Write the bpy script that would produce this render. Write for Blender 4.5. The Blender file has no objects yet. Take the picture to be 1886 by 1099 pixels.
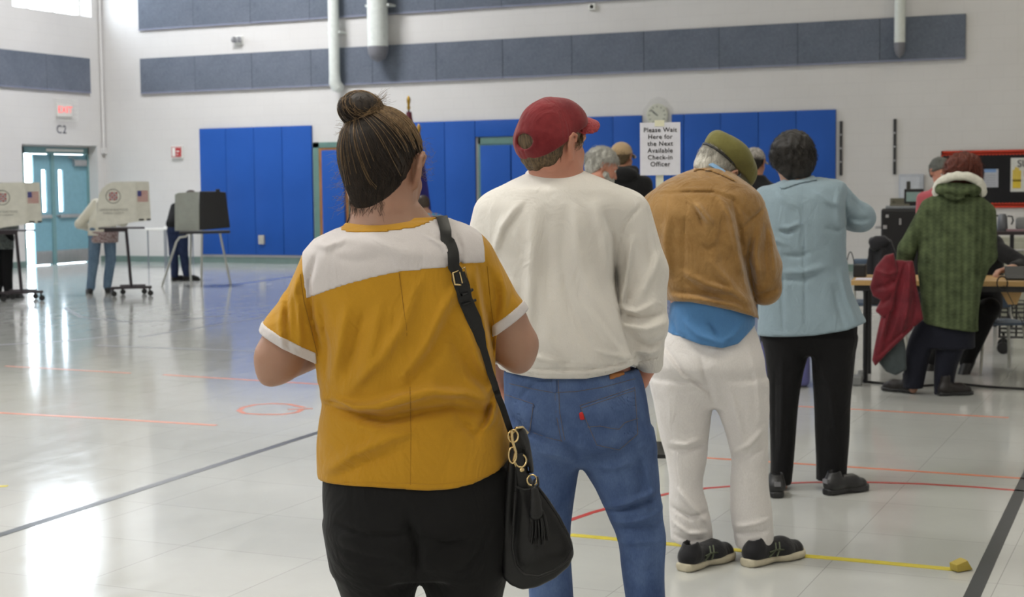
import bpy, bmesh, math, random
import numpy as np
from mathutils import Vector, Matrix
random.seed(7); rng = np.random.default_rng(7)
S = bpy.context.scene
# ------------------------------------------------------------------ camera
F = 2780.0; CX, CY = 943.0, 549.5; CAMH = 1.42
YAW = math.radians(24.35); PITCH = math.radians(4.25); ROLL = -0.0105
CM = (Matrix.Rotation(YAW, 4, 'Z') @ Matrix.Rotation(math.pi/2-PITCH, 4, 'X') @ Matrix.Rotation(ROLL, 4, 'Z'))
CM.translation = (0, 0, CAMH)
cam = bpy.data.cameras.new('camera'); camo = bpy.data.objects.new('camera', cam)
S.collection.objects.link(camo); camo.matrix_world = CM; S.camera = camo
cam.sensor_width = 36.0; cam.lens = 36.0*F/1886.0; cam.clip_end = 200; cam.clip_start = 0.05
cam.dof.use_dof = True; cam.dof.focus_distance = 3.3; cam.dof.aperture_fstop = 9.0
CAMP = Vector((0, 0, CAMH)); R3 = CM.to_3x3()
def ray(px, py): return (R3 @ Vector(((px-CX)/F, -(py-CY)/F, -1.0)))
def hit(px, py, n, c):                      # world point where the pixel's ray meets plane n.p = c
    d = ray(px, py); n = Vector(n); return CAMP + d*((c - n.dot(CAMP))/n.dot(d))
def floor_at(px, py): return hit(px, py, (0, 0, 1), 0)
FW = Vector((-math.sin(YAW), math.cos(YAW), 0)); RT = Vector((math.cos(YAW), math.sin(YAW), 0))
def at_depth(px, depth):                    # floor point under a pixel column at a depth along the view
    d = ray(px, 343); d = d/ d.dot(FW); p = CAMP + d*depth; p.z = 0; return p
# ------------------------------------------------------------------ room size
YB = floor_at(198, 481).y; XL = floor_at(198, 481).x
XR = hit(1886, 400, (0, 1, 0), YB).x + 5.0; YF = -9.0; ZC = 8.2
# ------------------------------------------------------------------ view, world, light
S.view_settings.view_transform = 'Standard'; S.view_settings.look = 'None'
S.view_settings.gamma = 1.0; S.view_settings.use_curve_mapping = False; S.view_settings.exposure = 0.0
w = bpy.data.worlds.new('sky'); S.world = w; w.use_nodes = True
bg = w.node_tree.nodes['Background']; bg.inputs[0].default_value = (0.82, 0.91, 1.0, 1); bg.inputs[1].default_value = 12.0
def area(name, loc, target, sx, sy, power, col=(1, 1, 1), portal=False):
    l = bpy.data.lights.new(name, 'AREA'); l.shape = 'RECTANGLE'; l.size = sx; l.size_y = sy; l.energy = power; l.color = col
    if portal: l.cycles.is_portal = True
    o = bpy.data.objects.new(name, l); S.collection.objects.link(o); o.location = loc
    o.rotation_euler = (Vector(target)-Vector(loc)).to_track_quat('-Z', 'Y').to_euler(); return o
# rows of fluorescent fixtures under the roof
LP = ((70, 250, 280, 120), (70, 290, 310, 130), (60, 60, 60, 90), (560, 10, 22, 95))   # watts per fixture, tuned to wall tones; extra power back left imitates door daylight
for ix in range(4):
    for iy in range(4):
        x = XL+4.5+ix*(XR-XL-8)/3.0; y = YF+4+iy*(YB-YF-8)/3.0
        area('ceiling_lamp', (x, y, ZC-0.4), (x, y, 0), 2.4, 1.2, LP[iy][ix], ((.95, .96, 1.0), (1.0, .98, .95), (1.0, .98, .93), (1.0, .94, .80))[ix])
# ------------------------------------------------------------------ small helpers
def lin(c):
    return tuple((v/12.92 if v <= 0.04045 else ((v+0.055)/1.055)**2.4) for v in c)
def rgb(r, g, b): return lin((r/255, g/255, b/255)) + (1,)
class NT:
    def __init__(s, name, rough=0.6, spec=0.5, metal=0.0):
        s.m = bpy.data.materials.new(name); s.m.use_nodes = True; s.t = s.m.node_tree; s.b = s.t.nodes['Principled BSDF']
        s.b.inputs['Roughness'].default_value = rough; s.b.inputs['Metallic'].default_value = metal
        s.b.inputs['Specular IOR Level'].default_value = spec; s._c = None
    def n(s, ty, **k):
        x = s.t.nodes.new(ty)
        for a, v in k.items():
            if a.startswith('i_'):
                key = a[2:]; x.inputs[int(key) if key.isdigit() else key.replace('_', ' ')].default_value = v
            else: setattr(x, a, v)
        return x
    def l(s, a, b): s.t.links.new(a, b)
    def co(s):
        if s._c is None: s._c = s.n('ShaderNodeTexCoord').outputs['Object']
        return s._c
    def mapped(s, scale=(1, 1, 1), rot=(0, 0, 0)):
        mp = s.n('ShaderNodeMapping'); mp.inputs['Scale'].default_value = scale; mp.inputs['Rotation'].default_value = rot
        s.l(s.co(), mp.inputs[0]); return mp.outputs[0]
    def noise(s, scale, detail=3, rough=0.5, vec=None, dist=0):
        x = s.n('ShaderNodeTexNoise'); x.inputs['Scale'].default_value = scale; x.inputs['Detail'].default_value = detail
        x.inputs['Roughness'].default_value = rough; x.inputs['Distortion'].default_value = dist
        s.l(vec or s.co(), x.inputs['Vector']); return x.outputs['Fac']
    def ramp(s, fac, stops):
        r = s.n('ShaderNodeValToRGB'); e = r.color_ramp.elements
        while len(e) < len(stops): e.new(0.5)
        for el, (p, c) in zip(e, stops): el.position = p; el.color = c
        s.l(fac, r.inputs[0]); return r.outputs[0]
    def mix(s, fac, a, b, mode='MIX'):
        x = s.n('ShaderNodeMix', data_type='RGBA', blend_type=mode)
        for sock, v in ((x.inputs[0], fac), (x.inputs[6], a), (x.inputs[7], b)):
            if hasattr(v, 'is_output') : s.l(v, sock)
            else: sock.default_value = v
        return x.outputs[2]
    def math(s, op, a, b=0.0):
        x = s.n('ShaderNodeMath', operation=op)
        for sock, v in ((x.inputs[0], a), (x.inputs[1], b)):
            if hasattr(v, 'is_output'): s.l(v, sock)
            else: sock.default_value = v
        return x.outputs[0]
    def color(s, c):
        if hasattr(c, 'is_output'): s.l(c, s.b.inputs['Base Color'])
        else: s.b.inputs['Base Color'].default_value = c
        return s
    def rough(s, c): s.l(c, s.b.inputs['Roughness']); return s
    def bump(s, h, strength=0.3, dist=0.002):
        x = s.n('ShaderNodeBump'); x.inputs['Strength'].default_value = strength; x.inputs['Distance'].default_value = dist
        s.l(h, x.inputs['Height']); s.l(x.outputs[0], s.b.inputs['Normal']); return s
    def sheen(s, v=0.3, r=0.5):
        s.b.inputs['Sheen Weight'].default_value = v; s.b.inputs['Sheen Roughness'].default_value = r; return s
MATS = {}
def flat(name, c, rough=0.6, spec=0.4, metal=0.0, var=0.06, sc=12):
    if name in MATS: return MATS[name]
    t = NT(name, rough, spec, metal); n = t.noise(sc, 4)
    lo = tuple(v*(1-var) for v in c[:3])+(1,); hi = tuple(min(1, v*(1+var)) for v in c[:3])+(1,)
    t.color(t.ramp(n, [(0.3, lo), (0.7, hi)])); MATS[name] = t.m; return t.m
def put(name, me, mat=None, parent=None, loc=None):
    o = bpy.data.objects.new(name, me); S.collection.objects.link(o)
    if mat is not None:
        for m in (mat if isinstance(mat, (list, tuple)) else [mat]): me.materials.append(m)
    if parent is not None: o.parent = parent
    if loc is not None: o.location = loc
    return o
def empty(name, loc, rz=0.0, label=None, cat=None, group=None):
    o = bpy.data.objects.new(name, None); S.collection.objects.link(o); o.location = loc; o.rotation_euler = (0, 0, rz)
    o.empty_display_size = 0.1; return tag(o, label, cat, group)
def tag(o, label=None, cat=None, group=None, kind=None):
    if label: o['label'] = label
    if cat: o['category'] = cat
    if group: o['group'] = group
    if kind: o['kind'] = kind
    return o
class MB:                                   # collects shapes into one mesh
    def __init__(s): s.v = []; s.f = []; s.mi = []
    def add(s, vs, fs, mi=0):
        o = len(s.v); s.v += [tuple(v) for v in vs]; s.f += [tuple(i+o for i in f) for f in fs]; s.mi += [mi]*len(fs); return s
    def box(s, a, b, mi=0, M=None):
        x0, y0, z0 = a; x1, y1, z1 = b
        x0, x1 = min(x0, x1), max(x0, x1); y0, y1 = min(y0, y1), max(y0, y1); z0, z1 = min(z0, z1), max(z0, z1)
        vs = [Vector(v) for v in ((x0,y0,z0),(x1,y0,z0),(x1,y1,z0),(x0,y1,z0),(x0,y0,z1),(x1,y0,z1),(x1,y1,z1),(x0,y1,z1))]
        if M is not None: vs = [M @ v for v in vs]
        return s.add(vs, [(0,3,2,1),(4,5,6,7),(0,1,5,4),(1,2,6,5),(2,3,7,6),(3,0,4,7)], mi)
    def tube(s, pts, r, n=8, mi=0, cap=True, flat=None):
        pts = [Vector(p) for p in pts]; rs = r if isinstance(r, (list, tuple)) else [r]*len(pts)
        t0 = (pts[1]-pts[0]).normalized(); up = Vector((0, 0, 1)) if abs(t0.z) < 0.9 else Vector((1, 0, 0))
        u = t0.cross(up).normalized(); vs = []; fs = []
        for i, p in enumerate(pts):
            t = ((pts[min(i+1, len(pts)-1)]-pts[max(i-1, 0)])).normalized()
            u = (u - t*u.dot(t)).normalized(); w2 = t.cross(u)
            for k in range(n):
                a = 2*math.pi*k/n; vs.append(p + (u*math.cos(a)+w2*math.sin(a)*(flat or 1))*rs[i])
        for i in range(len(pts)-1):
            for k in range(n):
                k2 = (k+1) % n; fs.append((i*n+k, i*n+k2, (i+1)*n+k2, (i+1)*n+k))
        if cap: fs.append(tuple(range(n))[::-1]); fs.append(tuple((len(pts)-1)*n+k for k in range(n)))
        return s.add(vs, fs, mi)
    def lathe(s, prof, n=24, c=(0, 0, 0), mi=0, M=None):
        vs = []; fs = []
        for (r, z) in prof:
            for k in range(n):
                a = 2*math.pi*k/n; v = Vector((c[0]+r*math.cos(a), c[1]+r*math.sin(a), c[2]+z)); vs.append(M @ v if M is not None else v)
        for i in range(len(prof)-1):
            for k in range(n): fs.append((i*n+k, i*n+(k+1) % n, (i+1)*n+(k+1) % n, (i+1)*n+k))
        fs.append(tuple(range(n))[::-1]); fs.append(tuple((len(prof)-1)*n+k for k in range(n)))
        return s.add(vs, fs, mi)
    def prism(s, poly, M, t, mi=0):         # 2D outline in M's xy plane, thickness t along M's z
        n = len(poly); vs = [M @ Vector((x, y, 0)) for x, y in poly]+[M @ Vector((x, y, t)) for x, y in poly]
        fs = [tuple(range(n))[::-1], tuple(range(n, 2*n))]+[(i, (i+1) % n, n+(i+1) % n, n+i) for i in range(n)]
        return s.add(vs, fs, mi)
    def mesh(s, name, smooth=False, bevel=0):
        me = bpy.data.meshes.new(name); me.from_pydata(s.v, [], s.f); me.polygons.foreach_set('material_index', s.mi)
        bm = bmesh.new(); bm.from_mesh(me); bmesh.ops.recalc_face_normals(bm, faces=bm.faces)
        if bevel:
            es = [e for e in bm.edges if len(e.link_faces) == 2 and e.calc_face_angle(0) > 0.6]
            bmesh.ops.bevel(bm, geom=es, offset=bevel, segments=2, affect='EDGES', profile=0.6, clamp_overlap=True)
        bm.to_mesh(me); bm.free(); me.update()
        if smooth: me.polygons.foreach_set('use_smooth', [True]*len(me.polygons)); me.set_sharp_from_angle(angle=0.7)
        return me
    def put(s, name, mat, parent=None, smooth=False, bevel=0, loc=None): return put(name, s.mesh(name, smooth, bevel), mat, parent, loc)
def text_mesh(txt, size, depth=0.001, font=None, align='CENTER', spacing=1.0, off=0.0, line=1.0):
    c = bpy.data.curves.new('lettering', 'FONT'); c.body = txt; c.size = size; c.extrude = depth; c.align_x = align; c.align_y = 'CENTER'
    c.space_character = spacing; c.offset = off; c.space_line = line
    o = bpy.data.objects.new('lettering', c); S.collection.objects.link(o)
    bpy.context.view_layer.update(); me = bpy.data.meshes.new_from_object(o.evaluated_get(bpy.context.evaluated_depsgraph_get()))
    bpy.data.objects.remove(o); bpy.data.curves.remove(c); return me
def wall_text(name, txt, size, loc, mat, parent=None, rz=0.0, tilt=0.0, **k):   # faces -Y when rz = 0
    me = text_mesh(txt, size, **k); me.transform(Matrix.Rotation(rz, 4, 'Z') @ Matrix.Rotation(math.pi/2, 4, 'X') @ Matrix.Rotation(tilt, 4, 'Z'))
    return put(name, me, mat, parent, loc)
# ================================================================== the room
def mat_wall():
    t = NT('painted_block', 0.55, 0.3)
    br = t.n('ShaderNodeTexBrick'); br.inputs['Scale'].default_value = 1.0; br.inputs['Mortar Size'].default_value = 0.006
    br.inputs['Brick Width'].default_value = 0.40; br.inputs['Row Height'].default_value = 0.20; br.inputs['Mortar Smooth'].default_value = 0.5
    br.inputs['Color1'].default_value = (1, 1, 1, 1); br.inputs['Color2'].default_value = (.97, .97, .97, 1); br.inputs['Mortar'].default_value = (.86, .86, .86, 1)
    sx = t.n('ShaderNodeSeparateXYZ'); t.l(t.co(), sx.inputs[0]); cb = t.n('ShaderNodeCombineXYZ')
    t.l(t.math('ADD', sx.outputs[0], sx.outputs[1]), cb.inputs[0]); t.l(sx.outputs[2], cb.inputs[1]); t.l(cb.outputs[0], br.inputs['Vector'])
    n = t.noise(0.8, 4); base = t.ramp(n, [(0.3, (0.60, 0.582, 0.560, 1)), (0.7, (0.64, 0.622, 0.60, 1))])
    t.color(t.mix(0.4, base, t.mix(1.0, base, br.outputs['Color'], 'MULTIPLY'))); t.bump(br.outputs['Color'], 0.25, 0.004); return t.m
def mat_floor():
    t = NT('waxed_tile', 0.14, 0.5)
    br = t.n('ShaderNodeTexBrick'); br.offset = 0.0; br.inputs['Scale'].default_value = 1.0; br.inputs['Mortar Size'].default_value = 0.0015
    br.inputs['Brick Width'].default_value = 0.61; br.inputs['Row Height'].default_value = 0.61; br.inputs['Bias'].default_value = 0
    br.inputs['Color1'].default_value = (1, 1, 1, 1); br.inputs['Color2'].default_value = (.965, .965, .965, 1); br.inputs['Mortar'].default_value = (.62, .62, .62, 1)
    t.l(t.co(), br.inputs['Vector'])
    n = t.noise(2.2, 6, 0.6); n2 = t.noise(0.35, 3)
    base = t.ramp(n, [(0.3, (0.51, 0.515, 0.49, 1)), (0.7, (0.55, 0.555, 0.53, 1))])
    base = t.mix(1.0, base, t.ramp(n2, [(0.35, (.95, .95, .95, 1)), (0.65, (1, 1, 1, 1))]), 'MULTIPLY')
    t.color(t.mix(1.0, base, br.outputs['Color'], 'MULTIPLY'))
    sc = t.noise(7, 5, 0.7, t.mapped((1, 0.35, 1), (0, 0, 0.5)))
    t.rough(t.ramp(sc, [(0.35, (.08, .08, .08, 1)), (0.75, (.17, .17, .17, 1))])); t.bump(t.noise(1.6, 2), 0.05, 0.004); return t.m
M_WALL = mat_wall(); M_FLOOR = mat_floor()
M_BASE = flat('vinyl_base', rgb(108, 128, 122), 0.45, 0.4); M_TEAL = flat('teal_paint', rgb(112, 148, 150), 0.4, 0.5)
M_CEIL = flat('ceiling_deck', rgb(205, 205, 200), 0.8, 0.2); M_WHITE = flat('white_enamel', rgb(222, 222, 216), 0.35, 0.5)
M_STEEL = flat('brushed_steel', rgb(190, 190, 192), 0.3, 0.5, 0.9); M_BLACK = flat('black_plastic', rgb(24, 24, 26), 0.4, 0.5)
M_GLASS = NT('clear_glass', 0.02, 0.5); M_GLASS.b.inputs['Transmission Weight'].default_value = 1.0; M_GLASS.b.inputs['IOR'].default_value = 1.02
M_GLASS.color((0.97, 0.98, 1, 1)); M_GLASS = M_GLASS.m
def struct(mb, name, mat, **k): return tag(mb.put(name, mat, **k), kind='structure')
def BW(px, py, off=0.0): return hit(px, py, (0, 1, 0), YB-off)     # on the back wall (off = distance in front of it)
def LW(px, py, off=0.0): return hit(px, py, (1, 0, 0), XL+off)     # on the left wall
struct(MB().box((XL-0.5, YF-0.4, -0.2), (XR+0.4, YB+0.4, 0)), 'floor', M_FLOOR)
struct(MB().box((XL-0.5, YF-0.4, ZC), (XR+0.4, YB+0.4, ZC+0.2)), 'ceiling', M_CEIL)
struct(MB().box((XR, YF, 0), (XR+0.3, YB, ZC)), 'wall_right', M_WALL)
struct(MB().box((XL-0.4, YF-0.3, 0), (XR+0.3, YF, ZC)), 'wall_front', M_WALL)
struct(MB().box((XL-0.4, YB, 0), (XR+0.3, YB+0.3, ZC)), 'wall_back', M_WALL)
# left wall with a deep door recess and clerestory windows
RD = 0.38
dy0, dy1 = LW(41, 300).y, LW(180, 300).y; dz = LW(150, 268).z
wz0 = LW(100, 22).z; wz1 = wz0+1.6; wy1 = LW(168, 20).y; wwid = wy1-LW(22, 8).y-.02
wins = [(wy1-wwid-k*6.2, wy1-k*6.2) for k in range(4)]
mb = MB()
segs = [(YF, dy0), (dy1, YB)]
mb.box((XL-RD, YF, 0), (XL, dy0, wz0)); mb.box((XL-RD, dy1, 0), (XL, YB, wz0)); mb.box((XL-RD, dy0, dz), (XL, dy1, wz0)); mb.box((XL-RD, YF, wz1), (XL, YB, ZC))
ys = [YF]+[v for wn in sorted(wins) for v in wn]+[YB]
for a, b in zip(ys[::2], ys[1::2]): mb.box((XL-RD, a, wz0), (XL, b, wz1))
struct(mb, 'wall_left', M_WALL)
for i, (a, b) in enumerate(wins):
    fr = empty('window_%d' % (i+1), (XL-RD+0.06, (a+b)/2, wz0)); tag(fr, kind='structure')
    m = MB(); h = wz1-wz0; L = b-a
    m.box((-.03, -L/2, 0), (.03, L/2, .05)); m.box((-.03, -L/2, h-.05), (.03, L/2, h)); m.box((-.03, -L/2, 0), (.03, -L/2+.05, h)); m.box((-.03, L/2-.05, 0), (.03, L/2, h))
    for q in (1, 2): m.box((-.02, -L/2+q*L/3-.02, 0), (.02, -L/2+q*L/3+.02, h))
    m.put('window_frame', M_WHITE, fr); MB().box((-.004, -L/2+.04, .04), (.004, L/2-.04, h-.04)).put('glass_pane', M_GLASS, fr)
    area('daylight_opening', (XL-RD-0.05, (a+b)/2, (wz0+wz1)/2), (XL+5, (a+b)/2, (wz0+wz1)/2), L, h, 1, portal=True)
area('daylight_opening', (XL-RD-0.02, (dy0+dy1)/2, dz/2), (XL+5, (dy0+dy1)/2, dz/2), dy1-dy0, dz, 1, portal=True)
# ground outside the exit door
struct(MB().box((XL-14, YF, -0.12), (XL-0.5, YB+6, -0.02)), 'trim_1', flat('concrete_walk', rgb(190, 188, 182), 0.8, 0.2))
# exit door
d1 = empty('door_1', (XL-RD+0.10, dy0, 0)); tag(d1, kind='structure')
fx = 0.0; fy0 = 0.02; 
ymul = None
def DL(px, py): return hit(px, py, (1, 0, 0), XL-RD+0.10)
yj1 = DL(160, 380).y-dy0; ym = DL(96, 380).y-dy0; yj0 = DL(43, 380).y-dy0; zt = DL(100, 271).z
m = MB(); m.box((-.06, yj0-.12, 0), (.06, yj0, zt)); m.box((-.06, yj1, 0), (.06, yj1+.10, zt)); m.box((-.06, yj0-.12, zt-.13), (.06, yj1+.10, zt))
m.put('door_frame', M_TEAL, d1, bevel=.005)
MB().box((-.06, ym-.045, 0), (.05, ym+.045, zt-.13)).put('mullion', M_TEAL, d1, bevel=.005)
MB().box((-.06, yj1+.10, 0), (.05, dy1-dy0, zt+0.3)).box((-.06, yj0-.5, zt), (.05, dy1-dy0, dz+0.05)).box((-.06, yj0-.6, 0), (.05, yj0-.12, zt+.1)).put('surround', M_WALL, d1)
MB().box((.06, DL(80, 275).y-dy0, zt-.085), (.075, DL(148, 275).y-dy0, zt-.035)).put('alarm_strip', M_WHITE, d1)
M_LEAF = flat('teal_door', rgb(122, 166, 180), 0.38, 0.5)
def leaf(yh, yf, ang, closer):
    # hinge at yh, free edge at yf, swings outwards
    L = abs(yf-yh); sgn = 1 if yf > yh else -1; lo = empty('door_leaf', (0, yh, 0), 0); lo.parent = d1; lo.rotation_euler = (0, 0, ang)
    H = zt-.14; g0, g1 = (0.12, 0.24); za, zb = 1.02, H-.30
    def Y(v): return sgn*v
    closerside = closer
    if closerside: g0, g1 = L-.26, L-.14
    m = MB(); m.box((-.022, Y(0.005), .01), (.022, Y(g0), H)); m.box((-.022, Y(g1), .01), (.022, Y(L-.005), H)); m.box((-.022, Y(g0), .01), (.022, Y(g1), za)); m.box((-.022, Y(g0), zb), (.022, Y(g1), H))
    m.put('panel', M_LEAF, lo); MB().box((-.004, Y(g0), za), (.004, Y(g1), zb)).put('vision_glass', M_GLASS, lo)
    MB().box((.022, Y(.04), .93), (.05, Y(L-.04), .955)).box((.022, Y(.04), .90), (.075, Y(L-.1), .965)).put('push_bar', M_STEEL, lo, bevel=.004)
    MB().box((.022, Y(.02), .02), (.026, Y(L-.02), .27)).put('kick_plate', M_STEEL, lo)
    if closer:
        MB().box((.022, Y(.06), H-.22), (.09, Y(.42), H-.10)).tube([(.06, Y(.4), H-.09), (.10, Y(.62), H-.05), (.05, Y(.3), H-.01)], .012).put('door_closer', M_STEEL, lo, bevel=.006)
leaf(yj1, ym+.045, 0.0, True); leaf(ym-.045, DL(61, 380).y-dy0, 0.0, False)
# base boards
m = MB(); m.box((XL, YB-.012, 0), (XR, YB, .115)); struct(m, 'baseboard_back', M_BASE)
m = MB(); m.box((XL, YF, 0), (XL+.012, dy0, .115)); m.box((XL, dy1, 0), (XL+.012, YB, .115)); struct(m, 'baseboard_left', M_BASE)
# conduit in the corner
m = MB(); zc0 = LW(188, 272).z; yc = LW(183, 100).y; m.tube([(XL+.04, yc, ZC), (XL+.04, yc, zc0)], .03, 10); m.box((XL, yc-.05, zc0-.12), (XL+.08, yc+.05, zc0)); struct(m, 'trim_2', M_WALL, smooth=True)
# EXIT sign and room number on the left wall
p = LW(116, 203); ex = empty('exit_sign', (XL, p.y, LW(116, 222).z), 0, 'red lettered EXIT sign in a clear guard above the teal door', 'exit sign')
hz = LW(116, 184).z-LW(116, 222).z; wy = abs(LW(134, 203).y-LW(98, 203).y)
MB().box((0, -.2, .07), (.05, .2, .33)).put('housing', M_WHITE, ex, bevel=.01)
M_RED_E = NT('red_exit_glow', 0.4); M_RED_E.color(rgb(235, 70, 70)); M_RED_E.b.inputs['Emission Color'].default_value = rgb(255, 70, 70); M_RED_E.b.inputs['Emission Strength'].default_value = 1.1; M_RED_E = M_RED_E.m
me = text_mesh('EXIT', .18, .004, off=.0, spacing=1.12); me.transform(Matrix.Rotation(math.pi/2, 4, 'Z') @ Matrix.Rotation(math.pi/2, 4, 'X')); put('lettering', me, M_RED_E, ex, (.054, 0, .2))
m = MB()
for k in range(9): yy = -wy/2+k*wy/8; m.tube([(.0, yy, 0), (.12, yy, .0), (.12, yy, hz), (.0, yy, hz)], .004, 5)
for k in range(6): zz = k*hz/5; m.tube([(.12, -wy/2, zz), (.12, wy/2, zz)], .004, 5)
m.put('wire_guard', M_WHITE, ex)
p = LW(113, 239); me = text_mesh('C2', .22, .002, off=.0, spacing=1.15); me.transform(Matrix.Rotation(math.pi/2, 4, 'Z') @ Matrix.Rotation(math.pi/2, 4, 'X'))
tag(put('room_number', me, flat('dark_vinyl', rgb(60, 62, 78), 0.5), None, (XL+.004, p.y, p.z)), 'dark C2 lettering on the white wall above the exit door', 'wall lettering')
# acoustic panels
def mat_acoustic():
    t = NT('acoustic_cloth', 0.9, 0.15); n = t.noise(30, 5, 0.7); n2 = t.noise(2.0, 4, 0.6)
    c = t.ramp(n, [(0.3, rgb(86, 93, 104)), (0.7, rgb(112, 119, 130))])
    t.color(t.mix(0.35, c, t.ramp(n2, [(0.3, rgb(84, 92, 102)), (0.7, rgb(120, 124, 136))]))); t.bump(n, 0.5, 0.004); return t.m
M_AC = mat_acoustic(); M_ACE = flat('panel_edge', rgb(128, 132, 150), 0.5)
ORD = ['leftmost ', 'second from left ', 'third from left ', 'fourth from left ', 'fifth from left ', 'sixth from left ', 'sixth from right ', 'fifth from right ', 'fourth from right ', 'third from right ', 'second from right ', 'rightmost ']
def band_back(px0, px1, pyt, pyb, n, ztop=None, words=''):
    x0 = BW(px0, pyb[0]).x; x1 = BW(px1, pyb[1]).x
    z0 = (BW(px0, pyb[0]).z+BW(px1, pyb[1]).z)/2; z1 = ztop or (BW(px0, pyt[0]).z+BW(px1, pyt[1]).z)/2
    for k in range(n):
        a = x0+(x1-x0)*k/n; b = x0+(x1-x0)*(k+1)/n
        r = empty('acoustic_panel', ((a+b)/2, YB, z0), 0, ORD[k]+words, 'acoustic panel', 'acoustic panels in the '+('upper' if ztop else 'lower')+' band on the back wall')
        L = (b-a)-.006; h = z1-z0
        MB().box((-L/2, -.05, .03), (L/2, 0, h)).put('cloth_face', M_AC, r, bevel=.006); MB().box((-L/2, -.056, 0), (L/2, 0, .028)).put('bottom_rail', M_ACE, r)
    return z0, z1
AC = band_back(262, 1779, (112, 21), (175, 106), 12, words='grey cloth panel in the lower band along the back wall')
z0 = (BW(258, 58).z+BW(1040, 8).z)/2
band_back(258, 1779, None, (58, -42), 12, ztop=z0+1.3, words='grey cloth panel in the upper band, cut by the photo top')
za, zb = LW(163, 172).z, LW(163, 108).z; y1 = LW(163, 140).y
for k in range(3):
    r = empty('acoustic_panel', (XL, y1-.62-k*1.25, za), 0, ['grey cloth acoustic panel on the left wall nearest the room corner', 'grey cloth acoustic panel on the left wall, one away from the corner', 'grey cloth acoustic panel on the left wall farthest from the room corner'][k], 'acoustic panel', 'acoustic panels on the left wall')
    MB().box((0, -.62, .03), (.05, .62, zb-za)).put('cloth_face', M_AC, r, bevel=.006); MB().box((0, -.62, 0), (.056, .62, .028)).put('bottom_rail', M_ACE, r)
# blue wall pads
def mat_pad():
    t = NT('blue_vinyl_pad', 0.5, 0.2); n = t.noise(260, 2); n2 = t.noise(1.2, 3)
    t.color(t.ramp(n2, [(0.3, rgb(30, 78, 156)), (0.7, rgb(34, 84, 166))])); t.bump(n, 0.15, 0.001); return t.m
M_PAD = mat_pad()
PT = BW(475, 234).z; PBT = BW(475, 469).z
def pad(x0, x1, z0, z1, words, group, y=YB, t=.05, parent=None):
    if parent: m = MB().box((x0, -t, z0), (x1, 0, z1)); return m.put('wall_pad', M_PAD, parent, bevel=.012, smooth=True)
    r = MB().box((-(x1-x0)/2+.003, -t, 0), ((x1-x0)/2-.003, 0, z1-z0)).put('wall_pad', M_PAD, None, bevel=.012, smooth=True, loc=((x0+x1)/2, y-.001, z0))
    return tag(r, words, 'wall pad', group)
pads_l = [372, 420.5, 472, 523.5, 578]
xs = [BW(p, 350).x for p in pads_l]
for i in range(4): pad(xs[i], xs[i+1], PBT, PT, ['blue vinyl wall pad farthest left, behind the black voting booth', 'blue vinyl wall pad second from the left corner', 'blue vinyl wall pad with the small outlet opening', 'blue vinyl wall pad beside the teal frame of the wooden door'][i], 'blue wall pads left of the wooden door')
m = MB(); q = BW(486, 441); m.box((-.06, -.10, -.085), (.06, -.05, .085)); m.box((-.03, -.105, -.05), (.03, -.10, -.02)); m.box((-.03, -.105, .02), (.03, -.10, .05))
tag(m.put('outlet_box', flat('outlet_grey', rgb(176, 172, 160), .5), None, bevel=.006, loc=(q.x, YB, q.z)), 'small grey electrical outlet box set low in the blue wall pads', 'outlet')
xr = [BW(p, 250).x for p in (745, 821, 877)]
for i in range(2): pad(xr[i], xr[i+1], PBT, PT, ['blue vinyl wall pad beside the flag poles', 'blue vinyl wall pad just left of the padded door'][i], 'blue wall pads right of the flags')
xd = [BW(p, 250).x for p in (877, 1068)]
zd = BW(900, 252).z
pad(xd[0], xd[1], zd, PT, 'short blue wall pad across the top of the padded door', 'blue wall pads right of the flags')
xq = [BW(p, 250).x for p in (1068, 1131, 1184)]
for i in range(2): pad(xq[i], xq[i+1], PBT, PT, ['blue wall pad behind the red cap visor', 'blue wall pad just left of the caged clock'][i], 'blue wall pads right of the padded door')
xq = [BW(p, 250).x for p in (1238, 1261, 1328.5, 1398, 1467.5, 1540.5)]
wl = ['narrow blue wall pad just right of the caged clock', 'blue wall pad right of the waiting sign', 'blue wall pad above the olive beret', 'blue wall pad left of the dark haired woman', 'blue wall pad at the right end of the padded wall']
for i in range(5): pad(xq[i], xq[i+1], PBT, PT, wl[i], 'blue wall pads right of the clock')
xq = (BW(1184, 250).x, BW(1238, 250).x); zcl = BW(1212, 232).z-.55
pad(xq[0], xq[1], PBT, zcl, 'short blue wall pad under the caged clock', 'blue wall pads right of the clock')
# wooden door in a teal frame, back wall
x0, x1 = BW(579, 300).x, BW(652, 300).x; zt2 = BW(600, 262).z
d2 = empty('door_2', (x0, YB, 0)); tag(d2, kind='structure'); W = x1-x0
MB().box((0, -.04, 0), (.13, 0, zt2)).box((W-.1, -.04, 0), (W, 0, zt2)).box((0, -.04, zt2-.10), (W, 0, zt2)).put('door_frame', flat('green_grey_paint', rgb(96, 128, 120), .4), d2, bevel=.004)
def mat_wood():
    t = NT('oak_door', 0.4, 0.4); n = t.noise(3, 6, 0.6, t.mapped((14, 14, 1))); t.color(t.ramp(n, [(0.3, rgb(120, 78, 42)), (0.7, rgb(168, 116, 66))])); return t.m
M_WOOD = mat_wood()
MB().box((.13, -.055, .01), (W-.1, -.015, zt2-.11)).put('door_leaf', M_WOOD, d2)
pad(.13+.09, W-.16, .12, zt2-.15, '', '', t=.11, parent=d2)
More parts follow.
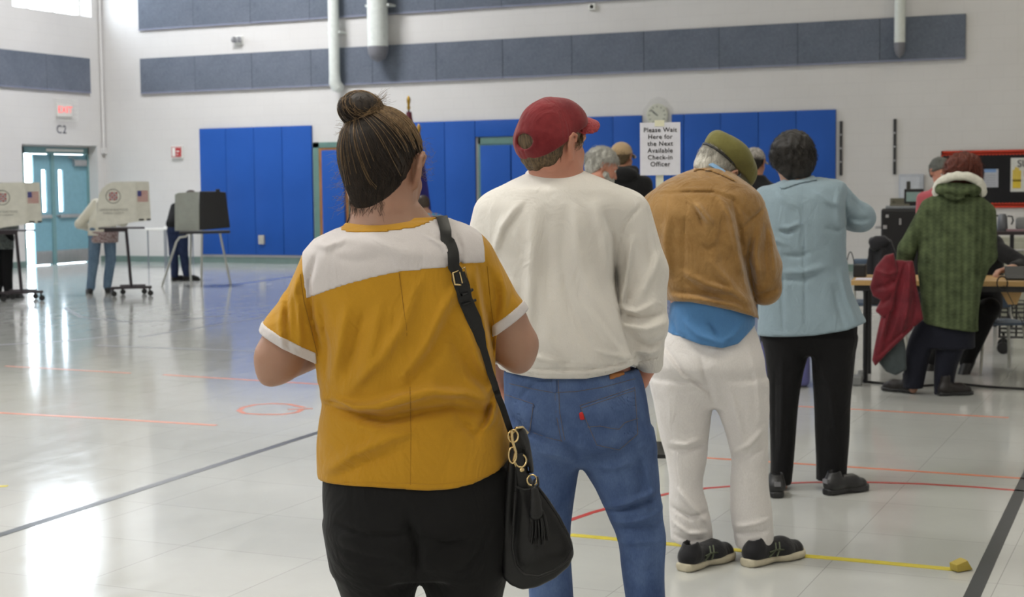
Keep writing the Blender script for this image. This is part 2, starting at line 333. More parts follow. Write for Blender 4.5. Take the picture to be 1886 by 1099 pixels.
# padded double door
x0 = BW(882, 300).x; x1 = BW(1064, 300).x; d3 = empty('door_3', (x0, YB, 0)); tag(d3, kind='structure'); W = x1-x0; xm = BW(944, 300).x-x0
MB().box((0, -.03, 0), (.05, 0, zd)).box((W-.05, -.03, 0), (W, 0, zd)).box((0, -.03, zd-.13), (W, 0, zd-.005)).put('door_frame', MATS['green_grey_paint'], d3, bevel=.004)
MB().box((.05, -.02, .01), (W-.05, -.002, zd-.13)).put('door_leaf', MATS['green_grey_paint'], d3)
pad(.06, xm-.01, .12, zd-.15, '', '', t=.07, parent=d3); pad(xm+.01, W-.06, .12, zd-.15, '', '', t=.07, parent=d3)
# ================================================================== sculpting with signed distance fields
def smin(a, b, k):
    if k <= 0: return np.minimum(a, b)
    h = np.clip(0.5+0.5*(b-a)/k, 0, 1); return b*(1-h)+a*h-k*h*(1-h)
def smax(a, b, k): return -smin(-a, -b, k)
def capsule(a, b, ra, rb=None, sy=1.0, sx=1.0):
    rb = ra if rb is None else rb; a = np.array(a, float); b = np.array(b, float)
    def f(X, Y, Z):
        X = X/sx; Y = Y/sy; A = a*(1/sx, 1/sy, 1); B = b*(1/sx, 1/sy, 1); d = B-A; dd = float(d@d)+1e-12
        t = np.clip(((X-A[0])*d[0]+(Y-A[1])*d[1]+(Z-A[2])*d[2])/dd, 0, 1)
        return (np.sqrt((X-A[0]-t*d[0])**2+(Y-A[1]-t*d[1])**2+(Z-A[2]-t*d[2])**2)-(ra+(rb-ra)*t))*min(1, sy, sx)
    m = max(ra, rb)*max(1, sy, sx); f.bb = (np.minimum(a, b)-m, np.maximum(a, b)+m); return f
def ellip(c, r, R=None, n=2.0):
    c = np.array(c, float); r = np.array(r, float); Rm = None if R is None else np.array(R.to_3x3() if hasattr(R, 'to_3x3') else R)
    def f(X, Y, Z):
        x, y, z = X-c[0], Y-c[1], Z-c[2]
        if Rm is not None:
            x, y, z = (Rm[0,0]*x+Rm[1,0]*y+Rm[2,0]*z, Rm[0,1]*x+Rm[1,1]*y+Rm[2,1]*z, Rm[0,2]*x+Rm[1,2]*y+Rm[2,2]*z)
        k = np.sqrt((x/r[0])**2+(y/r[1])**2+(z/r[2])**2) if n == 2 else (np.abs(x/r[0])**n+np.abs(y/r[1])**n+np.abs(z/r[2])**n)**(1/n)
        g = np.sqrt((x/r[0]**2)**2+(y/r[1]**2)**2+(z/r[2]**2)**2)+1e-9
        return np.where(k > 0.2, k*(k-1)/g, (k-1)*r.min()) if n == 2 else (k-1)*r.min()
    m = r.max(); f.bb = (c-m, c+m); return f
def loft(st, n=2.3, axis=2, rnd=0.0, cap0=True, cap1=True):
    # stations (t, u-centre, u-radius, v-centre, v-radius) along an axis; smooth spline between stations
    st = sorted(st); T = np.array([s[0] for s in st]); A = np.array([s[1:5] for s in st]); tt = np.linspace(T[0], T[-1], 160)
    # monotone cubic (Catmull-Rom tangents, clamped)
    d = np.diff(A, axis=0)/np.diff(T)[:, None]; m = np.zeros_like(A); m[0] = d[0]; m[-1] = d[-1]
    for i in range(1, len(T)-1):
        m[i] = np.where(d[i-1]*d[i] > 0, 2*d[i-1]*d[i]/(d[i-1]+d[i]+1e-12), 0)
    idx = np.clip(np.searchsorted(T, tt)-1, 0, len(T)-2); h = (T[idx+1]-T[idx])[:, None]; s = ((tt-T[idx])[:, None])/h
    V = (2*s**3-3*s**2+1)*A[idx]+(s**3-2*s**2+s)*h*m[idx]+(-2*s**3+3*s**2)*A[idx+1]+(s**3-s**2)*h*m[idx+1]
    o = {2: (0, 1), 0: (1, 2), 1: (0, 2)}[axis]
    def f(X, Y, Z):
        P = (X, Y, Z); t, u, v = P[axis], P[o[0]], P[o[1]]; tc = np.clip(t, T[0], T[-1])
        uc, ur, vc, vr = (np.interp(tc, tt, V[:, k]) for k in range(4))
        a, b = np.abs(u-uc)/ur, np.abs(v-vc)/vr
        k = (a**n+b**n)**(1/n); mr = np.minimum(ur, vr)
        g = np.sqrt((a**(n-1)/ur)**2+(b**(n-1)/vr)**2)+1e-9
        d = np.where(k > 0.15, (k-1)*np.minimum(k**(n-1)/g, np.maximum(ur, vr)*1.0), -mr*(1-k))
        e = np.zeros_like(d)
        if cap0: e = np.maximum(e, T[0]-t)
        if cap1: e = np.maximum(e, t-T[-1])
        if not cap0: d = d+0*t
        outside = np.sqrt(np.maximum(d, 0)**2+e**2)
        ins = np.maximum(d, np.maximum(T[0]-t, t-T[-1]))
        return np.where((e > 0), outside, np.maximum(d, ins))-rnd
    lo = np.zeros(3); hi = np.zeros(3); lo[axis] = T[0]; hi[axis] = T[-1]
    lo[o[0]] = (V[:, 0]-V[:, 1]).min(); hi[o[0]] = (V[:, 0]+V[:, 1]).max(); lo[o[1]] = (V[:, 2]-V[:, 3]).min(); hi[o[1]] = (V[:, 2]+V[:, 3]).max()
    f.bb = (lo, hi); return f
def boxf(c, r, R=None, rnd=0.005):
    c = np.array(c, float); r = np.array(r, float)-rnd; Rm = None if R is None else np.array(R)
    def f(X, Y, Z):
        x, y, z = X-c[0], Y-c[1], Z-c[2]
        if Rm is not None: x, y, z = (Rm[0,0]*x+Rm[1,0]*y+Rm[2,0]*z, Rm[0,1]*x+Rm[1,1]*y+Rm[2,1]*z, Rm[0,2]*x+Rm[1,2]*y+Rm[2,2]*z)
        qx, qy, qz = np.abs(x)-r[0], np.abs(y)-r[1], np.abs(z)-r[2]
        return np.sqrt(np.maximum(qx, 0)**2+np.maximum(qy, 0)**2+np.maximum(qz, 0)**2)+np.minimum(np.maximum(qx, np.maximum(qy, qz)), 0)-rnd
    m = float(np.linalg.norm(r+rnd)) if Rm is not None else r+rnd; f.bb = (c-m, c+m); return f
class Fld:
    def __init__(s): s.ops = []
    def u(s, f, k=0.0): s.ops.append(('u', f, k)); return s
    def sub(s, f, k=0.0): s.ops.append(('s', f, k)); return s
    def cut(s, f, k=0.0): s.ops.append(('i', f, k)); return s          # keep where f < 0
    def disp(s, f): s.ops.append(('d', f, 0)); return s                # f > 0 pushes the surface outwards
    def bb(s):
        lo = np.full(3, 1e9); hi = -lo
        for o, f, k in s.ops:
            if o == 'u': lo = np.minimum(lo, f.bb[0]); hi = np.maximum(hi, f.bb[1])
        return lo, hi
    def __call__(s, X, Y, Z):
        D = np.full(np.broadcast(X, Y, Z).shape, 1.0, np.float64)
        grid = X.ndim == 3
        for o, f, k in s.ops:
            if o == 'u':
                if grid and hasattr(f, 'bb'):
                    mg = max(k*1.2, 0.02)+0.02; sl = []
                    for ax, (arr, q) in enumerate(((X, 0), (Y, 1), (Z, 2))):
                        v = arr.ravel(); i0 = int(np.searchsorted(v, f.bb[0][q]-mg)); i1 = int(np.searchsorted(v, f.bb[1][q]+mg)); sl.append(slice(i0, max(i1, i0+1)))
                    sl = tuple(sl); d = f(X[sl[0], :, :], Y[:, sl[1], :], Z[:, :, sl[2]]); D[sl] = smin(D[sl], d, k)
                else: D = smin(D, f(X, Y, Z), k)
            elif o == 's': D = smax(D, -f(X, Y, Z), k)
            elif o == 'i': D = smax(D, f(X, Y, Z), k)
            else: D = D-f(X, Y, Z)
        return D
def isomesh(f, h, name, bb=None, smooth=0):
    lo, hi = bb if bb is not None else f.bb(); lo = np.array(lo)-3*h; hi = np.array(hi)+3*h
    ax = [np.arange(lo[i], hi[i]+h, h) for i in range(3)]
    X, Y, Z = ax[0][:, None, None], ax[1][None, :, None], ax[2][None, None, :]
    D = f(X, Y, Z); D[D == 0] = 1e-9; sg = D < 0
    sg[0] = sg[-1] = False; sg[:, 0] = sg[:, -1] = False; sg[:, :, 0] = sg[:, :, -1] = False
    nx, ny, nz = D.shape; c = np.zeros((nx-1, ny-1, nz-1), np.int8)
    for i in (0, 1):
        for j in (0, 1):
            for k in (0, 1): c += sg[i:nx-1+i, j:ny-1+j, k:nz-1+k]
    act = (c > 0) & (c < 8); idx = -np.ones(act.shape, np.int64); I = np.argwhere(act); idx[act] = np.arange(len(I))
    acc = np.zeros((len(I), 3)); cnt = np.zeros(len(I))
    corners = [(i, j, k) for i in (0, 1) for j in (0, 1) for k in (0, 1)]
    vals = {cr: D[I[:, 0]+cr[0], I[:, 1]+cr[1], I[:, 2]+cr[2]] for cr in corners}; sgs = {cr: sg[I[:, 0]+cr[0], I[:, 1]+cr[1], I[:, 2]+cr[2]] for cr in corners}
    for a in corners:
        for ax_ in range(3):
            if a[ax_] == 0:
                b = list(a); b[ax_] = 1; b = tuple(b); m = sgs[a] != sgs[b]; da, db = vals[a][m], vals[b][m]
                t = np.clip(da/(da-db+1e-12), 0.02, 0.98); p = np.tile(np.array(a, float), (m.sum(), 1)); p[:, ax_] = t; acc[m] += p; cnt[m] += 1
    V = (I+acc/np.maximum(cnt, 1)[:, None])*h+lo
    Q = []
    for ax_ in range(3):
        o1, o2 = [(1, 2), (2, 0), (0, 1)][ax_]
        s0 = [slice(0, None)]*3; s1 = [slice(0, None)]*3; s0[ax_] = slice(0, -1); s1[ax_] = slice(1, None)
        a, b = sg[tuple(s0)], sg[tuple(s1)]; E = np.argwhere(a != b); inside = a[E[:, 0], E[:, 1], E[:, 2]]
        ok = (E[:, o1] > 0) & (E[:, o2] > 0) & (E[:, o1] < sg.shape[o1]-1) & (E[:, o2] < sg.shape[o2]-1); E = E[ok]; inside = inside[ok]
        def cell(d1, d2):
            q = E.copy(); q[:, o1] -= d1; q[:, o2] -= d2; return idx[q[:, 0], q[:, 1], q[:, 2]]
        q = np.stack([cell(1, 1), cell(0, 1), cell(0, 0), cell(1, 0)], 1); q[~inside] = q[~inside][:, ::-1]; Q.append(q)
    Q = np.concatenate(Q); Q = Q[(Q >= 0).all(1)]
    for _ in range(smooth):
        s_ = np.zeros_like(V); n_ = np.zeros(len(V))
        for a in range(4):
            b = (a+1) % 4; np.add.at(s_, Q[:, a], V[Q[:, b]]); np.add.at(n_, Q[:, a], 1); np.add.at(s_, Q[:, b], V[Q[:, a]]); np.add.at(n_, Q[:, b], 1)
        V = 0.5*V+0.5*s_/np.maximum(n_, 1)[:, None]
    me = bpy.data.meshes.new(name); me.vertices.add(len(V)); me.vertices.foreach_set('co', V.astype(np.float32).ravel())
    me.loops.add(Q.size); me.loops.foreach_set('vertex_index', Q.astype(np.int32).ravel()); me.polygons.add(len(Q))
    me.polygons.foreach_set('loop_start', np.arange(0, Q.size, 4, dtype=np.int32)); me.polygons.foreach_set('loop_total', np.full(len(Q), 4, np.int32))
    me.polygons.foreach_set('use_smooth', np.ones(len(Q), bool)); me.update(calc_edges=True); me.validate(); return me
def join_mesh(name, *ms):
    bm = bmesh.new()
    for m_ in ms: bm.from_mesh(m_); bpy.data.meshes.remove(m_)
    me = bpy.data.meshes.new(name); bm.to_mesh(me); bm.free(); me.polygons.foreach_set('use_smooth', np.ones(len(me.polygons), bool)); return me
def bodymesh(f, h, hf, z, name='body'):
    """one body, the head on a finer grid than the rest"""
    lo, hi = f.bb(); return join_mesh(name, isomesh(f, h, name, (lo, (hi[0], hi[1], z+.01))), isomesh(f, hf, name, ((f.hc[0]-.14, f.hc[1]-.17, z), (f.hc[0]+.14, f.hc[1]+.17, hi[2]))))
def poly_sd(px, pz, poly):
    P = np.array(poly, float); d = np.full(np.broadcast(px, pz).shape, 1e9); s = np.zeros(d.shape, bool)
    for i in range(len(P)):
        a, b = P[i], P[(i+1) % len(P)]; e = b-a; wx, wz = px-a[0], pz-a[1]; t = np.clip((wx*e[0]+wz*e[1])/(e@e+1e-12), 0, 1)
        d = np.minimum(d, (wx-t*e[0])**2+(wz-t*e[1])**2)
        c = ((a[1] > pz) != (b[1] > pz)) & (px < (b[0]-a[0])*(pz-a[1])/(b[1]-a[1]+1e-12)+a[0]); s ^= c
    d = np.sqrt(d); return np.where(s, -d, d)
def rod_mesh(name, polys, r0, r1=None, n=4):
    # many thin tapered rods in one mesh; polys: list of (m,3) arrays
    r1 = r0 if r1 is None else r1; VV = []; FF = []; off = 0
    for P in polys:
        P = np.asarray(P, float); m = len(P); T = np.gradient(P, axis=0); T /= np.linalg.norm(T, axis=1)[:, None]+1e-12
        u = np.cross(T, [0.31, 0.52, 0.79]); u /= np.linalg.norm(u, axis=1)[:, None]+1e-12; v = np.cross(T, u)
        R = np.linspace(r0, r1, m)[:, None]
        ring = [P+(u*math.cos(2*math.pi*k/n)+v*math.sin(2*math.pi*k/n))*R for k in range(n)]
        VV.append(np.stack(ring, 1).reshape(-1, 3)); i = np.arange(m-1)[:, None]*n+off; k = np.arange(n)[None, :]; k2 = (k+1) % n
        FF.append(np.stack([i+k, i+k2, i+n+k2, i+n+k], 2).reshape(-1, 4)); off += m*n
    V = np.concatenate(VV); Q = np.concatenate(FF); me = bpy.data.meshes.new(name)
    me.vertices.add(len(V)); me.vertices.foreach_set('co', V.astype(np.float32).ravel()); me.loops.add(Q.size); me.loops.foreach_set('vertex_index', Q.astype(np.int32).ravel())
    me.polygons.add(len(Q)); me.polygons.foreach_set('loop_start', np.arange(0, Q.size, 4, dtype=np.int32)); me.polygons.foreach_set('loop_total', np.full(len(Q), 4, np.int32))
    me.polygons.foreach_set('use_smooth', np.ones(len(Q), bool)); me.update(calc_edges=True); return me
# ------------------------------------------------------------------ a person's own frame
class Fig:
    """local frame at a figure's base: x to the right, y away from the photographer, z up"""
    def __init__(s, px, depth, name='person', label=None, cat='person', group=None, z0=0.0):
        s.px = px; s.w = at_depth(px, depth); s.w.z = z0; d = Vector((s.w.x, s.w.y, 0)).normalized(); s.rz = math.atan2(d.y, d.x)-math.pi/2
        s.M = Matrix.Translation(s.w) @ Matrix.Rotation(s.rz, 4, 'Z'); s.Mi = s.M.inverted(); s.o = s.Mi @ CAMP; s.s = F/depth
        s.root = empty(name, s.w, s.rz, label, cat, group)
    def p(s, px, py, dy=0.0):
        d = s.Mi.to_3x3() @ ray(px, py); t = (dy-s.o.y)/d.y; q = s.o+d*t; return np.array(q)
    def x(s, px, dy=0.0, py=500): return float(s.p(px, py, dy)[0])
    def z(s, py, dy=0.0, px=None): return float(s.p(px if px is not None else s.px, py, dy)[2])
    def r(s, rpx): return rpx/s.s
    def rows(s, rows, n=2.3, rnd=0.0):
        st = []
        for (py, a, b, yc, ry) in rows:
            P, Q = s.p(a, py, yc), s.p(b, py, yc); st.append(((P[2]+Q[2])/2, (P[0]+Q[0])/2, (Q[0]-P[0])/2, yc, ry))
        return loft(st, n=n, rnd=rnd)
    def cap(s, a, b, ra, rb=None, sy=1.0, sx=1.0):
        return capsule(s.p(*a), s.p(*b), s.r(ra), None if rb is None else s.r(rb), sy, sx)
    def folds(s, strokes, yc=0.0, side=-1):
        # strokes: (points in the picture, width px, height mm, kind) kind 'r' ridge, 'v' valley, 'f' fold with a lit and a shaded flank
        prep = []; global FOLD
        for pts, wpx, amp, kind in strokes:
            q = [s.p(a, b, yc-0.12) for a, b in pts]; prep.append((np.array([(v[0], v[2]) for v in q]), s.r(wpx)*.78, amp*FOLD/1000.0, kind))
        def f(X, Y, Z):
            tot = 0.0; back = 1/(1+np.exp(np.clip((Y-yc)*side*-1/0.02, -40, 40)))
            x = X+0*Z; z = Z+0*X
            for P, w_, amp, kind in prep:
                best = None; L = np.r_[0, np.cumsum(np.linalg.norm(np.diff(P, axis=0), axis=1))]
                for i in range(len(P)-1):
                    a, b = P[i], P[i+1]; e = b-a; le = math.hypot(*e); wx, wz = x-a[0], z-a[1]; t = np.clip((wx*e[0]+wz*e[1])/(le*le), 0, 1)
                    dx, dz = wx-t*e[0], wz-t*e[1]; d = np.sqrt(dx*dx+dz*dz); sd = (wx*e[1]-wz*e[0])/le; u = (L[i]+t*le)/L[-1]
                    if best is None: best = [d, sd, u]
                    else:
                        m = d < best[0]; best = [np.where(m, d, best[0]), np.where(m, sd, best[1]), np.where(m, u, best[2])]
                d, sd, u = best; env = np.sqrt(np.clip(np.sin(np.pi*np.clip(u*0.94+0.03, 0, 1)), 0, 1)); g = np.exp(-(d/w_)**2)
                if kind == 'r': tot = tot+amp*g*env
                elif kind == 'v': tot = tot-amp*np.exp(-(d/w_)**1.35)*env
                else: tot = tot+amp*env*(g*1.0*np.sign(sd)*np.minimum(d/w_, 1)*1.6)
            return np.clip(tot, -.017, .022)*back
        return f
    def wrinkle(s, amp=2.0, f=(18, 18, 10), seed=1, zr=None):
        r = np.random.default_rng(seed); ph = r.uniform(0, 6.28, 6); amp = amp/1000.0
        def g(X, Y, Z):
            a = np.sin(f[0]*X+f[2]*Z*0.7+ph[0]+1.6*np.sin(f[1]*Y*0.7+f[2]*Z*0.5+ph[1])); b = np.sin(f[0]*0.6*X-f[2]*1.3*Z+f[1]*0.8*Y+ph[2]+1.3*np.sin(f[0]*0.9*X+ph[3]))
            v = amp*(0.6*a+0.6*b)*np.abs(0.5+0.5*np.sin(f[2]*0.4*Z+f[0]*0.3*X+ph[4]))
            if zr is not None: v = v*np.clip((zr[1]-Z)/0.08, 0, 1)*np.clip((Z-zr[0])/0.08, 0, 1)
            return v
        return g
    def hem(s, pts, dy=0.0, up=True):
        """keep what is above (or below) an outline given in the picture"""
        q = [s.p(a, b, dy) for a, b in pts]; xs_ = np.array([v[0] for v in q]); zs_ = np.array([v[2] for v in q]); o = np.argsort(xs_); xs_, zs_ = xs_[o], zs_[o]
        return (lambda X, Y, Z: (np.interp(X, xs_, zs_)-Z)+0*Y) if up else (lambda X, Y, Z: (Z-np.interp(X, xs_, zs_))+0*Y)
    def half(s, a, b, dy=0.0, keep=-1):
        """half space whose edge runs through two picture points; keep the side below/left (-1) or the other"""
        P, Q = s.p(*a, dy), s.p(*b, dy); n = np.array([Q[2]-P[2], 0, -(Q[0]-P[0])]); n /= np.linalg.norm(n)
        return lambda X, Y, Z: -keep*((X-P[0])*n[0]+(Z-P[2])*n[2])+0*Y
    def patch(s, fld, poly, name, mat, t=2.0, dy=-0.12, side=-1, yc=0.0, h=0.004, parent=None, inset=5.0, front=False):
        """a cloth layer lying on a field, its outline given in the picture"""
        q = [s.p(a, b, dy) for a, b in poly]; P2 = [(v[0], v[2]) for v in q]; t_ = t/1000.0
        def g(X, Y, Z):
            d = fld(X, Y, Z)
            if d.ndim == 3:
                gx, gy, gz = np.gradient(d, h); d = d/np.clip(np.sqrt(gx*gx+gy*gy+gz*gz), .35, 3.0)
            sh = np.maximum(d-t_, -(d+inset/1000.0)); sh = np.maximum(sh, poly_sd(X+0*Z, Z+0*X, P2)+0*Y)
            if not front: sh = np.maximum(sh, (Y-yc))
            return sh
        A = np.array(P2); lo, hi = fld.bb(); me = isomesh(g, h, name, (np.array([A[:, 0].min(), lo[1]-.03, A[:, 1].min()]), np.array([A[:, 0].max(), hi[1] if front else yc, A[:, 1].max()])))
        return put(name, me, mat, parent or s.root)
    def on(s, fld, pts, off=1.0, step=6, y0=-0.6, y1=0.4):
        """points of a picture polyline dropped on a field's near surface"""
        pts = [np.array(p, float) for p in pts]; L = []
        for a, b in zip(pts[:-1], pts[1:]):
            k = max(1, int(np.linalg.norm(b-a)/step)); L += [a+(b-a)*i/k for i in range(k)]
        L.append(pts[-1]); res = []; ys_ = np.linspace(y0, y1, 260); last = None
        for a in L:
            d0 = s.Mi.to_3x3() @ ray(*a); o = np.array(s.o); d = np.array(d0); t = (ys_-o[1])/d[1]; P = o[None]+d[None]*t[:, None]
            v = fld(P[:, 0], P[:, 1], P[:, 2]); i = np.argmax(v < 0)
            if v[i] < 0 and i > 0:
                w_ = v[i-1]/(v[i-1]-v[i]+1e-12); last = P[i-1]+(P[i]-P[i-1])*w_; e_ = .002; q = [float(fld(*[np.array([last[j]+e_*(j == k_)]) for j in range(3)])[0]-fld(*[np.array([last[j]-e_*(j == k_)]) for j in range(3)])[0]) for k_ in range(3)]
                q = np.array(q)/(np.linalg.norm(q)+1e-9); res.append(last+q*off/1000.0)
        return np.array(res)
    def seam(s, fld, pts, name, mat, r=0.8, off=0.4, step=6, parent=None, **k):
        P = s.on(fld, pts, off, step, **k); me = rod_mesh(name, [P], r/1000.0, n=6); return put(name, me, mat, parent or s.root)
FOLD = 2.5
def Rxyz(yaw=0, pitch=0, roll=0):
    """yaw + turns to the left, pitch + bows the head forwards, roll + tips it to the right"""
    return (Matrix.Rotation(math.radians(yaw), 3, 'Z') @ Matrix.Rotation(-math.radians(pitch), 3, 'X') @ Matrix.Rotation(math.radians(roll), 3, 'Y'))
def add_head(F_, c, R, s=1.0, neck=None, rn=0.055, k=0.02, jaw=1.0, ears=(1, 1)):
    """skull, face, ears; c is the centre of the skull, R its rotation (face towards +y)"""
    c = np.array(c, float); Rn = np.array(R); F_.hc = c
    def T(v): return c+Rn @ (np.array(v)*s)
    F_.u(ellip(c+Rn @ np.array((0, -.012*s, .008*s)), (0.076*s, 0.094*s, 0.088*s), Rn), k)
    F_.u(ellip(T((0, .030, -.040)), (0.062*s, 0.066*s, 0.078*s), Rn), 0.03*s)
    F_.u(capsule(T((-.030*jaw, .035, -.088)), T((.030*jaw, .035, -.088)), .028*s*jaw), 0.03*s); F_.u(capsule(T((0, .072, -.098)), T((0, .080, -.104)), .014*s), 0.02*s)
    F_.u(capsule(T((0, .088, -.012)), T((0, .110, -.048)), .008*s, .013*s), 0.012*s)
    F_.u(capsule(T((-.012, .094, -.052)), T((.012, .094, -.052)), .009*s), 0.010*s)
    F_.u(capsule(T((-.042, .080, .010)), T((.042, .080, .010)), .013*s), 0.016*s)
    for sx_ in (-1, 1):
        F_.sub(ellip(T((sx_*.032, .098, -.010)), (.018*s, .012*s, .012*s), Rn), 0.008*s)
        F_.u(capsule(T((sx_*.040, .068, -.040)), T((sx_*.034, .072, -.058)), .018*s), 0.02*s)
        if not ears[(sx_+1)//2]: continue
        F_.u(ellip(T((sx_*.082, -.002, -.018)), (.0075*s, .019*s, .033*s), np.array(Rn @ np.array(Matrix.Rotation(sx_*0.50, 3, 'Z')))), 0.007*s)
        F_.sub(ellip(T((sx_*.089, .006, -.014)), (.005*s, .010*s, .019*s), Rn), 0.004*s)
    for sx_ in (-1, 1):
        if not ears[(sx_+1)//2]: continue
        hx_ = [T((sx_*(.078+.012*a), b, z)) for a, b, z in ((.3, .016, -.004), (.8, .010, .012), (1.1, -.006, .016), (1.3, -.020, .004), (1.1, -.022, -.016), (.6, -.014, -.036), (.2, -.004, -.050))]
        for q1, q2 in zip(hx_[:-1], hx_[1:]): F_.u(capsule(q1, q2, .0042*s, .0042*s), .003)
    F_.u(capsule(T((-.018, .088, -.072)), T((.018, .088, -.072)), .007*s), 0.006*s); F_.u(capsule(T((-.014, .087, -.082)), T((.014, .087, -.082)), .008*s), 0.006*s)
    if neck is not None: F_.u(capsule(T((0, -.012, -.055)), neck, rn*0.96, rn*1.12), 0.028)
    return T
M_EYE = None
def add_eyes(fig, T, R, s=1.0):
    global M_EYE
    if M_EYE is None: M_EYE = [flat('eye_white', rgb(225, 220, 214), .2), flat('iris_dark', rgb(50, 38, 28), .15)]
    for sx_ in (-1, 1):
        m = MB(); c = Vector(T((sx_*.031, .0805, -.010))); q = Matrix(R)
        m.lathe([(0.0005, -.0115*s)]+[(.0115*s*math.sin(a), -.0115*s*math.cos(a)) for a in np.linspace(.3, 2.5, 9)], 14, M=Matrix.Translation(c) @ q.to_4x4() @ Matrix.Rotation(-math.pi/2, 4, 'X'))
        m.lathe([(.0055*s, .0095*s), (.003*s, .0116*s), (.0005, .0120*s)], 12, mi=1, M=Matrix.Translation(c) @ q.to_4x4() @ Matrix.Rotation(-math.pi/2, 4, 'X')); m.put('eye', M_EYE, fig.root, smooth=True)
def add_hand(F_, wrist, fwd, palm, s=1.0, curl=0.5, thumb=1):
    """palm plus five separate fingers; fwd = direction of the fingers, palm = palm normal, thumb = side"""
    w_ = np.array(wrist, float); f = np.array(fwd, float); f /= np.linalg.norm(f); n = np.array(palm, float); n -= f*(n@f); n /= np.linalg.norm(n); sd = np.cross(f, n)*thumb
    F_.u(capsule(w_-f*.02*s, w_+f*.02*s, .024*s, .026*s), .012); 
    for q in (-1, 0, 1): F_.u(capsule(w_+f*.015*s+sd*q*.012*s, w_+f*.078*s+sd*q*.022*s, .016*s, .014*s), .010)
    for i, (o, L) in enumerate(((.030, .066), (.010, .076), (-.011, .070), (-.031, .054))):
        p = w_+f*.080*s+sd*o*s; a = 0.0; dirr = f
        for j, (sl, rr) in enumerate(((.45, .0092), (.32, .0084), (.23, .0074))):
            a += curl*(0.75, 1.0, 0.8)[j]*(1+.06*i); dirr = f*math.cos(a)+n*math.sin(a)+sd*o*1.2; dirr /= np.linalg.norm(dirr); q = p+dirr*L*sl*s
            F_.u(capsule(p, q, rr*s, rr*.93*s), .003 if j else .006); p = q
    p = w_+f*.022*s+sd*.024*s; d1_ = f*.55+sd*.65+n*.45*(0.4+curl); d1_ /= np.linalg.norm(d1_); q = p+d1_*.042*s; F_.u(capsule(p, q, .0135*s, .011*s), .010)
    d2_ = f*.85+sd*.15+n*.45*(0.5+curl); d2_ /= np.linalg.norm(d2_); F_.u(capsule(q, q+d2_*.032*s, .0105*s, .0085*s), .003)
def hair_rods(paths, name, mat, parent, r0=.0006, r1=.0003): return put(name, rod_mesh(name, paths, r0, r1, 3), mat, parent)
def make_shoe(fig, heel, ang, L, mats, tall=.075, w_=.048, name='shoe', sole=.028, mid=True):
    """heel point on the floor (local x,y), ang = heading in degrees from +y towards -x"""
    r = Matrix.Rotation(math.radians(ang), 3, 'Z'); hp = np.array((heel[0], heel[1], 0.0))
    R_ = np.array(r)
    def T(x, y, z): return hp+R_ @ np.array((x, y, z))
    e = bpy.data.objects.new(name, None); S.collection.objects.link(e); e.parent = fig.root; e.location = tuple(hp); e.rotation_euler = (0, 0, math.radians(ang)); e.empty_display_size = .05
    up = Fld(); k = .02
    up.u(capsule((0, .035, .048), (0, .06, .05), .036, .038), k); up.u(capsule((0, .05, .05), (0, L*.62, .045), .036, w_*.83), k); up.u(capsule((0, L*.62, .036), (.004, L-.045, .030), w_*.86, w_*.70, 1, 1), k)
    up.u(capsule((0, .045, .05), (0, .055, tall), .036, .034), .015); up.sub(capsule((0, .050, tall+.02), (0, .075, tall-.01), .024, .024), .006)
    up.cut(lambda X, Y, Z: sole*0.6-Z+0*X+0*Y, .004)
    put('upper', isomesh(up, .0045, 'upper'), mats[0], e)
    so = Fld(); st = []
    for t, wd, c in ((.0, .020, 0), (.012, .033, 0), (.05, .037, 0), (L*.42, .033, .002), (L*.66, .048, .003), (L*.85, .044, .004), (L-.012, .026, .006), (L, .012, .006)): st.append((t, c, wd*w_/.048, sole*.5, sole*.52))
    so.u(loft(st, n=3.2, axis=1), 0)
    so.disp(lambda X, Y, Z: -0.004*np.exp(-((Y-L*.42)/.03)**2)*(Z < sole*.4))
    put('sole', isomesh(so, .004, 'sole'), mats[1], e)
    return e, T
def mat_skin(name, c, red=1.0):
    t = NT(name, 0.48, 0.4); n = t.noise(9, 4, 0.6); n2 = t.noise(120, 3); hi = tuple(min(1, v*1.06) for v in c[:3])+(1,); lo = (c[0]*.97, c[1]*.86, c[2]*.84, 1)
    t.color(t.ramp(n, [(0.3, lo), (0.7, hi)])); t.bump(n2, 0.12, 0.0008); t.b.inputs['Subsurface Weight'].default_value = 0.12; t.b.inputs['Subsurface Radius'].default_value = (.010, .004, .002); t.b.inputs['Subsurface Scale'].default_value = 1.0; return t.m
def mat_cloth(name, c, var=.08,  fine=900, rough=.85, bump=.25, streak=None, big=4.0, sheen=.15, c2=None):
    t = NT(name, rough, .25); n = t.noise(big, 5, 0.6); lo = tuple(v*(1-var) for v in c[:3])+(1,); hi = (c2 or tuple(min(1, v*(1+var)) for v in c[:3])+(1,))
    b = t.ramp(n, [(0.32, lo), (0.68, hi)]); nf = t.noise(fine, 2, .5, t.mapped(streak) if streak else None)
    t.color(t.mix(.5, b, t.mix(1.0, b, t.ramp(nf, [(.3, (.84, .84, .84, 1)), (.7, (1.1, 1.1, 1.1, 1))]), 'MULTIPLY'))); cr = t.noise(1.0, 3, .55, t.mapped((11, 11, 7), (0, .5, 0)), dist=1.2); b1 = t.n('ShaderNodeBump'); b1.inputs['Strength'].default_value = .55; b1.inputs['Distance'].default_value = .016; t.l(cr, b1.inputs['Height'])
    b2 = t.n('ShaderNodeBump'); b2.inputs['Strength'].default_value = bump; b2.inputs['Distance'].default_value = .0006; t.l(nf, b2.inputs['Height']); t.l(b1.outputs[0], b2.inputs['Normal']); t.l(b2.outputs[0], t.b.inputs['Normal']); t.sheen(sheen); return t.m
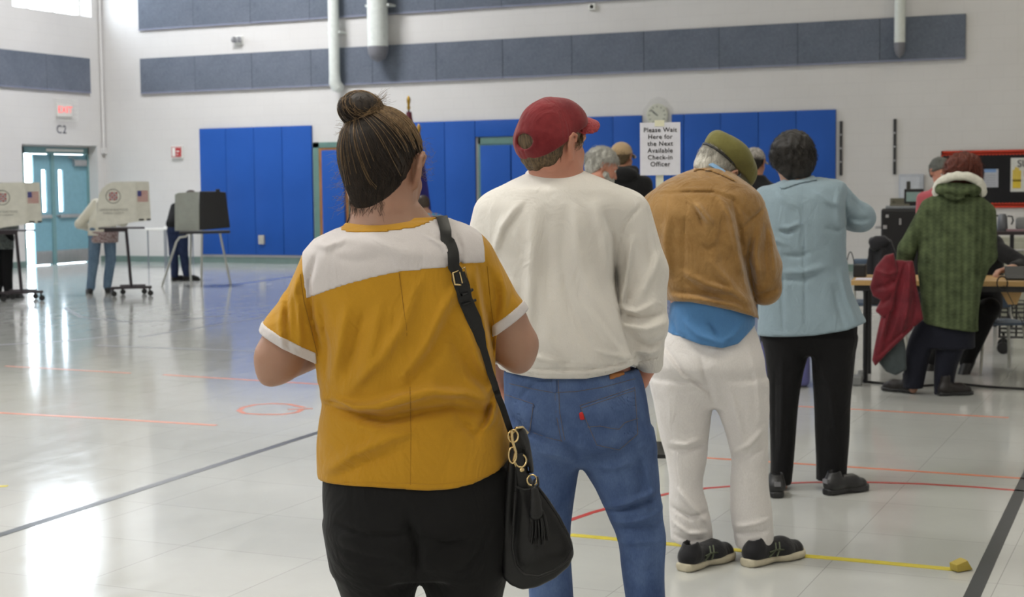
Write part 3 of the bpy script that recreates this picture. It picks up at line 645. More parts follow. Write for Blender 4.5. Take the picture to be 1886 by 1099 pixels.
def mat_hair(name, c1, c2, rough=.55, sc=(60, 60, 6)):
    t = NT(name, rough, .45); n = t.noise(4, 4, .6, t.mapped(sc)); t.color(t.ramp(n, [(.35, c1), (.65, c2)])); t.bump(n, .6, .002); t.b.inputs['Anisotropic'].default_value = .4; return t.m

def loc(f, c, R, s=1.0, rad=.2):
    """evaluate a shape given in a local frame (face towards +y)"""
    c = np.array(c, float); R = np.array(R)
    def g(X, Y, Z):
        x, y, z = (X-c[0])/s, (Y-c[1])/s, (Z-c[2])/s
        return f(R[0,0]*x+R[1,0]*y+R[2,0]*z, R[0,1]*x+R[1,1]*y+R[2,1]*z, R[0,2]*x+R[1,2]*y+R[2,2]*z)*s
    g.bb = (c-rad*s, c+rad*s); return g
def short_hair(fig, c, R, s, line, thick, mat, n=900, L=(.02, .035), seed=1, lift=.25, jit=.3, flow=(0, -.25, -1), name='hair', sel=None, rw=.0005, bulge=None, h=.004, mat2=None, side=0.0, rough=.0022):
    """cropped hair: a scalp layer with hairs lying over it; line(x, y) = lowest height of the hair in head space"""
    c = np.array(c, float); R = np.array(R); r0 = np.array((.076, .094, .088)); o0 = np.array((0, -.012, .008))
    f = Fld().u(loc(ellip(o0, r0+thick), c, R, s)); f.u(loc(ellip((0, -.036, -.048), (.056+thick*.5, .054+thick*.6, .056)), c, R, s), .03)
    if bulge: 
        for b in bulge: f.u(loc(ellip(*b), c, R, s), .02)
    pz = np.random.default_rng(seed+50).uniform(0, 6, 4)
    f.disp(loc(lambda x, y, z: rough*(np.sin(95*x+40*z+pz[0]+2.2*np.sin(55*y+pz[1]))*np.sin(70*z+60*y+pz[2]+1.8*np.sin(80*x))+.5*np.sin(160*x+90*y+pz[3])*np.sin(120*z)), c, R, s))
    f.cut(loc(lambda x, y, z: (line(x, y)-z)*.75, c, R, s), .008)
    hp = put(name, isomesh(f, h, name), mat, fig.root); r = np.random.default_rng(seed); P = []; fl = np.array(flow, float)
    tries = 0
    while len(P) < n and tries < n*20:
        tries += 1; d = r.normal(0, 1, 3); d /= np.linalg.norm(d); q = o0+d*(r0+thick*.9)
        if q[2] < line(q[0], q[1])+.004 or (sel and not sel(q)): continue
        nr = d/(r0+thick); nr /= np.linalg.norm(nr); t = fl+np.array((side, 0, 0))+r.normal(0, jit, 3); t = t-nr*(t@nr); t /= np.linalg.norm(t)+1e-9; ln = r.uniform(*L); u = np.linspace(0, 1, 7)[:, None]
        bend = r.normal(0, .3, 3); K = q+t*u*ln+nr*(np.sin(u*2.2)*lift*ln*r.uniform(.2, 1))-nr*(u**2)*ln*.25+bend*u**2*ln*.3; P.append(c+(K*s) @ R.T)
    if P:
        k = int(len(P)*.75) if mat2 else len(P); hair_rods(P[:k], 'hair_strands', mat, hp, rw, rw*.5)
        if mat2: hair_rods(P[k:], 'hair_highlights', mat2, hp, rw, rw*.5)
    return hp
# ================================================================== woman in the yellow and white tee
SK = mat_skin('fair_skin', rgb(170, 134, 114)); SK2 = mat_skin('ruddy_skin', rgb(192, 138, 116)); SK3 = mat_skin('pale_skin', rgb(214, 168, 146)); SKB = mat_skin('brown_skin', rgb(176, 126, 98))
M_MUST = mat_cloth('mustard_jersey', rgb(190, 140, 34), .07, 700, streak=(1, 1, 3)); M_OFFW = mat_cloth('white_jersey', rgb(212, 206, 206), .03, 700, streak=(1, 1, 3)); M_BLKP = mat_cloth('black_stretch', rgb(17, 17, 18), .1, 800, rough=.8, sheen=0.05)
wm = Fig(760, 2.78, 'person', 'woman with a top bun in a mustard and white ringer tee, nearest in the line')
def sc(F_, ofs):                            # field grown by ofs metres
    return lambda X, Y, Z: F_(X, Y, Z)-ofs
tr = [(404, 652, 832, .02, .06), (414, 632, 856, .015, .08), (425, 612, 872, .01, .092), (440, 586, 884, .005, .102), (470, 562, 896, 0, .115), (520, 556, 905, 0, .122), (580, 562, 910, 0, .128), (640, 576, 912, 0, .130), (690, 586, 914, 0, .130), (738, 592, 922, 0, .128), (775, 587, 934, 0, .135), (815, 583, 943, 0, .142), (860, 584, 951, 0, .148), (925, 587, 958, 0, .152)]
tee = Fld().u(wm.rows(tr, 2.25))
tee.u(wm.cap((612, 492, 0), (540, 622, .0), 50, 57, 1.15), .03); tee.u(wm.cap((540, 622, 0), (528, 668, .01), 57, 60, 1.15), 0.02)
tee.u(wm.cap((866, 480, 0), (934, 590, .01), 46, 40, 1.2), .03); tee.u(wm.cap((934, 590, .01), (950, 640, .03), 40, 42, 1.2), 0.02)
cl = wm.half((470, 606), (583, 664), 0); cr = wm.half((912, 614), (972, 570), 0)
def sleeve_cut(X, Y, Z):
    a = cl(X, Y, Z); b = cr(X, Y, Z); xl, xr_ = wm.x(584, 0, 660), wm.x(911, 0, 610)
    tl = np.where(X < xl, -a, -1.0); tr_ = np.where(X > xr_, -b, -1.0); z1 = wm.z(715)
    return np.where(Z > z1, np.maximum(tl, tr_), -1.0)
sg_ = 1.0 if cl(np.array([wm.p(520, 700)[0]]), np.zeros(1), np.array([wm.p(520, 700)[2]]))[0] > 0 else -1.0
sg2 = 1.0 if cr(np.array([wm.p(950, 660)[0]]), np.zeros(1), np.array([wm.p(950, 660)[2]]))[0] > 0 else -1.0
def sleeve_cut(X, Y, Z):
    a = sg_*cl(X, Y, Z); b = sg2*cr(X, Y, Z); z1 = wm.z(735)
    L = np.where((X < wm.x(584, 0, 660)) & (Z > z1), a, -1.0); R_ = np.where((X > wm.x(913, 0, 610)) & (Z > z1), b, -1.0); return np.maximum(L, R_)+0*Y
tee.disp(wm.folds([
    ([(596, 742), (640, 748), (690, 744), (740, 728), (800, 716), (860, 722), (905, 742)], 11, 11, 'r'), ([(600, 752), (650, 762), (710, 770), (770, 756), (830, 748), (890, 762)], 10, 9, 'v'),
    ([(600, 745), (625, 742), (655, 752)], 7, 8, 'v'), ([(615, 735), (650, 745), (668, 750)], 7, 7, 'r'),
    ([(860, 505), (820, 560), (780, 640), (740, 690)], 12, 4.5, 'r'), ([(770, 520), (740, 600), (700, 660), (640, 720)], 14, 5, 'r'), ([(800, 700), (760, 724), (700, 748)], 12, 5, 'r'), ([(840, 560), (800, 640), (760, 700)], 14, 4, 'v'),
    ([(640, 560), (625, 640), (610, 700)], 14, 4.5, 'r'), ([(672, 570), (655, 640), (640, 690)], 10, 4, 'v'), ([(590, 560), (600, 640), (598, 700)], 10, 5, 'v'), ([(700, 560), (690, 620), (668, 690)], 12, 3, 'r'),
    ([(738, 498), (748, 600), (755, 700), (756, 895)], 3, 1.2, 'v'), ([(880, 500), (890, 560), (905, 640), (908, 700)], 10, 5, 'f'), ([(895, 480), (905, 560), (912, 640)], 8, 3, 'v'),
    ([(600, 870), (650, 830), (720, 800), (760, 790)], 12, 5, 'r'), ([(620, 880), (680, 846), (740, 822)], 12, 3.5, 'v'), ([(640, 770), (700, 790), (740, 785)], 14, 3, 'r'),
    ([(905, 740), (898, 770), (880, 800)], 8, 6, 'v'), ([(918, 735), (905, 775), (885, 796)], 7, 6, 'r'), ([(800, 782), (850, 784), (884, 782)], 4, 2, 'v'), ([(820, 600), (870, 690), (905, 735)], 14, 4, 'v'),
    ([(860, 700), (895, 725), (915, 715)], 10, 5, 'r'), ([(840, 760), (872, 800), (884, 796)], 8, 4, 'v'), ([(860, 600), (880, 660), (900, 700)], 10, 5, 'r'),
    ([(580, 470), (566, 520), (572, 590), (590, 655)], 7, 5, 'v'), ([(550, 500), (530, 560), (536, 620)], 8, 3.5, 'r'), ([(515, 550), (512, 600), (520, 650)], 8, 3.5, 'r'), ([(540, 520), (548, 580), (552, 640)], 7, 4, 'r'), ([(527, 540), (525, 590), (530, 640)], 6, 3, 'v'),
    ([(780, 425), (820, 450), (845, 490)], 8, 3.5, 'f'), ([(640, 440), (700, 450), (770, 470)], 16, 2.5, 'r'), ([(600, 470), (660, 480), (720, 470)], 18, 2, 'v'), ([(840, 430), (850, 460), (848, 490)], 6, 3, 'v'), ([(575, 450), (600, 455), (640, 440)], 8, 3, 'r'),
    ([(925, 500), (935, 540), (930, 580)], 9, 3, 'r'), ([(905, 500), (918, 550), (916, 600)], 8, 3.5, 'v')], 0.02))
tee.disp(wm.wrinkle(1.6, (22, 18, 12), 3))
hemf = wm.hem([(560, 905), (590, 902), (620, 899), (680, 896), (740, 898), (790, 901), (830, 899), (870, 892), (905, 880), (930, 868), (950, 850), (1000, 840)], -.13)
tee.cut(hemf, .004).cut(sleeve_cut, .003)
ts = put('t_shirt', isomesh(tee, .0045, 't_shirt'), M_MUST, wm.root)
wm.patch(tee, [(627, 421), (653, 426), (702, 424), (768, 416), (800, 403), (812, 400), (850, 404), (880, 420), (893, 437), (896, 460), (897, 488), (848, 488), (822, 493), (740, 500), (700, 508), (640, 524), (600, 538), (560, 555), (554, 520), (548, 470), (575, 438), (600, 425)], 'yoke', M_OFFW, 1.8, h=.0035, parent=ts)
wm.patch(tee, [(622, 424), (632, 411), (660, 411.5), (702, 411), (755, 404), (787, 397), (806, 390), (806, 405), (797, 409), (768, 420), (702, 429), (653, 431), (625, 427)], 'neck_band', M_MUST, 3.2, h=.003, parent=ts)
# sleeve bands
for side in (0, 1):
    a, b = (((470, 606), (583, 664)) if side == 0 else ((912, 614), (972, 570)))
    P, Q = wm.p(*a), wm.p(*b); d = (Q-P)/np.linalg.norm(Q-P); nrm = np.array((d[2], 0, -d[0])); 
    if nrm[2] < 0: nrm = -nrm
    wd = .019
    def band(X, Y, Z, P=P, nrm=nrm, side=side):
        t = (X-P[0])*nrm[0]+(Z-P[2])*nrm[2]; v = np.maximum(np.abs(t-wd/2)-wd/2, tee(X, Y, Z)-.0022); v = np.maximum(v, -(tee(X, Y, Z)+.006))
        return np.maximum(v, (X-wm.x(586, 0, 650)) if side == 0 else (wm.x(905, 0, 650)-X))
    lo = np.minimum(P, Q)-.06; hi = np.maximum(P, Q)+.06; lo[1] = -.12; hi[1] = .12; put('sleeve_band', isomesh(band, .0032, 'sleeve_band', (lo, hi)), M_OFFW, ts)
wm.seam(tee, [(596, 893), (640, 888), (740, 889), (800, 892), (860, 886), (910, 871), (945, 846)], 'hem_stitch', M_MUST, .5, .1, parent=ts)
M_SEAM = mat_cloth('mustard_seam', rgb(150, 106, 22), .05, 500)
for q in ([(735, 503), (748, 600), (755, 700), (757, 800), (756, 892)], [(553, 505), (560, 555), (574, 610), (585, 655)], [(897, 490), (904, 560), (911, 608)]): wm.seam(tee, q, 'shirt_seam', M_SEAM, .7, .45, parent=ts)
# trousers
pan = Fld().u(wm.rows([(850, 596, 944, 0, .135), (905, 594, 948, 0, .150), (950, 597, 946, -.005, .155), (1000, 605, 942, -.005, .150), (1040, 612, 938, 0, .135)], 2.4))
pan.u(wm.rows([(960, 598, 778, 0, .13), (1045, 613, 774, .0, .125), (1099, 630, 764, .0, .11), (1200, 652, 756, 0, .085), (1330, 668, 752, 0, .07), (1500, 668, 752, 0, .075), (1690, 684, 746, 0, .06)], 2.1), .02)
pan.u(wm.rows([(960, 768, 946, 0, .13), (1045, 771, 936, .0, .125), (1099, 786, 925, .0, .11), (1200, 796, 908, 0, .085), (1330, 802, 892, 0, .07), (1500, 800, 892, 0, .075), (1690, 808, 872, 0, .06)], 2.1), .02)
pan.disp(wm.folds([([(620, 965), (680, 978), (740, 975), (765, 960)], 9, 5, 'v'), ([(750, 950), (765, 975), (770, 1040)], 9, 8, 'v'), ([(770, 975), (820, 990), (870, 982)], 9, 5, 'v'), ([(620, 1005), (680, 1018), (730, 1020)], 8, 3, 'v'), ([(900, 960), (880, 1010), (850, 1040)], 9, 3, 'v')], .02))
put('trousers', isomesh(pan, .006, 'trousers'), M_BLKP, wm.root)
for (a, b, an) in ((-.045, -.075, 8), (.10, -.075, -8)): make_shoe(wm, (a, b), an, .245, (M_BLACK, M_BLACK))
# body
RW = Rxyz(-24, 10, 2); hc = wm.p(704, 296, .035)
bd = Fld(); T = add_head(bd, hc, RW, .92, wm.p(712, 418, .0), .056, jaw=.95, ears=(0, 1))
bd.u(capsule(wm.p(690, 420, .01), wm.p(760, 418, .01), .035, .035), .03)
bd.u(wm.rows([(425, 640, 830, .01, .06), (470, 590, 870, 0, .09), (560, 585, 890, 0, .10), (690, 605, 895, 0, .10), (800, 605, 920, 0, .11), (930, 612, 925, 0, .12), (1030, 630, 920, 0, .11)], 2.3), .04)
bd.u(wm.cap((600, 500, 0), (540, 610, .0), 34, 42, 1.1), .03); bd.u(wm.cap((540, 610, 0), (515, 655, .0), 42, 44, 1.1), .03); bd.u(wm.cap((513, 662, .0), (600, 640, .18), 43, 30), .012); bd.u(wm.cap((494, 694, -.01), (500, 690, .01), 12, 14), .03)
bd.u(wm.cap((884, 494, 0), (930, 590, .01), 28, 34, 1.1), .03); bd.u(wm.cap((930, 590, .01), (948, 632, .02), 34, 42, 1.1), .03); bd.u(wm.cap((948, 636, .02), (850, 620, .20), 42, 29), .014); bd.u(wm.cap((955, 662, .01), (957, 668, .02), 14, 16), .03)
lh, rh = wm.p(612, 636, .21), wm.p(838, 616, .22)
add_hand(bd, lh, (0.75, .55, .30), (.2, -.3, .9), 1.0, .45, 1); add_hand(bd, rh, (-.75, .55, .35), (-.2, -.3, .9), 1.0, .45, -1)
for (x0, x1) in ((690, 700), (850, 840)):
    bd.u(wm.cap((x0, 1000, 0), (x0+10 if x0 < 760 else x0, 1330, 0), 62, 40), .03); bd.u(wm.cap((x0+8 if x0 < 760 else x0-2, 1330, 0), (x0+10, 1720, 0), 40, 26), .02)
put('body', bodymesh(bd, .0055, .0028, wm.z(408)), SK, wm.root); add_eyes(wm, T, RW, .92)
# phone held in both hands
# hair
MH1 = mat_hair('dark_brown_hair', rgb(28, 21, 17), rgb(52, 40, 31)); MH2 = mat_hair('honey_streaks', rgb(96, 74, 50), rgb(150, 122, 86)); Rn = np.array(RW)
hcc = np.array(hc); hr = np.array((.0735, .092, .085)); hoff = Rn @ np.array((0, -.012, .010))
def hairline(y): return np.interp(y, [-.12, -.045, -.026, -.016, .012, .028, .05, .085], [-.106, -.100, -.055, .006, .022, .012, .030, .052])
cap_ = Fld().u(ellip(hcc+hoff, hr, RW)); cap_.u(ellip(hcc+Rn @ np.array((.004, -.034, -.050)), (.044, .050, .048), RW), .03); cap_.u(ellip(hcc+Rn @ np.array((.010, -.026, -.088)), (.036, .038, .038), RW), .025)
def hcut(X, Y, Z):
    x, y, z = X-hcc[0], Y-hcc[1], Z-hcc[2]; yy = Rn[0,1]*x+Rn[1,1]*y+Rn[2,1]*z; zz = Rn[0,2]*x+Rn[1,2]*y+Rn[2,2]*z; return (hairline(yy)-zz)*.7
cap_.cut(hcut, .006)
bun = wm.p(664, 202, .0); base = wm.p(676, 238, .01)
cap_.u(capsule(base+np.array((.006, 0, -.020)), bun, .031, .024), .012); cap_.u(ellip(bun+(0, 0, .002), (.037, .034, .031)), .006)
hair = put('hair', isomesh(cap_, .004, 'hair'), MH1, wm.root)
def slerp(a, b, t):
    o = math.acos(max(-1, min(1, float(a@b)))); return (np.sin((1-t)*o)[:, None]*a+np.sin(t*o)[:, None]*b)/math.sin(o) if o > 1e-3 else np.repeat(a[None], len(t), 0)
c0 = hcc+hoff; db = base-c0; db = Rn.T @ db; db = db/hr; db /= np.linalg.norm(db)
def scalp(n_, lift=(.0005, .004), seed=1, sel=None, wob=.004, tend=1.0):
    r = np.random.default_rng(seed); out = []
    while len(out) < n_:
        ph = r.uniform(-math.pi, math.pi); y = math.cos(ph); x = math.sin(ph)
        el = np.interp(abs(ph), [0, 1.0, 1.35, 1.9, 2.3, math.pi], [.72, .35, .05, -.45, -.95, -1.10])+abs(r.normal(0, .18))*(1 if abs(ph) > 1.6 else .2)
        d0 = np.array((x*math.cos(el), y*math.cos(el), math.sin(el))); 
        if sel and not sel(d0): continue
        t = np.linspace(r.uniform(0, .35), tend*r.uniform(.9, 1), 16); D = slerp(d0, db, t); L = r.uniform(*lift); k = 1+L/.085
        Pn = D*hr*k; w1 = r.normal(0, wob, 3); w2 = r.normal(0, wob*.5, 3)
        Pn = Pn+np.sin(math.pi*t)[:, None]*w1*.5+np.sin(3*math.pi*t)[:, None]*w2*.4; nr = np.linalg.norm(Pn/hr, axis=1); Pn = Pn*(np.maximum(nr, 1.0+L/.1)/nr)[:, None]
        P = c0+Pn @ Rn.T; out.append(P)
    return out
def drape(paths, lift, fld=None):
    fld = fld or cap_; P = np.array(paths); sh = P.shape; Q = P.reshape(-1, 3); e = .002; rr = np.random.default_rng(5); lf = lift*(1+1.2*rr.random(sh[0]))[:, None]*np.ones(sh[1]); lf = lf.ravel()
    for _ in range(3):
        d = fld(Q[:, 0], Q[:, 1], Q[:, 2]); g = np.stack([fld(Q[:, 0]+e*(k == 0), Q[:, 1]+e*(k == 1), Q[:, 2]+e*(k == 2))-d for k in range(3)], 1)/e; gn = np.linalg.norm(g, axis=1)[:, None]+1e-6; st = np.clip((d-lf)[:, None]/gn, -.012, .012); st = np.where(np.abs(st) < .03, st, 0); Q = Q-st*g/gn
    return list(Q.reshape(sh))
def swirl(n_, seed, ax, rr=(.8, 1.08), amp=.1):
    r = np.random.default_rng(seed); out = []; ax = np.array(ax, float); ax /= np.linalg.norm(ax); u = np.cross(ax, (0, 1, 0)); u /= np.linalg.norm(u); v = np.cross(ax, u)
    for _ in range(n_):
        a0 = r.uniform(0, 6.28); L = r.uniform(1.2, 3.2); h = r.uniform(-.9, .9); t = np.linspace(0, 1, 18); a = a0+L*t; hh = h+.5*(t-.5)*r.uniform(-1, 1); q = np.sqrt(np.clip(1-hh**2, .08, 1))*r.uniform(*rr)
        P = bun+(u*np.cos(a)[:, None]*q[:, None]+v*np.sin(a)[:, None]*q[:, None]+ax*hh[:, None]*.9)*np.array((.039, .036, .034)); out.append(P)
    return out
hair_rods(drape(scalp(2000, seed=1), .0008)+swirl(420, 2, (.3, -.8, .5)), 'hair_strands', MH1, hair, .0007, .0004)
hair_rods(drape(scalp(200, (.003, .0055), 4, lambda d: d[0] > .15 and d[2] > -.1)+scalp(50, (.003, .005), 5), .0022)+[p for p in swirl(170, 6, (.3, -.8, .5), (1.0, 1.12)) if p[:, 2].mean() > bun[2]-.004], 'hair_highlights', MH2, hair, .0006, .0003)
r_ = np.random.default_rng(9); fly = []
def curl(p, d, L, rad, turns, n_=26):
    t = np.linspace(0, 1, n_); d = np.array(d, float); d /= np.linalg.norm(d); u = np.cross(d, (0, 1, .2)); u /= np.linalg.norm(u); v = np.cross(d, u); a = t*turns*6.28+r_.uniform(0, 6.28); g = np.sin(math.pi*np.clip(t*.8+.1, 0, 1))
    P = p+d*(L*t)[:, None]+(u*np.cos(a)[:, None]+v*np.sin(a)[:, None])*(rad*g)[:, None]; return P-(P[0]-p)
for _ in range(46): q = wm.p(772+r_.uniform(-8, 4), 300+r_.uniform(-40, 28), .09); fly.append(curl(q, (1, 0, r_.uniform(-.6, .4)), r_.uniform(.012, .034), r_.uniform(.003, .009), r_.uniform(.4, 1.6)))
for _ in range(60): q = wm.p(640+r_.uniform(-8, 10), 300+r_.uniform(-20, 85), .06); fly.append(curl(q, (-1, 0, r_.uniform(-1.2, .2)), r_.uniform(.012, .040), r_.uniform(.002, .007), r_.uniform(.3, 1.3)))
for _ in range(40): q = bun+np.array((.026, 0, .012))+r_.normal(0, .005, 3); fly.append(curl(q, (r_.uniform(.5, 1), 0, r_.uniform(-.1, 1)), r_.uniform(.015, .034), .002, .4))
for _ in range(26): q = wm.p(636, 236, .0)+r_.normal(0, .006, 3); fly.append(curl(q, (-1, 0, r_.uniform(-.6, .3)), r_.uniform(.006, .02), .002, .5))
hair_rods(fly, 'stray_curls', mat_hair('loose_curls', rgb(110, 92, 72), rgb(160, 140, 112)), hair, .00030, .00018)
nape = []
for _ in range(300):
    a = r_.uniform(-1.0, .75); q = c0+Rn @ (np.array((math.sin(a)*.060, -.022-.036*math.cos(a), -.100+r_.uniform(-.012, .034)-(.014 if abs(a) > .7 else 0)))); d = Rn @ np.array((r_.uniform(-.5, .5)-a*.15, .05, -1)); nape.append(curl(q, d, r_.uniform(.006, .020), r_.uniform(.001, .003), r_.uniform(.2, .8), 12))
nape = drape(nape, .0006, bd); up = []
for _ in range(1100):
    a = r_.uniform(-1.5, 1.5); y_ = -.024-.040*math.cos(a); q = c0+Rn @ np.array((math.sin(a)*.062, y_, float(hairline(y_-.012))-.010+r_.uniform(-.016, .012)))
    d = (base-q)*np.array((.6, 1, 1)); d = d/np.linalg.norm(d)+r_.normal(0, .10, 3); t_ = np.linspace(0, 1, 12)[:, None]; up.append(q+d*t_*r_.uniform(.035, .07))
hair_rods(drape(up, .0007), 'hair_underside', MH1, hair, .0004, .0007)
hair_rods(nape, 'nape_hair', MH1, hair, .0003, .00015)
# ================================================================== man in the cream sweatshirt
M_CREAM = mat_cloth('cream_fleece', rgb(222, 218, 212), .03, 600, rough=.95, streak=(1, 1, 4), bump=.3, big=3)
def mat_denim(name, c, hi):
    t = NT(name, .85, .2); n = t.noise(5, 5, .65); n2 = t.noise(420, 2, .5, t.mapped((1, 1, .25))); n3 = t.noise(16, 4, .6, t.mapped((1, 1, .45)))
    b = t.ramp(n, [(.35, c), (.75, hi)]); b = t.mix(.45, b, t.ramp(n3, [(.3, c), (.75, hi)])); t.color(t.mix(.6, b, t.mix(1.0, b, t.ramp(n2, [(.25, (.72, .74, .8, 1)), (.75, (1.2, 1.18, 1.12, 1))]), 'MULTIPLY'))); t.bump(n2, .35, .0008); return t.m
M_DENIM = mat_denim('washed_denim', rgb(54, 74, 116), rgb(104, 126, 166)); M_THREAD = flat('tan_thread', rgb(120, 104, 84), .8); M_TANL = flat('tan_leather', rgb(170, 112, 62), .6)
mn = Fig(1085, 3.97, 'person', 'man in a dark red cap, cream sweatshirt and blue jeans, back to the camera')
sw = Fld().u(mn.rows([(314, 978, 1074, .03, .062), (322, 962, 1092, .025, .08), (334, 936, 1122, .015, .10), (352, 912, 1150, .0, .12), (385, 892, 1160, 0, .14), (430, 886, 1150, 0, .15), (500, 892, 1142, 0, .155), (570, 903, 1156, 0, .165), (630, 913, 1170, 0, .17), (664, 916, 1174, 0, .165), (682, 924, 1170, 0, .15), (712, 926, 1166, 0, .145)], 2.3))
sw.u(mn.cap((1152, 396, 0), (1188, 500, .0), 47, 41, 1.15), .035); sw.u(mn.cap((1188, 500, 0), (1190, 600, -.02), 40, 39, 1.1), .02); sw.u(mn.cap((1190, 600, -.02), (1197, 668, .03), 36, 25, 1.1), .02)
sw.u(mn.cap((915, 396, 0), (886, 500, .0), 44, 40, 1.15), .035); sw.u(mn.cap((886, 500, 0), (878, 600, -.01), 39, 36, 1.1), .02); sw.u(mn.cap((878, 600, -.01), (905, 670, .12), 34, 26, 1.1), .02)
mfold = mn.folds([
    ([(1112, 395), (1130, 440), (1134, 520), (1146, 600), (1162, 648)], 7, 8, 'v'), ([(1095, 380), (1112, 430), (1122, 500)], 12, 8, 'r'), ([(1060, 390), (1065, 460), (1090, 540), (1140, 620)], 15, 6, 'r'),
    ([(1040, 400), (1035, 480), (1050, 560), (1090, 640)], 18, 5, 'v'), ([(985, 400), (980, 500), (975, 600)], 14, 6, 'r'), ([(1005, 390), (1010, 480), (1005, 600)], 20, 6, 'v'), ([(960, 380), (930, 420), (915, 470)], 12, 5, 'f'),
    ([(1000, 520), (1010, 620), (1030, 660)], 14, 4, 'r'), ([(940, 520), (950, 600), (945, 660)], 12, 5, 'r'), ([(1080, 560), (1120, 620), (1150, 655)], 9, 6, 'r'), ([(1100, 640), (1130, 650), (1165, 662)], 7, 5, 'r'),
    ([(1150, 415), (1165, 395), (1185, 378)], 4, 2.5, 'v'), ([(1150, 415), (1140, 450), (1137, 480)], 4, 2.5, 'v'), ([(1165, 440), (1155, 500), (1145, 560)], 8, 6, 'r'), ([(1215, 470), (1190, 530), (1160, 570)], 9, 5, 'r'),
    ([(1160, 584), (1180, 590), (1222, 578)], 7, 7, 'v'), ([(1146, 568), (1170, 576), (1205, 560)], 7, 6, 'r'), ([(1150, 600), (1190, 606), (1228, 596)], 8, 6, 'r'), ([(1165, 625), (1195, 640), (1222, 630)], 7, 6, 'v'), ([(1170, 648), (1200, 655), (1220, 648)], 7, 4, 'r'),
    ([(930, 668), (1000, 676), (1080, 676), (1140, 668), (1172, 658)], 4, 4, 'v'), ([(940, 640), (1000, 655), (1040, 660)], 8, 4, 'r'), ([(1010, 640), (1040, 662), (1060, 668)], 6, 4, 'v'), ([(1190, 430), (1200, 480), (1196, 530)], 8, 4, 'v')], 0.02)
sw.disp(mfold); sw.disp(mn.wrinkle(2.4, (16, 14, 9), 5))
sw.cut(mn.hem([(880, 690), (930, 690), (1000, 697), (1080, 697), (1120, 691), (1168, 678), (1180, 700), (1240, 704)], -.15), .004)
swo = put('sweatshirt', isomesh(sw, .0055, 'sweatshirt'), M_CREAM, mn.root)
nk = [np.array(mn.p(1028+52*u, 316+9*u*u+3*u, .028-.062*math.sqrt(max(0, 1-u*u))))+np.array((0, 0, 0)) for u in np.linspace(-1, 1, 30)]; nk += [np.array(mn.p(1028+52*u, 330, .028+.055*math.sqrt(max(0, 1-u*u)))) for u in np.linspace(.95, -.95, 24)]; nk.append(nk[0])
put('rib_collar', rod_mesh('rib_collar', [nk], .0135, n=10), M_CREAM, swo)
mn.patch(sw, [(924, 670), (1000, 676), (1080, 677), (1130, 670), (1174, 660), (1172, 684), (1120, 691), (1080, 697), (1000, 697), (930, 691)], 'rib_hem', M_CREAM, 1.6, h=.0045, parent=swo)
mn.patch(sw, [(1176, 674), (1216, 664), (1212, 694), (1182, 698)], 'rib_cuff', M_CREAM, 2.2, h=.0045, parent=swo)
mn.seam(sw, [(1137, 478), (1141, 448), (1152, 415), (1167, 394), (1186, 376)], 'armhole_seam', M_CREAM, .9, .3, parent=swo)
# jeans
je = Fld().u(mn.rows([(672, 930, 1172, .0, .130), (700, 928, 1184, 0, .140), (750, 930, 1194, -.01, .155), (800, 938, 1202, -.01, .155), (825, 946, 1206, -.01, .132), (850, 962, 1196, 0, .09)], 2.4))
je.u(mn.rows([(790, 934, 1078, -.005, .135), (845, 942, 1069, 0, .12), (900, 956, 1060, 0, .105), (960, 964, 1053, .0, .09), (1010, 970, 1052, 0, .08), (1099, 975, 1056, 0, .08), (1200, 985, 1056, 0, .075), (1305, 985, 1052, 0, .072)], 2.2), .022)
je.u(mn.rows([(790, 1066, 1202, -.005, .135), (845, 1069, 1211, 0, .12), (900, 1098, 1216, 0, .105), (955, 1122, 1222, .0, .092), (1000, 1140, 1227, 0, .085), (1050, 1146, 1225, .0, .085), (1099, 1152, 1226, 0, .08), (1200, 1166, 1232, 0, .075), (1305, 1172, 1236, 0, .072)], 2.2), .022)
je.disp(mn.folds([([(940, 770), (975, 795), (1020, 808), (1045, 815)], 9, 7, 'v'), ([(1040, 812), (1062, 832), (1067, 850)], 9, 8, 'v'), ([(1070, 846), (1120, 838), (1180, 812)], 10, 6, 'v'), ([(1080, 862), (1130, 860), (1180, 845)], 10, 4, 'r'),
    ([(1122, 950), (1160, 938), (1215, 922)], 6, 8, 'v'), ([(1118, 940), (1160, 926), (1210, 908)], 7, 6, 'r'), ([(1132, 968), (1170, 962), (1222, 948)], 7, 6, 'r'), ([(1138, 985), (1180, 978), (1222, 975)], 6, 5, 'v'), ([(1140, 1010), (1180, 1002), (1222, 1004)], 8, 4, 'r'),
    ([(1190, 850), (1200, 900), (1205, 930)], 8, 5, 'r'), ([(1175, 840), (1182, 890), (1180, 925)], 8, 4, 'v'), ([(990, 830), (1030, 835), (1055, 850)], 7, 4, 'r'), ([(950, 740), (990, 700), (1020, 694)], 5, 3, 'v'), ([(1023, 700), (1026, 780), (1036, 815)], 2.5, 1.5, 'v'), ([(985, 900), (1000, 960), (1040, 985)], 9, 4, 'f'), ([(1150, 1040), (1185, 1060), (1215, 1050)], 9, 3, 'v')], 0.0))
je.disp(mn.wrinkle(1.8, (20, 18, 14), 8)); je.cut(mn.hem([(900, 688), (1240, 688)], -.1, up=False), .003)
jo = put('jeans', isomesh(je, .0055, 'jeans'), M_DENIM, mn.root)
pk = [(1066, 744), (1118, 728), (1170, 711), (1176, 800), (1140, 830), (1097, 822)]
pr = mn.patch(je, pk, 'back_pocket', M_DENIM, 1.6, h=.0045, parent=jo); pl = mn.patch(je, [(927, 722), (986, 742), (978, 798), (958, 808), (934, 796)], 'back_pocket', M_DENIM, 1.6, h=.0045, parent=jo)
def sew(pts, par, off=2.0): return mn.seam(je, pts, 'stitching', M_THREAD, .55, off, step=4, parent=par)
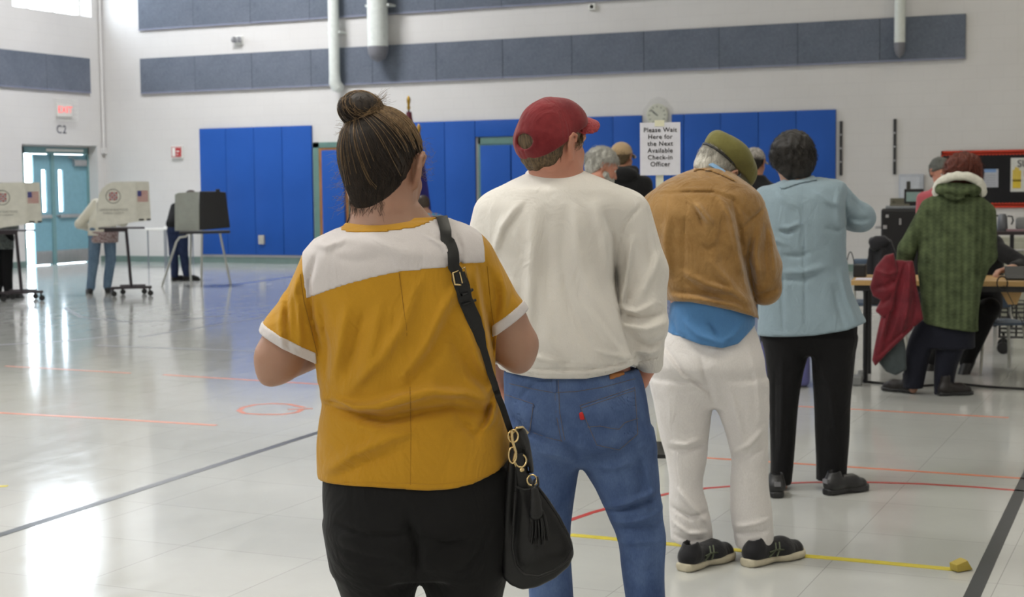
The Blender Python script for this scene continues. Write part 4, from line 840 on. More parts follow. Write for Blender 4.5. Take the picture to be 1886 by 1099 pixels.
sew([(1068, 747), (1118, 731), (1168, 714), (1174, 799), (1140, 827), (1099, 819), (1068, 747)], pr); sew([(1082, 786), (1105, 784), (1128, 789), (1140, 790), (1150, 778), (1174, 770)], pr); sew([(1070, 752), (1118, 736), (1168, 719)], pr)
sew([(930, 726), (983, 744), (976, 796), (958, 805)], pl); sew([(938, 706), (980, 716), (1020, 723), (1060, 721), (1110, 713), (1170, 697)], jo, .5); sew([(1021, 700), (1024, 760), (1034, 812)], jo, .5); sew([(1028, 700), (1031, 760), (1040, 810)], jo, .5); sew([(935, 763), (965, 790), (1010, 806), (1036, 812)], jo, .4)
mn.patch(je, [(1121, 690), (1150, 682), (1152, 692), (1122, 700)], 'leather_patch', M_TANL, 2.4, h=.004, parent=jo); mn.patch(je, [(1016, 686), (1026, 686), (1026, 722), (1018, 722)], 'belt_loop', M_DENIM, 4.0, h=.004, parent=jo)
mn.patch(je, [(1066, 755), (1074, 753), (1077, 767), (1069, 769)], 'red_tab', flat('red_tab', rgb(190, 40, 40), .7), 3.5, h=.003, parent=jo)
for (a, b, an) in ((-.095, -.06, 14), (.145, -.06, -16)): make_shoe(mn, (a, b), an, .285, (M_BLACK, flat('tan_sole', rgb(150, 140, 124), .7)), w_=.052)
HS = .90; RM = Rxyz(-44, 2, 2); hm = mn.p(1017, 256, .0); bm_ = Fld(); T = add_head(bm_, hm, RM, HS, mn.p(1026, 330, .0), .062)
bm_.u(mn.rows([(340, 950, 1110, .01, .07), (385, 915, 1140, 0, .11), (500, 910, 1125, 0, .12), (620, 925, 1150, 0, .135), (700, 940, 1165, 0, .11), (830, 955, 1195, 0, .11)], 2.3), .04)
bm_.u(mn.cap((1150, 396, 0), (1190, 600, -.02), 33, 28), .03); bm_.u(mn.cap((1190, 600, -.02), (1190, 678, .03), 24, 16), .02); add_hand(bm_, mn.p(1184, 690, .04), (-.45, .35, -1), (-1, 0, 0), .95, .25, -1)
bm_.u(mn.cap((915, 396, 0), (880, 600, -.01), 33, 28), .03); bm_.u(mn.cap((880, 600, -.01), (915, 690, .16), 25, 18), .02); add_hand(bm_, mn.p(920, 696, .18), (.3, .5, -.6), (1, 0, 0), 1.05, .3, 1)
for c4 in (((1010, 830, 0), (1012, 1060, 0), (1018, 1310, 0)), ((1135, 830, 0), (1187, 1060, 0), (1203, 1310, 0))): bm_.u(mn.cap(c4[0], c4[1], 36, 28), .01); bm_.u(mn.cap(c4[1], c4[2], 28, 20), .01)
put('body', bodymesh(bm_, .0055, .003, mn.z(326)), SK2, mn.root); add_eyes(mn, T, RM, HS)
MHB = mat_hair('sandy_brown_hair', rgb(60, 48, 34), rgb(112, 92, 64)); MHB2 = mat_hair('sandy_streaks', rgb(120, 100, 72), rgb(165, 146, 112))
def ml(x, y): return np.interp(y, [-.12, -.06, -.035, -.018, .012, .03, .06, .09], [-.094, -.100, -.070, .006, .020, -.008, .012, .05])
short_hair(mn, hm, RM, HS, ml, .008, MHB, 1900, (.018, .036), 3, .42, .30, (0, -.3, -1), sel=lambda q: q[2] < .6*q[1]-.016, mat2=MHB2, rw=.0006)
# cap
M_CAP = mat_cloth('dark_red_twill', rgb(112, 32, 38), .10, 700, rough=.9, big=18, c2=rgb(132, 46, 50)); M_CAPV = mat_cloth('faded_red_visor', rgb(158, 58, 62), .08, 500, rough=.9, big=20)
def cap_line(x, y): return .010+.62*y-1.8*y*y+0*x
cpf = Fld().u(loc(ellip((0, -.012, .020), (.088, .106, .094)), hm, RM, HS)); cpf.u(loc(ellip((0, .030, .052), (.080, .074, .066)), hm, RM, HS), .03); cpf.u(loc(ellip((0, -.030, -.018), (.082, .084, .078)), hm, RM, HS), .03)
cpf.disp(loc(lambda x, y, z: .0018*np.sin(46*x+30*z+2*np.sin(30*y))+.0016*np.sin(60*z-25*y)-.002*np.exp(-(x/.003)**2)-.0016*np.exp(-((np.abs(np.arctan2(y+.01, x+1e-6))-2.1)/.04)**2), hm, RM, HS))
cpf.cut(loc(lambda x, y, z: cap_line(x, y)-z, hm, RM, HS), .004); cpf.sub(loc(ellip((0, -.118, -.012), (.036, .045, .022)), hm, RM, HS), .006); cpf.sub(loc(ellip((0, -.012, .010), (.079, .097, .086)), hm, RM, HS), .002)
cpo = put('baseball_cap', isomesh(cpf, .004, 'baseball_cap'), M_CAP, mn.root)
def visor(x, y, z):
    zz = .070+.05*(y-.08)-8.0*x*x-2.0*(y-.09)**2
    return np.maximum(np.maximum(np.abs(z-zz)-.0030, (np.sqrt((x/.080)**2+((y-.075)/.092)**2)-1)*.08), -(np.sqrt((x/.080)**2+((y+.012)/.096)**2)-1)*.08)
visor.bb = None; vf = Fld().u(loc(visor, hm, RM, HS, rad=.24)); put('visor', isomesh(vf, .0035, 'visor', (hm-.2, hm+.2)), M_CAPV, cpo)
m = MB(); m.lathe([(.0005, .006), (.005, .005), (.0085, .001), (.0085, -.002)], 14, M=Matrix.Translation(Vector(T((0, -.012, .116)))) @ Matrix(RM).to_4x4() @ Matrix.Scale(HS, 4)); m.put('button', M_CAP, cpo, smooth=True)
# ================================================================== man in the suede jacket and beret
def mat_suede():
    t = NT('tan_suede', .95, .15); n = t.noise(7, 6, .65); n2 = t.noise(260, 3, .6); b = t.ramp(n, [(.3, rgb(128, 94, 48)), (.7, rgb(164, 128, 80))]); t.color(t.mix(.5, b, t.mix(1.0, b, t.ramp(n2, [(.3, (.85, .85, .85, 1)), (.7, (1.1, 1.1, 1.1, 1))]), 'MULTIPLY'))); cr = t.noise(1.0, 4, .55, t.mapped((12, 12, 8), (0, .5, 0)), dist=1.5); b1 = t.n('ShaderNodeBump'); b1.inputs['Strength'].default_value = .6; b1.inputs['Distance'].default_value = .018; t.l(cr, b1.inputs['Height'])
    b2 = t.n('ShaderNodeBump'); b2.inputs['Strength'].default_value = .3; b2.inputs['Distance'].default_value = .001; t.l(n2, b2.inputs['Height']); t.l(b1.outputs[0], b2.inputs['Normal']); t.l(b2.outputs[0], t.b.inputs['Normal']); t.sheen(.35); return t.m
M_SUEDE = mat_suede(); M_BLUE = mat_cloth('blue_cotton', rgb(76, 122, 170), .06, 500); M_LBLUE = mat_cloth('pale_blue_collar', rgb(132, 168, 204), .04, 500); M_CHINO = mat_cloth('off_white_twill', rgb(214, 210, 208), .03, 500, streak=(1, 1, .3)); M_OLIVE = mat_cloth('olive_wool', rgb(108, 104, 58), .10, 300, rough=.95, big=8)
tn = Fig(1330, 5.63, 'person', 'man with white hair in an olive beret, tan suede jacket and off-white trousers')
jk = Fld().u(tn.rows([(308, 1284, 1336, .06, .055), (318, 1256, 1350, .05, .09), (334, 1222, 1372, .03, .125), (346, 1206, 1387, .02, .14), (362, 1191, 1397, .01, .155), (400, 1186, 1396, 0, .17), (460, 1198, 1388, 0, .175), (510, 1214, 1388, 0, .17), (545, 1226, 1394, 0, .165), (575, 1234, 1398, 0, .155), (605, 1238, 1398, 0, .145)], 2.3))
jk.u(tn.cap((1375, 392, .0), (1406, 490, .0), 38, 32, 1.2), .035); jk.u(tn.cap((1406, 490, 0), (1408, 532, .01), 32, 29, 1.2), .02); jk.u(tn.cap((1408, 530, .01), (1378, 525, .26), 28, 22), .02)
jk.u(tn.cap((1212, 392, .0), (1190, 500, .0), 36, 31, 1.2), .035); jk.u(tn.cap((1190, 500, 0), (1196, 530, .01), 31, 28, 1.2), .02); jk.u(tn.cap((1196, 530, .01), (1250, 520, .26), 27, 22), .02)
jk.disp(tn.folds([([(1350, 368), (1360, 420), (1368, 470), (1385, 530), (1397, 580)], 6, 12, 'v'), ([(1322, 362), (1345, 400), (1356, 450), (1366, 500)], 8, 9, 'r'), ([(1282, 372), (1298, 395), (1312, 412)], 6, 9, 'r'), ([(1275, 380), (1290, 400), (1298, 420)], 6, 6, 'v'),
    ([(1292, 448), (1306, 458), (1318, 450)], 5, 5, 'v'), ([(1262, 500), (1300, 520), (1350, 535), (1390, 560)], 7, 8, 'r'), ([(1262, 512), (1290, 532), (1330, 545)], 6, 5, 'v'), ([(1310, 480), (1345, 520), (1380, 565)], 8, 7, 'r'), ([(1240, 545), (1290, 548), (1350, 560), (1392, 578)], 7, 9, 'r'), ([(1240, 535), (1290, 538), (1330, 545)], 5, 5, 'v'),
    ([(1269, 354), (1264, 396), (1261, 450), (1260, 550)], 2.5, 3, 'v'), ([(1206, 358), (1269, 354), (1313, 354), (1351, 368), (1384, 404)], 3, 4, 'v'), ([(1210, 352), (1269, 348), (1313, 348), (1352, 360)], 3, 2.5, 'r'), ([(1415, 378), (1384, 404), (1362, 426)], 3, 4, 'v'),
    ([(1400, 420), (1392, 470), (1398, 520)], 8, 7, 'r'), ([(1420, 430), (1425, 480), (1428, 520)], 6, 6, 'r'), ([(1412, 420), (1410, 470), (1414, 520)], 6, 6, 'v'), ([(1385, 440), (1378, 480), (1388, 520)], 5, 6, 'v'), ([(1395, 548), (1415, 540), (1432, 535)], 5, 6, 'v'), ([(1230, 400), (1225, 450), (1235, 500)], 9, 6, 'r'), ([(1330, 400), (1325, 450), (1335, 490)], 9, 5, 'v')], .02))
jk.disp(tn.wrinkle(3, (16, 14, 11), 15)); jk.cut(tn.hem([(1150, 556), (1235, 557), (1270, 556), (1300, 561), (1350, 572), (1385, 584), (1397, 592), (1400, 600), (1404, 640), (1460, 640)], -.15), .005)
jko = put('suede_jacket', isomesh(jk, .007, 'suede_jacket'), M_SUEDE, tn.root)
for q in ([(1206, 358), (1269, 354), (1313, 354), (1351, 368), (1384, 404)], [(1269, 354), (1264, 396), (1261, 450), (1260, 552)], [(1415, 378), (1384, 404), (1362, 426)]): tn.seam(jk, q, 'topstitching', flat('pale_suede', rgb(178, 142, 92), .9), 1.2, .2, parent=jko)
tn.patch(jk, [(1274, 316), (1286, 302), (1308, 304), (1330, 313), (1350, 326), (1358, 337), (1334, 325), (1308, 315), (1288, 312)], 'collar', M_SUEDE, 6, h=.006, parent=jko, inset=8)
sh = Fld().u(tn.rows([(530, 1240, 1380, 0, .145), (580, 1232, 1390, 0, .15), (620, 1226, 1390, -.005, .155), (650, 1222, 1388, -.005, .158)], 2.3)); sh.disp(tn.folds([([(1305, 590), (1318, 610), (1322, 618)], 4, 5, 'v'), ([(1260, 590), (1290, 615), (1330, 630)], 7, 5, 'r'), ([(1370, 590), (1350, 615), (1330, 628)], 6, 4, 'r'), ([(1240, 590), (1245, 612), (1270, 622)], 5, 4, 'v')], .02))
sh.cut(tn.hem([(1200, 616), (1225, 617), (1250, 621), (1290, 634), (1330, 641), (1360, 634), (1392, 604), (1420, 600)], -.15), .003); put('blue_shirt', isomesh(sh, .006, 'blue_shirt'), M_BLUE, tn.root)
tr_ = Fld().u(tn.rows([(590, 1240, 1385, 0, .13), (630, 1212, 1400, 0, .14), (670, 1196, 1410, -.01, .15), (700, 1199, 1414, 0, .138), (725, 1206, 1411, 0, .118), (746, 1222, 1400, 0, .085)], 2.4))
tr_.u(tn.rows([(700, 1198, 1326, 0, .13), (747, 1205, 1313, 0, .12), (800, 1215, 1306, 0, .10), (850, 1228, 1301, 0, .09), (890, 1233, 1294, 0, .085), (940, 1233, 1306, .0, .085), (985, 1235, 1313, .0, .08), (1008, 1238, 1311, 0, .075), (1020, 1244, 1302, 0, .07)], 2.2), .025)
tr_.u(tn.rows([(700, 1305, 1414, 0, .13), (747, 1318, 1417, 0, .12), (800, 1337, 1414, 0, .10), (850, 1347, 1415, 0, .09), (890, 1345, 1416, 0, .088), (940, 1345, 1422, .0, .085), (985, 1351, 1425, .0, .08), (1010, 1356, 1422, 0, .075), (1020, 1360, 1414, 0, .07)], 2.2), .025)
tr_.disp(tn.folds([([(1220, 640), (1260, 690), (1300, 720)], 7, 6, 'f'), ([(1290, 660), (1300, 700), (1315, 745)], 5, 6, 'v'), ([(1245, 700), (1285, 705), (1310, 725)], 5, 5, 'v'), ([(1235, 828), (1262, 832), (1298, 822)], 5, 6, 'v'), ([(1238, 818), (1262, 820), (1296, 808)], 5, 4, 'r'), ([(1340, 700), (1355, 760), (1370, 820)], 9, 5, 'r'), ([(1350, 835), (1380, 820), (1408, 790)], 6, 5, 'r'), ([(1350, 850), (1380, 840), (1408, 830)], 6, 4, 'v'),
    ([(1238, 940), (1270, 955), (1305, 950)], 5, 6, 'v'), ([(1238, 965), (1268, 985), (1300, 985)], 5, 5, 'r'), ([(1250, 905), (1275, 935), (1300, 965)], 5, 6, 'r'), ([(1240, 990), (1270, 1000), (1300, 998)], 4, 5, 'v'), ([(1352, 990), (1380, 985), (1415, 982)], 4, 5, 'v'), ([(1352, 975), (1385, 968), (1420, 960)], 5, 4, 'r'), ([(1380, 640), (1395, 700), (1400, 780)], 6, 4, 'r')], .01))
tr_.disp(tn.wrinkle(2, (18, 16, 12), 22)); tr_.cut(tn.hem([(1180, 1000), (1240, 1000), (1275, 1012), (1300, 1018), (1320, 1010), (1345, 1008), (1380, 1018), (1415, 1018), (1440, 1008)], -.07), .003); put('trousers', isomesh(tr_, .006, 'trousers'), M_CHINO, tn.root)
M_SHOE = mat_cloth('black_mesh', rgb(26, 26, 30), .2, 300, rough=.7); M_SOLE = flat('worn_cream_sole', rgb(186, 178, 156), .7, var=.12, sc=30); M_TRIM = flat('olive_trim', rgb(96, 104, 84), .5)
for (px, py, an) in ((1256, 1053, -36), (1372, 1044, -46)):
    fp = tn.Mi @ floor_at(px, py); e, Tt = make_shoe(tn, (fp.x-.0, fp.y), an, .30, (M_SHOE, M_SOLE), w_=.054, sole=.032, tall=.085)
    for zz in (0, 1): put('side_stripe', rod_mesh('side_stripe', [np.array([(.036+.006*zz, .09+.035*zz, .030), (.042, .12+.02*zz, .055), (.030, .13+.02*zz, .078)]), np.array([(.044, .085, .050), (.045, .12, .056), (.044, .16, .050)])], .004, .003, 6), M_TRIM, e)
RT_ = Rxyz(-22, 34, 30); ht = tn.p(1324, 304, .09); bt = Fld(); T = add_head(bt, ht, RT_, .94, tn.p(1318, 352, .0), .062)
bt.u(tn.rows([(350, 1240, 1370, .02, .08), (400, 1205, 1375, 0, .13), (500, 1225, 1370, 0, .14), (600, 1240, 1385, 0, .12), (720, 1215, 1395, 0, .11)], 2.3), .04)
bt.u(tn.cap((1375, 392, .0), (1407, 528, .01), 26, 20), .03); bt.u(tn.cap((1407, 528, .01), (1362, 520, .30), 17, 13), .02); bt.u(tn.cap((1212, 392, 0), (1196, 528, .01), 26, 20), .03); bt.u(tn.cap((1196, 528, .01), (1270, 515, .30), 17, 13), .02)
add_hand(bt, tn.p(1355, 520, .33), (-.6, .7, .1), (0, -.2, 1), 1.05, .5, -1); add_hand(bt, tn.p(1278, 515, .33), (.6, .7, .1), (0, -.2, 1), 1.05, .5, 1)
for c4 in (((1260, 740, 0), (1265, 880, 0), (1278, 1030, 0.0)), ((1365, 740, 0), (1380, 880, 0), (1392, 1025, .0))): bt.u(tn.cap(c4[0], c4[1], 34, 24), .03); bt.u(tn.cap(c4[1], c4[2], 24, 15), .02)
put('body', bodymesh(bt, .0065, .0035, tn.z(335)), SK3, tn.root); add_eyes(tn, T, RT_, .94)
MHW = mat_hair('white_hair', rgb(150, 146, 136), rgb(212, 208, 198)); MHW2 = mat_hair('grey_streaks', rgb(110, 108, 98), rgb(150, 148, 138))
def tl_(x, y): return np.interp(y, [-.12, -.05, -.028, -.015, .012, .03, .09], [-.088, -.082, -.050, .004, .018, .02, .06])
short_hair(tn, ht, RT_, .94, tl_, .006, MHW, 1100, (.02, .036), 5, .3, .35, (.3, -.2, -1), mat2=MHW2, rw=.0007, sel=lambda q: q[2] < .06)
tn.patch(bt, [(1302, 303), (1312, 298), (1350, 322), (1358, 334), (1344, 330), (1320, 312)], 'shirt_collar', M_LBLUE, 9, h=.004, yc=.2)
bf = Fld().u(loc(ellip((.008, .004, .066), (.108, .118, .050)), ht, RT_)); bf.u(loc(ellip((.058, .060, .036), (.055, .070, .056)), ht, RT_), .03); bf.u(loc(ellip((0, -.008, .035), (.084, .102, .050)), ht, RT_), .03)
bf.cut(loc(lambda x, y, z: .024+.12*y-z-.10*np.maximum(x-.03, 0), ht, RT_), .006); bf.disp(loc(lambda x, y, z: -.006*np.exp(-((x-.02-.4*y)/.02)**2)*(z > .09)+.002*np.sin(40*x+30*y), ht, RT_))
bo = put('beret', isomesh(bf, .005, 'beret'), M_OLIVE, tn.root)
ring = [np.array([np.array(ht)+np.array(RT_) @ np.array((.083*math.cos(a), -.010+.101*math.sin(a), .024+.12*(-.010+.101*math.sin(a)))) for a in np.linspace(0, 6.283, 48)])]
put('leather_band', rod_mesh('leather_band', ring, .0045, n=6), M_BLACK, bo)
# ================================================================== woman in the pale blue blazer
M_BLZ = mat_cloth('pale_blue_wool', rgb(134, 152, 162), .04, 500, rough=.9); M_BLK2 = mat_cloth('black_wool', rgb(16, 16, 18), .1, 400, sheen=.05)
bz = Fig(1490, 6.95, 'person', 'woman with short dark hair in a pale blue-grey blazer and black trousers')
bf_ = Fld().u(bz.rows([(326, 1452, 1512, .03, .05), (333, 1436, 1545, .02, .075), (345, 1412, 1560, .01, .105), (370, 1396, 1563, 0, .125), (410, 1390, 1562, 0, .135), (450, 1391, 1561, 0, .132), (490, 1394, 1562, 0, .13), (530, 1396, 1569, 0, .135), (565, 1396, 1582, 0, .145), (600, 1395, 1600, 0, .155), (630, 1393, 1612, 0, .16)], 2.4))
bf_.u(bz.cap((1538, 352, 0), (1582, 398, .06), 21, 22, 1.1), .025); bf_.u(bz.cap((1582, 398, .06), (1578, 402, .16), 27, 26, 1.1), .015); bf_.u(bz.cap((1588, 402, .07), (1530, 400, .28), 25, 18), .02)
bf_.u(bz.cap((1412, 366, 0), (1402, 450, .02), 24, 22, 1.1), .025); bf_.u(bz.cap((1402, 450, .02), (1440, 440, .25), 21, 17), .015)
bf_.disp(bz.folds([([(1475, 345), (1478, 420), (1482, 520), (1482, 612)], 2.5, 3, 'v'), ([(1436, 425), (1450, 428), (1470, 418)], 5, 8, 'v'), ([(1440, 418), (1455, 419), (1475, 410)], 5, 5, 'r'), ([(1440, 470), (1470, 472), (1490, 465)], 6, 5, 'v'), ([(1440, 500), (1480, 500), (1520, 490)], 8, 5, 'r'), ([(1440, 515), (1480, 514), (1510, 504)], 6, 5, 'v'),
    ([(1562, 342), (1558, 380), (1562, 430), (1560, 480)], 4, 7, 'v'), ([(1545, 350), (1542, 390), (1550, 430)], 8, 5, 'r'), ([(1500, 350), (1530, 372), (1556, 380)], 8, 5, 'r'), ([(1520, 420), (1545, 425), (1562, 415)], 5, 5, 'v'), ([(1562, 360), (1580, 376), (1594, 392)], 5, 5, 'v'), ([(1562, 400), (1585, 406), (1608, 402)], 5, 7, 'v'), ([(1570, 412), (1590, 416), (1604, 412)], 5, 5, 'r'),
    ([(1548, 500), (1560, 550), (1578, 596)], 6, 6, 'r'), ([(1535, 530), (1545, 570), (1555, 602)], 6, 5, 'v'), ([(1443, 500), (1440, 560), (1443, 616)], 3, 4, 'v'), ([(1410, 420), (1425, 440), (1445, 450)], 6, 5, 'r'), ([(1430, 350), (1450, 372), (1470, 380)], 8, 4, 'r')], .02))
bf_.disp(bz.wrinkle(2.5, (15, 14, 10), 31)); bf_.cut(bz.hem([(1380, 620), (1400, 622), (1450, 621), (1500, 618), (1560, 609), (1604, 595), (1620, 591)], -.15), .005)
bj = put('blazer', isomesh(bf_, .007, 'blazer'), M_BLZ, bz.root)
bz.patch(bf_, [(1434, 344), (1446, 334), (1470, 326), (1498, 321), (1506, 331), (1480, 336), (1460, 342), (1440, 349)], 'collar', M_BLZ, 7, h=.006, parent=bj, inset=8)
bz.seam(bf_, [(1477, 342), (1480, 420), (1483, 520), (1483, 612)], 'back_seam', M_BLZ, 1.2, .2, parent=bj)
bp = Fld().u(bz.rows([(585, 1404, 1580, 0, .13), (615, 1404, 1579, 0, .13), (635, 1408, 1576, 0, .112), (652, 1420, 1566, 0, .08)], 2.4))
bp.u(bz.rows([(620, 1403, 1500, 0, .12), (650, 1408, 1490, 0, .11), (690, 1413, 1479, 0, .10), (740, 1416, 1471, 0, .09), (800, 1418, 1466, 0, .085), (850, 1419, 1462, 0, .08), (890, 1418, 1458, 0, .078)], 2.2), .02); bp.u(bz.rows([(620, 1490, 1579, 0, .12), (650, 1494, 1576, 0, .11), (690, 1496, 1572, 0, .10), (740, 1499, 1567, 0, .09), (800, 1501, 1565, 0, .085), (850, 1503, 1561, 0, .08), (882, 1503, 1559, 0, .078)], 2.2), .02)
bp.disp(bz.folds([([(1500, 660), (1530, 720), (1540, 800)], 5, 5, 'r'), ([(1440, 660), (1440, 740), (1438, 830)], 4, 4, 'r'), ([(1428, 680), (1426, 760), (1428, 850)], 4, 4, 'v')], 0)); put('trousers', isomesh(bp, .007, 'trousers'), M_BLK2, bz.root)
for (px, py, an) in ((1432, 918, 8), (1520, 912, -48)):
    fp = bz.Mi @ floor_at(px, py); e, _t = make_shoe(bz, (fp.x, fp.y), an, .255, (M_BLACK, M_BLACK), w_=.046, tall=.09, sole=.03)
    MB().box((-.014, -.004, .055), (.014, .006, .075)).put('heel_tab', flat('silver_grey', rgb(120, 120, 124), .4), e)
RB = Rxyz(14, 12, -6); hb = bz.p(1460, 292, .04); bb_ = Fld(); T = add_head(bb_, hb, RB, 1.0, bz.p(1472, 344, .0), .055)
bb_.u(bz.rows([(345, 1430, 1540, .02, .07), (400, 1410, 1545, 0, .11), (500, 1412, 1545, 0, .11), (590, 1414, 1568, 0, .10), (622, 1430, 1552, 0, .06)], 2.3), .03); bb_.u(bz.cap((1538, 356, 0), (1588, 400, .07), 15, 13), .02); bb_.u(bz.cap((1588, 400, .07), (1515, 398, .31), 13, 10), .02); bb_.u(bz.cap((1412, 366, 0), (1403, 450, .02), 15, 13), .02); bb_.u(bz.cap((1403, 450, .02), (1452, 438, .29), 13, 10), .02)
add_hand(bb_, bz.p(1506, 398, .33), (-.7, .6, .2), (0, -.3, 1), .95, .5, -1); add_hand(bb_, bz.p(1460, 436, .31), (.6, .7, .2), (0, -.3, 1), .95, .5, 1)
for c4 in (((1450, 632, 0), (1443, 760, 0), (1438, 910, 0)), ((1536, 632, 0), (1532, 760, 0), (1530, 900, 0))): bb_.u(bz.cap(c4[0], c4[1], 22, 16), .02); bb_.u(bz.cap(c4[1], c4[2], 16, 11), .02)
put('body', isomesh(bb_, .0065, 'body'), SK, bz.root); add_eyes(bz, T, RB)
MHD = mat_hair('near_black_hair', rgb(15, 13, 12), rgb(36, 30, 26)); MHD2 = mat_hair('grey_flecks', rgb(26, 22, 20), rgb(48, 41, 36))
def bl(x, y): return np.interp(y, [-.12, -.05, -.02, .015, .04, .09], [-.115, -.112, -.050, -.030, .0, .045])
short_hair(bz, hb, RB, 1.0, bl, .026, MHD, 2600, (.012, .028), 11, .7, .8, (0, -.2, -.8), mat2=MHD2, rw=.0008, rough=.0042, bulge=[((0, -.030, .040), (.090, .098, .080)), ((0, -.04, -.07), (.06, .058, .055))])
# ================================================================== woman in the green coat
def mat_knit(name, c, hi):
    t = NT(name, .95, .15); sx = t.n('ShaderNodeSeparateXYZ'); t.l(t.co(), sx.inputs[0]); wv = t.math('SINE', t.math('MULTIPLY', sx.outputs[0], 140.0)); w2 = t.math('SINE', t.math('ADD', t.math('MULTIPLY', sx.outputs[2], 260.0), t.math('MULTIPLY', wv, 1.5)))
    q = t.math('ADD', t.math('MULTIPLY', wv, .07), t.math('MULTIPLY', w2, .03)); q = t.math('ADD', q, t.noise(14, 4, .6)); t.color(t.ramp(q, [(.2, c), (.85, hi)])); t.bump(q, .8, .006); return t.m
M_GRN = mat_knit('green_cable_knit', rgb(50, 58, 40), rgb(98, 110, 78)); M_FUR = mat_cloth('white_fleece', rgb(214, 212, 200), .06, 120, rough=1, bump=.8, big=40); M_NAVY = mat_cloth('navy_trouser', rgb(20, 22, 34), .1, 400, sheen=.05)
gr = Fig(1725, 10.07, 'person', 'woman with auburn hair in a long green knitted coat with a white fleece hood edge')
gf = Fld().u(gr.rows([(354, 1728, 1792, .02, .07), (364, 1712, 1812, .01, .09), (385, 1700, 1826, 0, .12), (430, 1692, 1830, 0, .14), (480, 1687, 1826, 0, .15), (520, 1690, 1812, 0, .15), (560, 1695, 1804, 0, .15), (600, 1700, 1802, 0, .15), (625, 1701, 1804, 0, .15)], 2.4))
gf.u(gr.cap((1712, 382, 0), (1672, 458, -.02), 18, 17, 1.2), .03); gf.u(gr.cap((1672, 458, -.02), (1664, 490, .04), 18, 15, 1.1), .015)
gf.u(gr.cap((1816, 392, 0), (1819, 470, 0), 18, 17, 1.2), .03); gf.u(gr.cap((1819, 470, 0), (1800, 500, .12), 17, 13), .015)
gf.disp(gr.folds([([(1690, 440), (1688, 500), (1694, 560)], 4, 8, 'v'), ([(1812, 430), (1808, 490), (1804, 550)], 4, 8, 'v'), ([(1740, 400), (1738, 500), (1742, 600)], 6, 5, 'r'), ([(1770, 400), (1775, 500), (1772, 605)], 6, 5, 'v'), ([(1715, 420), (1716, 500), (1718, 600)], 5, 5, 'v'), ([(1795, 440), (1792, 520), (1790, 606)], 5, 4, 'r')], .02))
gf.disp(gr.wrinkle(3, (14, 12, 8), 41)); gf.cut(gr.hem([(1640, 590), (1700, 597), (1737, 604), (1780, 611), (1802, 614), (1810, 606), (1850, 600)], -.15), .005)
go = put('knitted_coat', isomesh(gf, .009, 'knitted_coat'), M_GRN, gr.root)
hd = Fld().u(ellip(gr.p(1762, 352, -.09), (.135, .070, .036)), 0); hd.u(capsule(gr.p(1735, 346, -.06), gr.p(1795, 350, -.06), .042), .03); hd.u(ellip(gr.p(1760, 361, -.12), (.07, .03, .03)), .02); hd.disp(gr.folds([([(1735, 352), (1762, 362), (1795, 356)], 3, 7, 'v')], .1)); hd.disp(gr.wrinkle(4, (20, 16, 14), 5)); put('hood', isomesh(hd, .008, 'hood'), M_GRN, go)
fr_ = [np.array(gr.p(1767, 356, -.04))+np.array((.148*math.cos(a), -.075*max(0, math.sin(a))+.02, .115*math.sin(a)**.8 if math.sin(a) > 0 else .02*math.sin(a))) for a in np.linspace(-.05, 3.2, 26)]
ff = Fld()
for a, b in zip(fr_[:-1], fr_[1:]): ff.u(capsule(a, b, .026), .01)
ff.disp(lambda X, Y, Z: .003*np.sin(90*X+3*np.sin(60*Z))*np.sin(80*Z+40*Y)); put('fleece_edge', isomesh(ff, .007, 'fleece_edge'), M_FUR, go)
gp = Fld().u(gr.rows([(560, 1704, 1796, 0, .13), (640, 1700, 1796, 0, .12)], 2.3)); gp.u(gr.rows([(590, 1690, 1752, .02, .10), (630, 1672, 1722, .0, .09), (660, 1666, 1712, -.02, .085), (714, 1663, 1700, -.03, .075)], 2.2), .03); gp.u(gr.rows([(590, 1726, 1798, .0, .10), (640, 1724, 1778, .0, .10), (680, 1720, 1762, 0, .085), (726, 1720, 1754, 0, .08)], 2.2), .03); put('trousers', isomesh(gp, .009, 'trousers'), M_NAVY, gr.root)
M_BOOT = flat('dark_leather', rgb(34, 30, 30), .5)
for (px, py, an) in ((1684, 724, 62), (1728, 729, -62)): fp = gr.Mi @ floor_at(px, py); make_shoe(gr, (fp.x, fp.y), an, .25, (M_BOOT, M_BLACK), w_=.046, tall=.12)
RG = Rxyz(4, 22, 0); hg = gr.p(1774, 318, .08); bg_ = Fld(); T = add_head(bg_, hg, RG, 1.0, gr.p(1768, 358, .0), .052)
bg_.u(gr.rows([(366, 1722, 1806, .01, .07), (420, 1706, 1816, 0, .11), (520, 1704, 1800, 0, .12), (610, 1710, 1792, 0, .10)], 2.3), .03); bg_.u(gr.cap((1712, 384, 0), (1672, 460, -.02), 12, 10), .02); bg_.u(gr.cap((1672, 460, -.02), (1664, 500, .04), 10, 8), .02); bg_.u(gr.cap((1816, 394, 0), (1819, 470, 0), 12, 10), .02); bg_.u(gr.cap((1819, 470, 0), (1795, 505, .16), 10, 8), .02)
add_hand(bg_, gr.p(1664, 506, .05), (.1, .5, -.8), (1, 0, 0), .95, .6, 1); add_hand(bg_, gr.p(1790, 508, .19), (-.5, .8, -.1), (0, 0, -1), .95, .5, -1)
for c4 in (((1720, 610, .02), (1692, 660, -.02), (1682, 716, -.03)), ((1762, 610, 0), (1745, 670, 0), (1736, 720, 0))): bg_.u(gr.cap(c4[0], c4[1], 17, 12), .02); bg_.u(gr.cap(c4[1], c4[2], 11, 8), .02)
put('body', isomesh(bg_, .008, 'body'), SK, gr.root); add_eyes(gr, T, RG)
MHR = mat_hair('auburn_hair', rgb(62, 26, 18), rgb(124, 58, 38))
def gl(x, y): return np.interp(y, [-.12, -.05, .0, .04, .09], [-.17, -.17, -.15, -.10, .03])
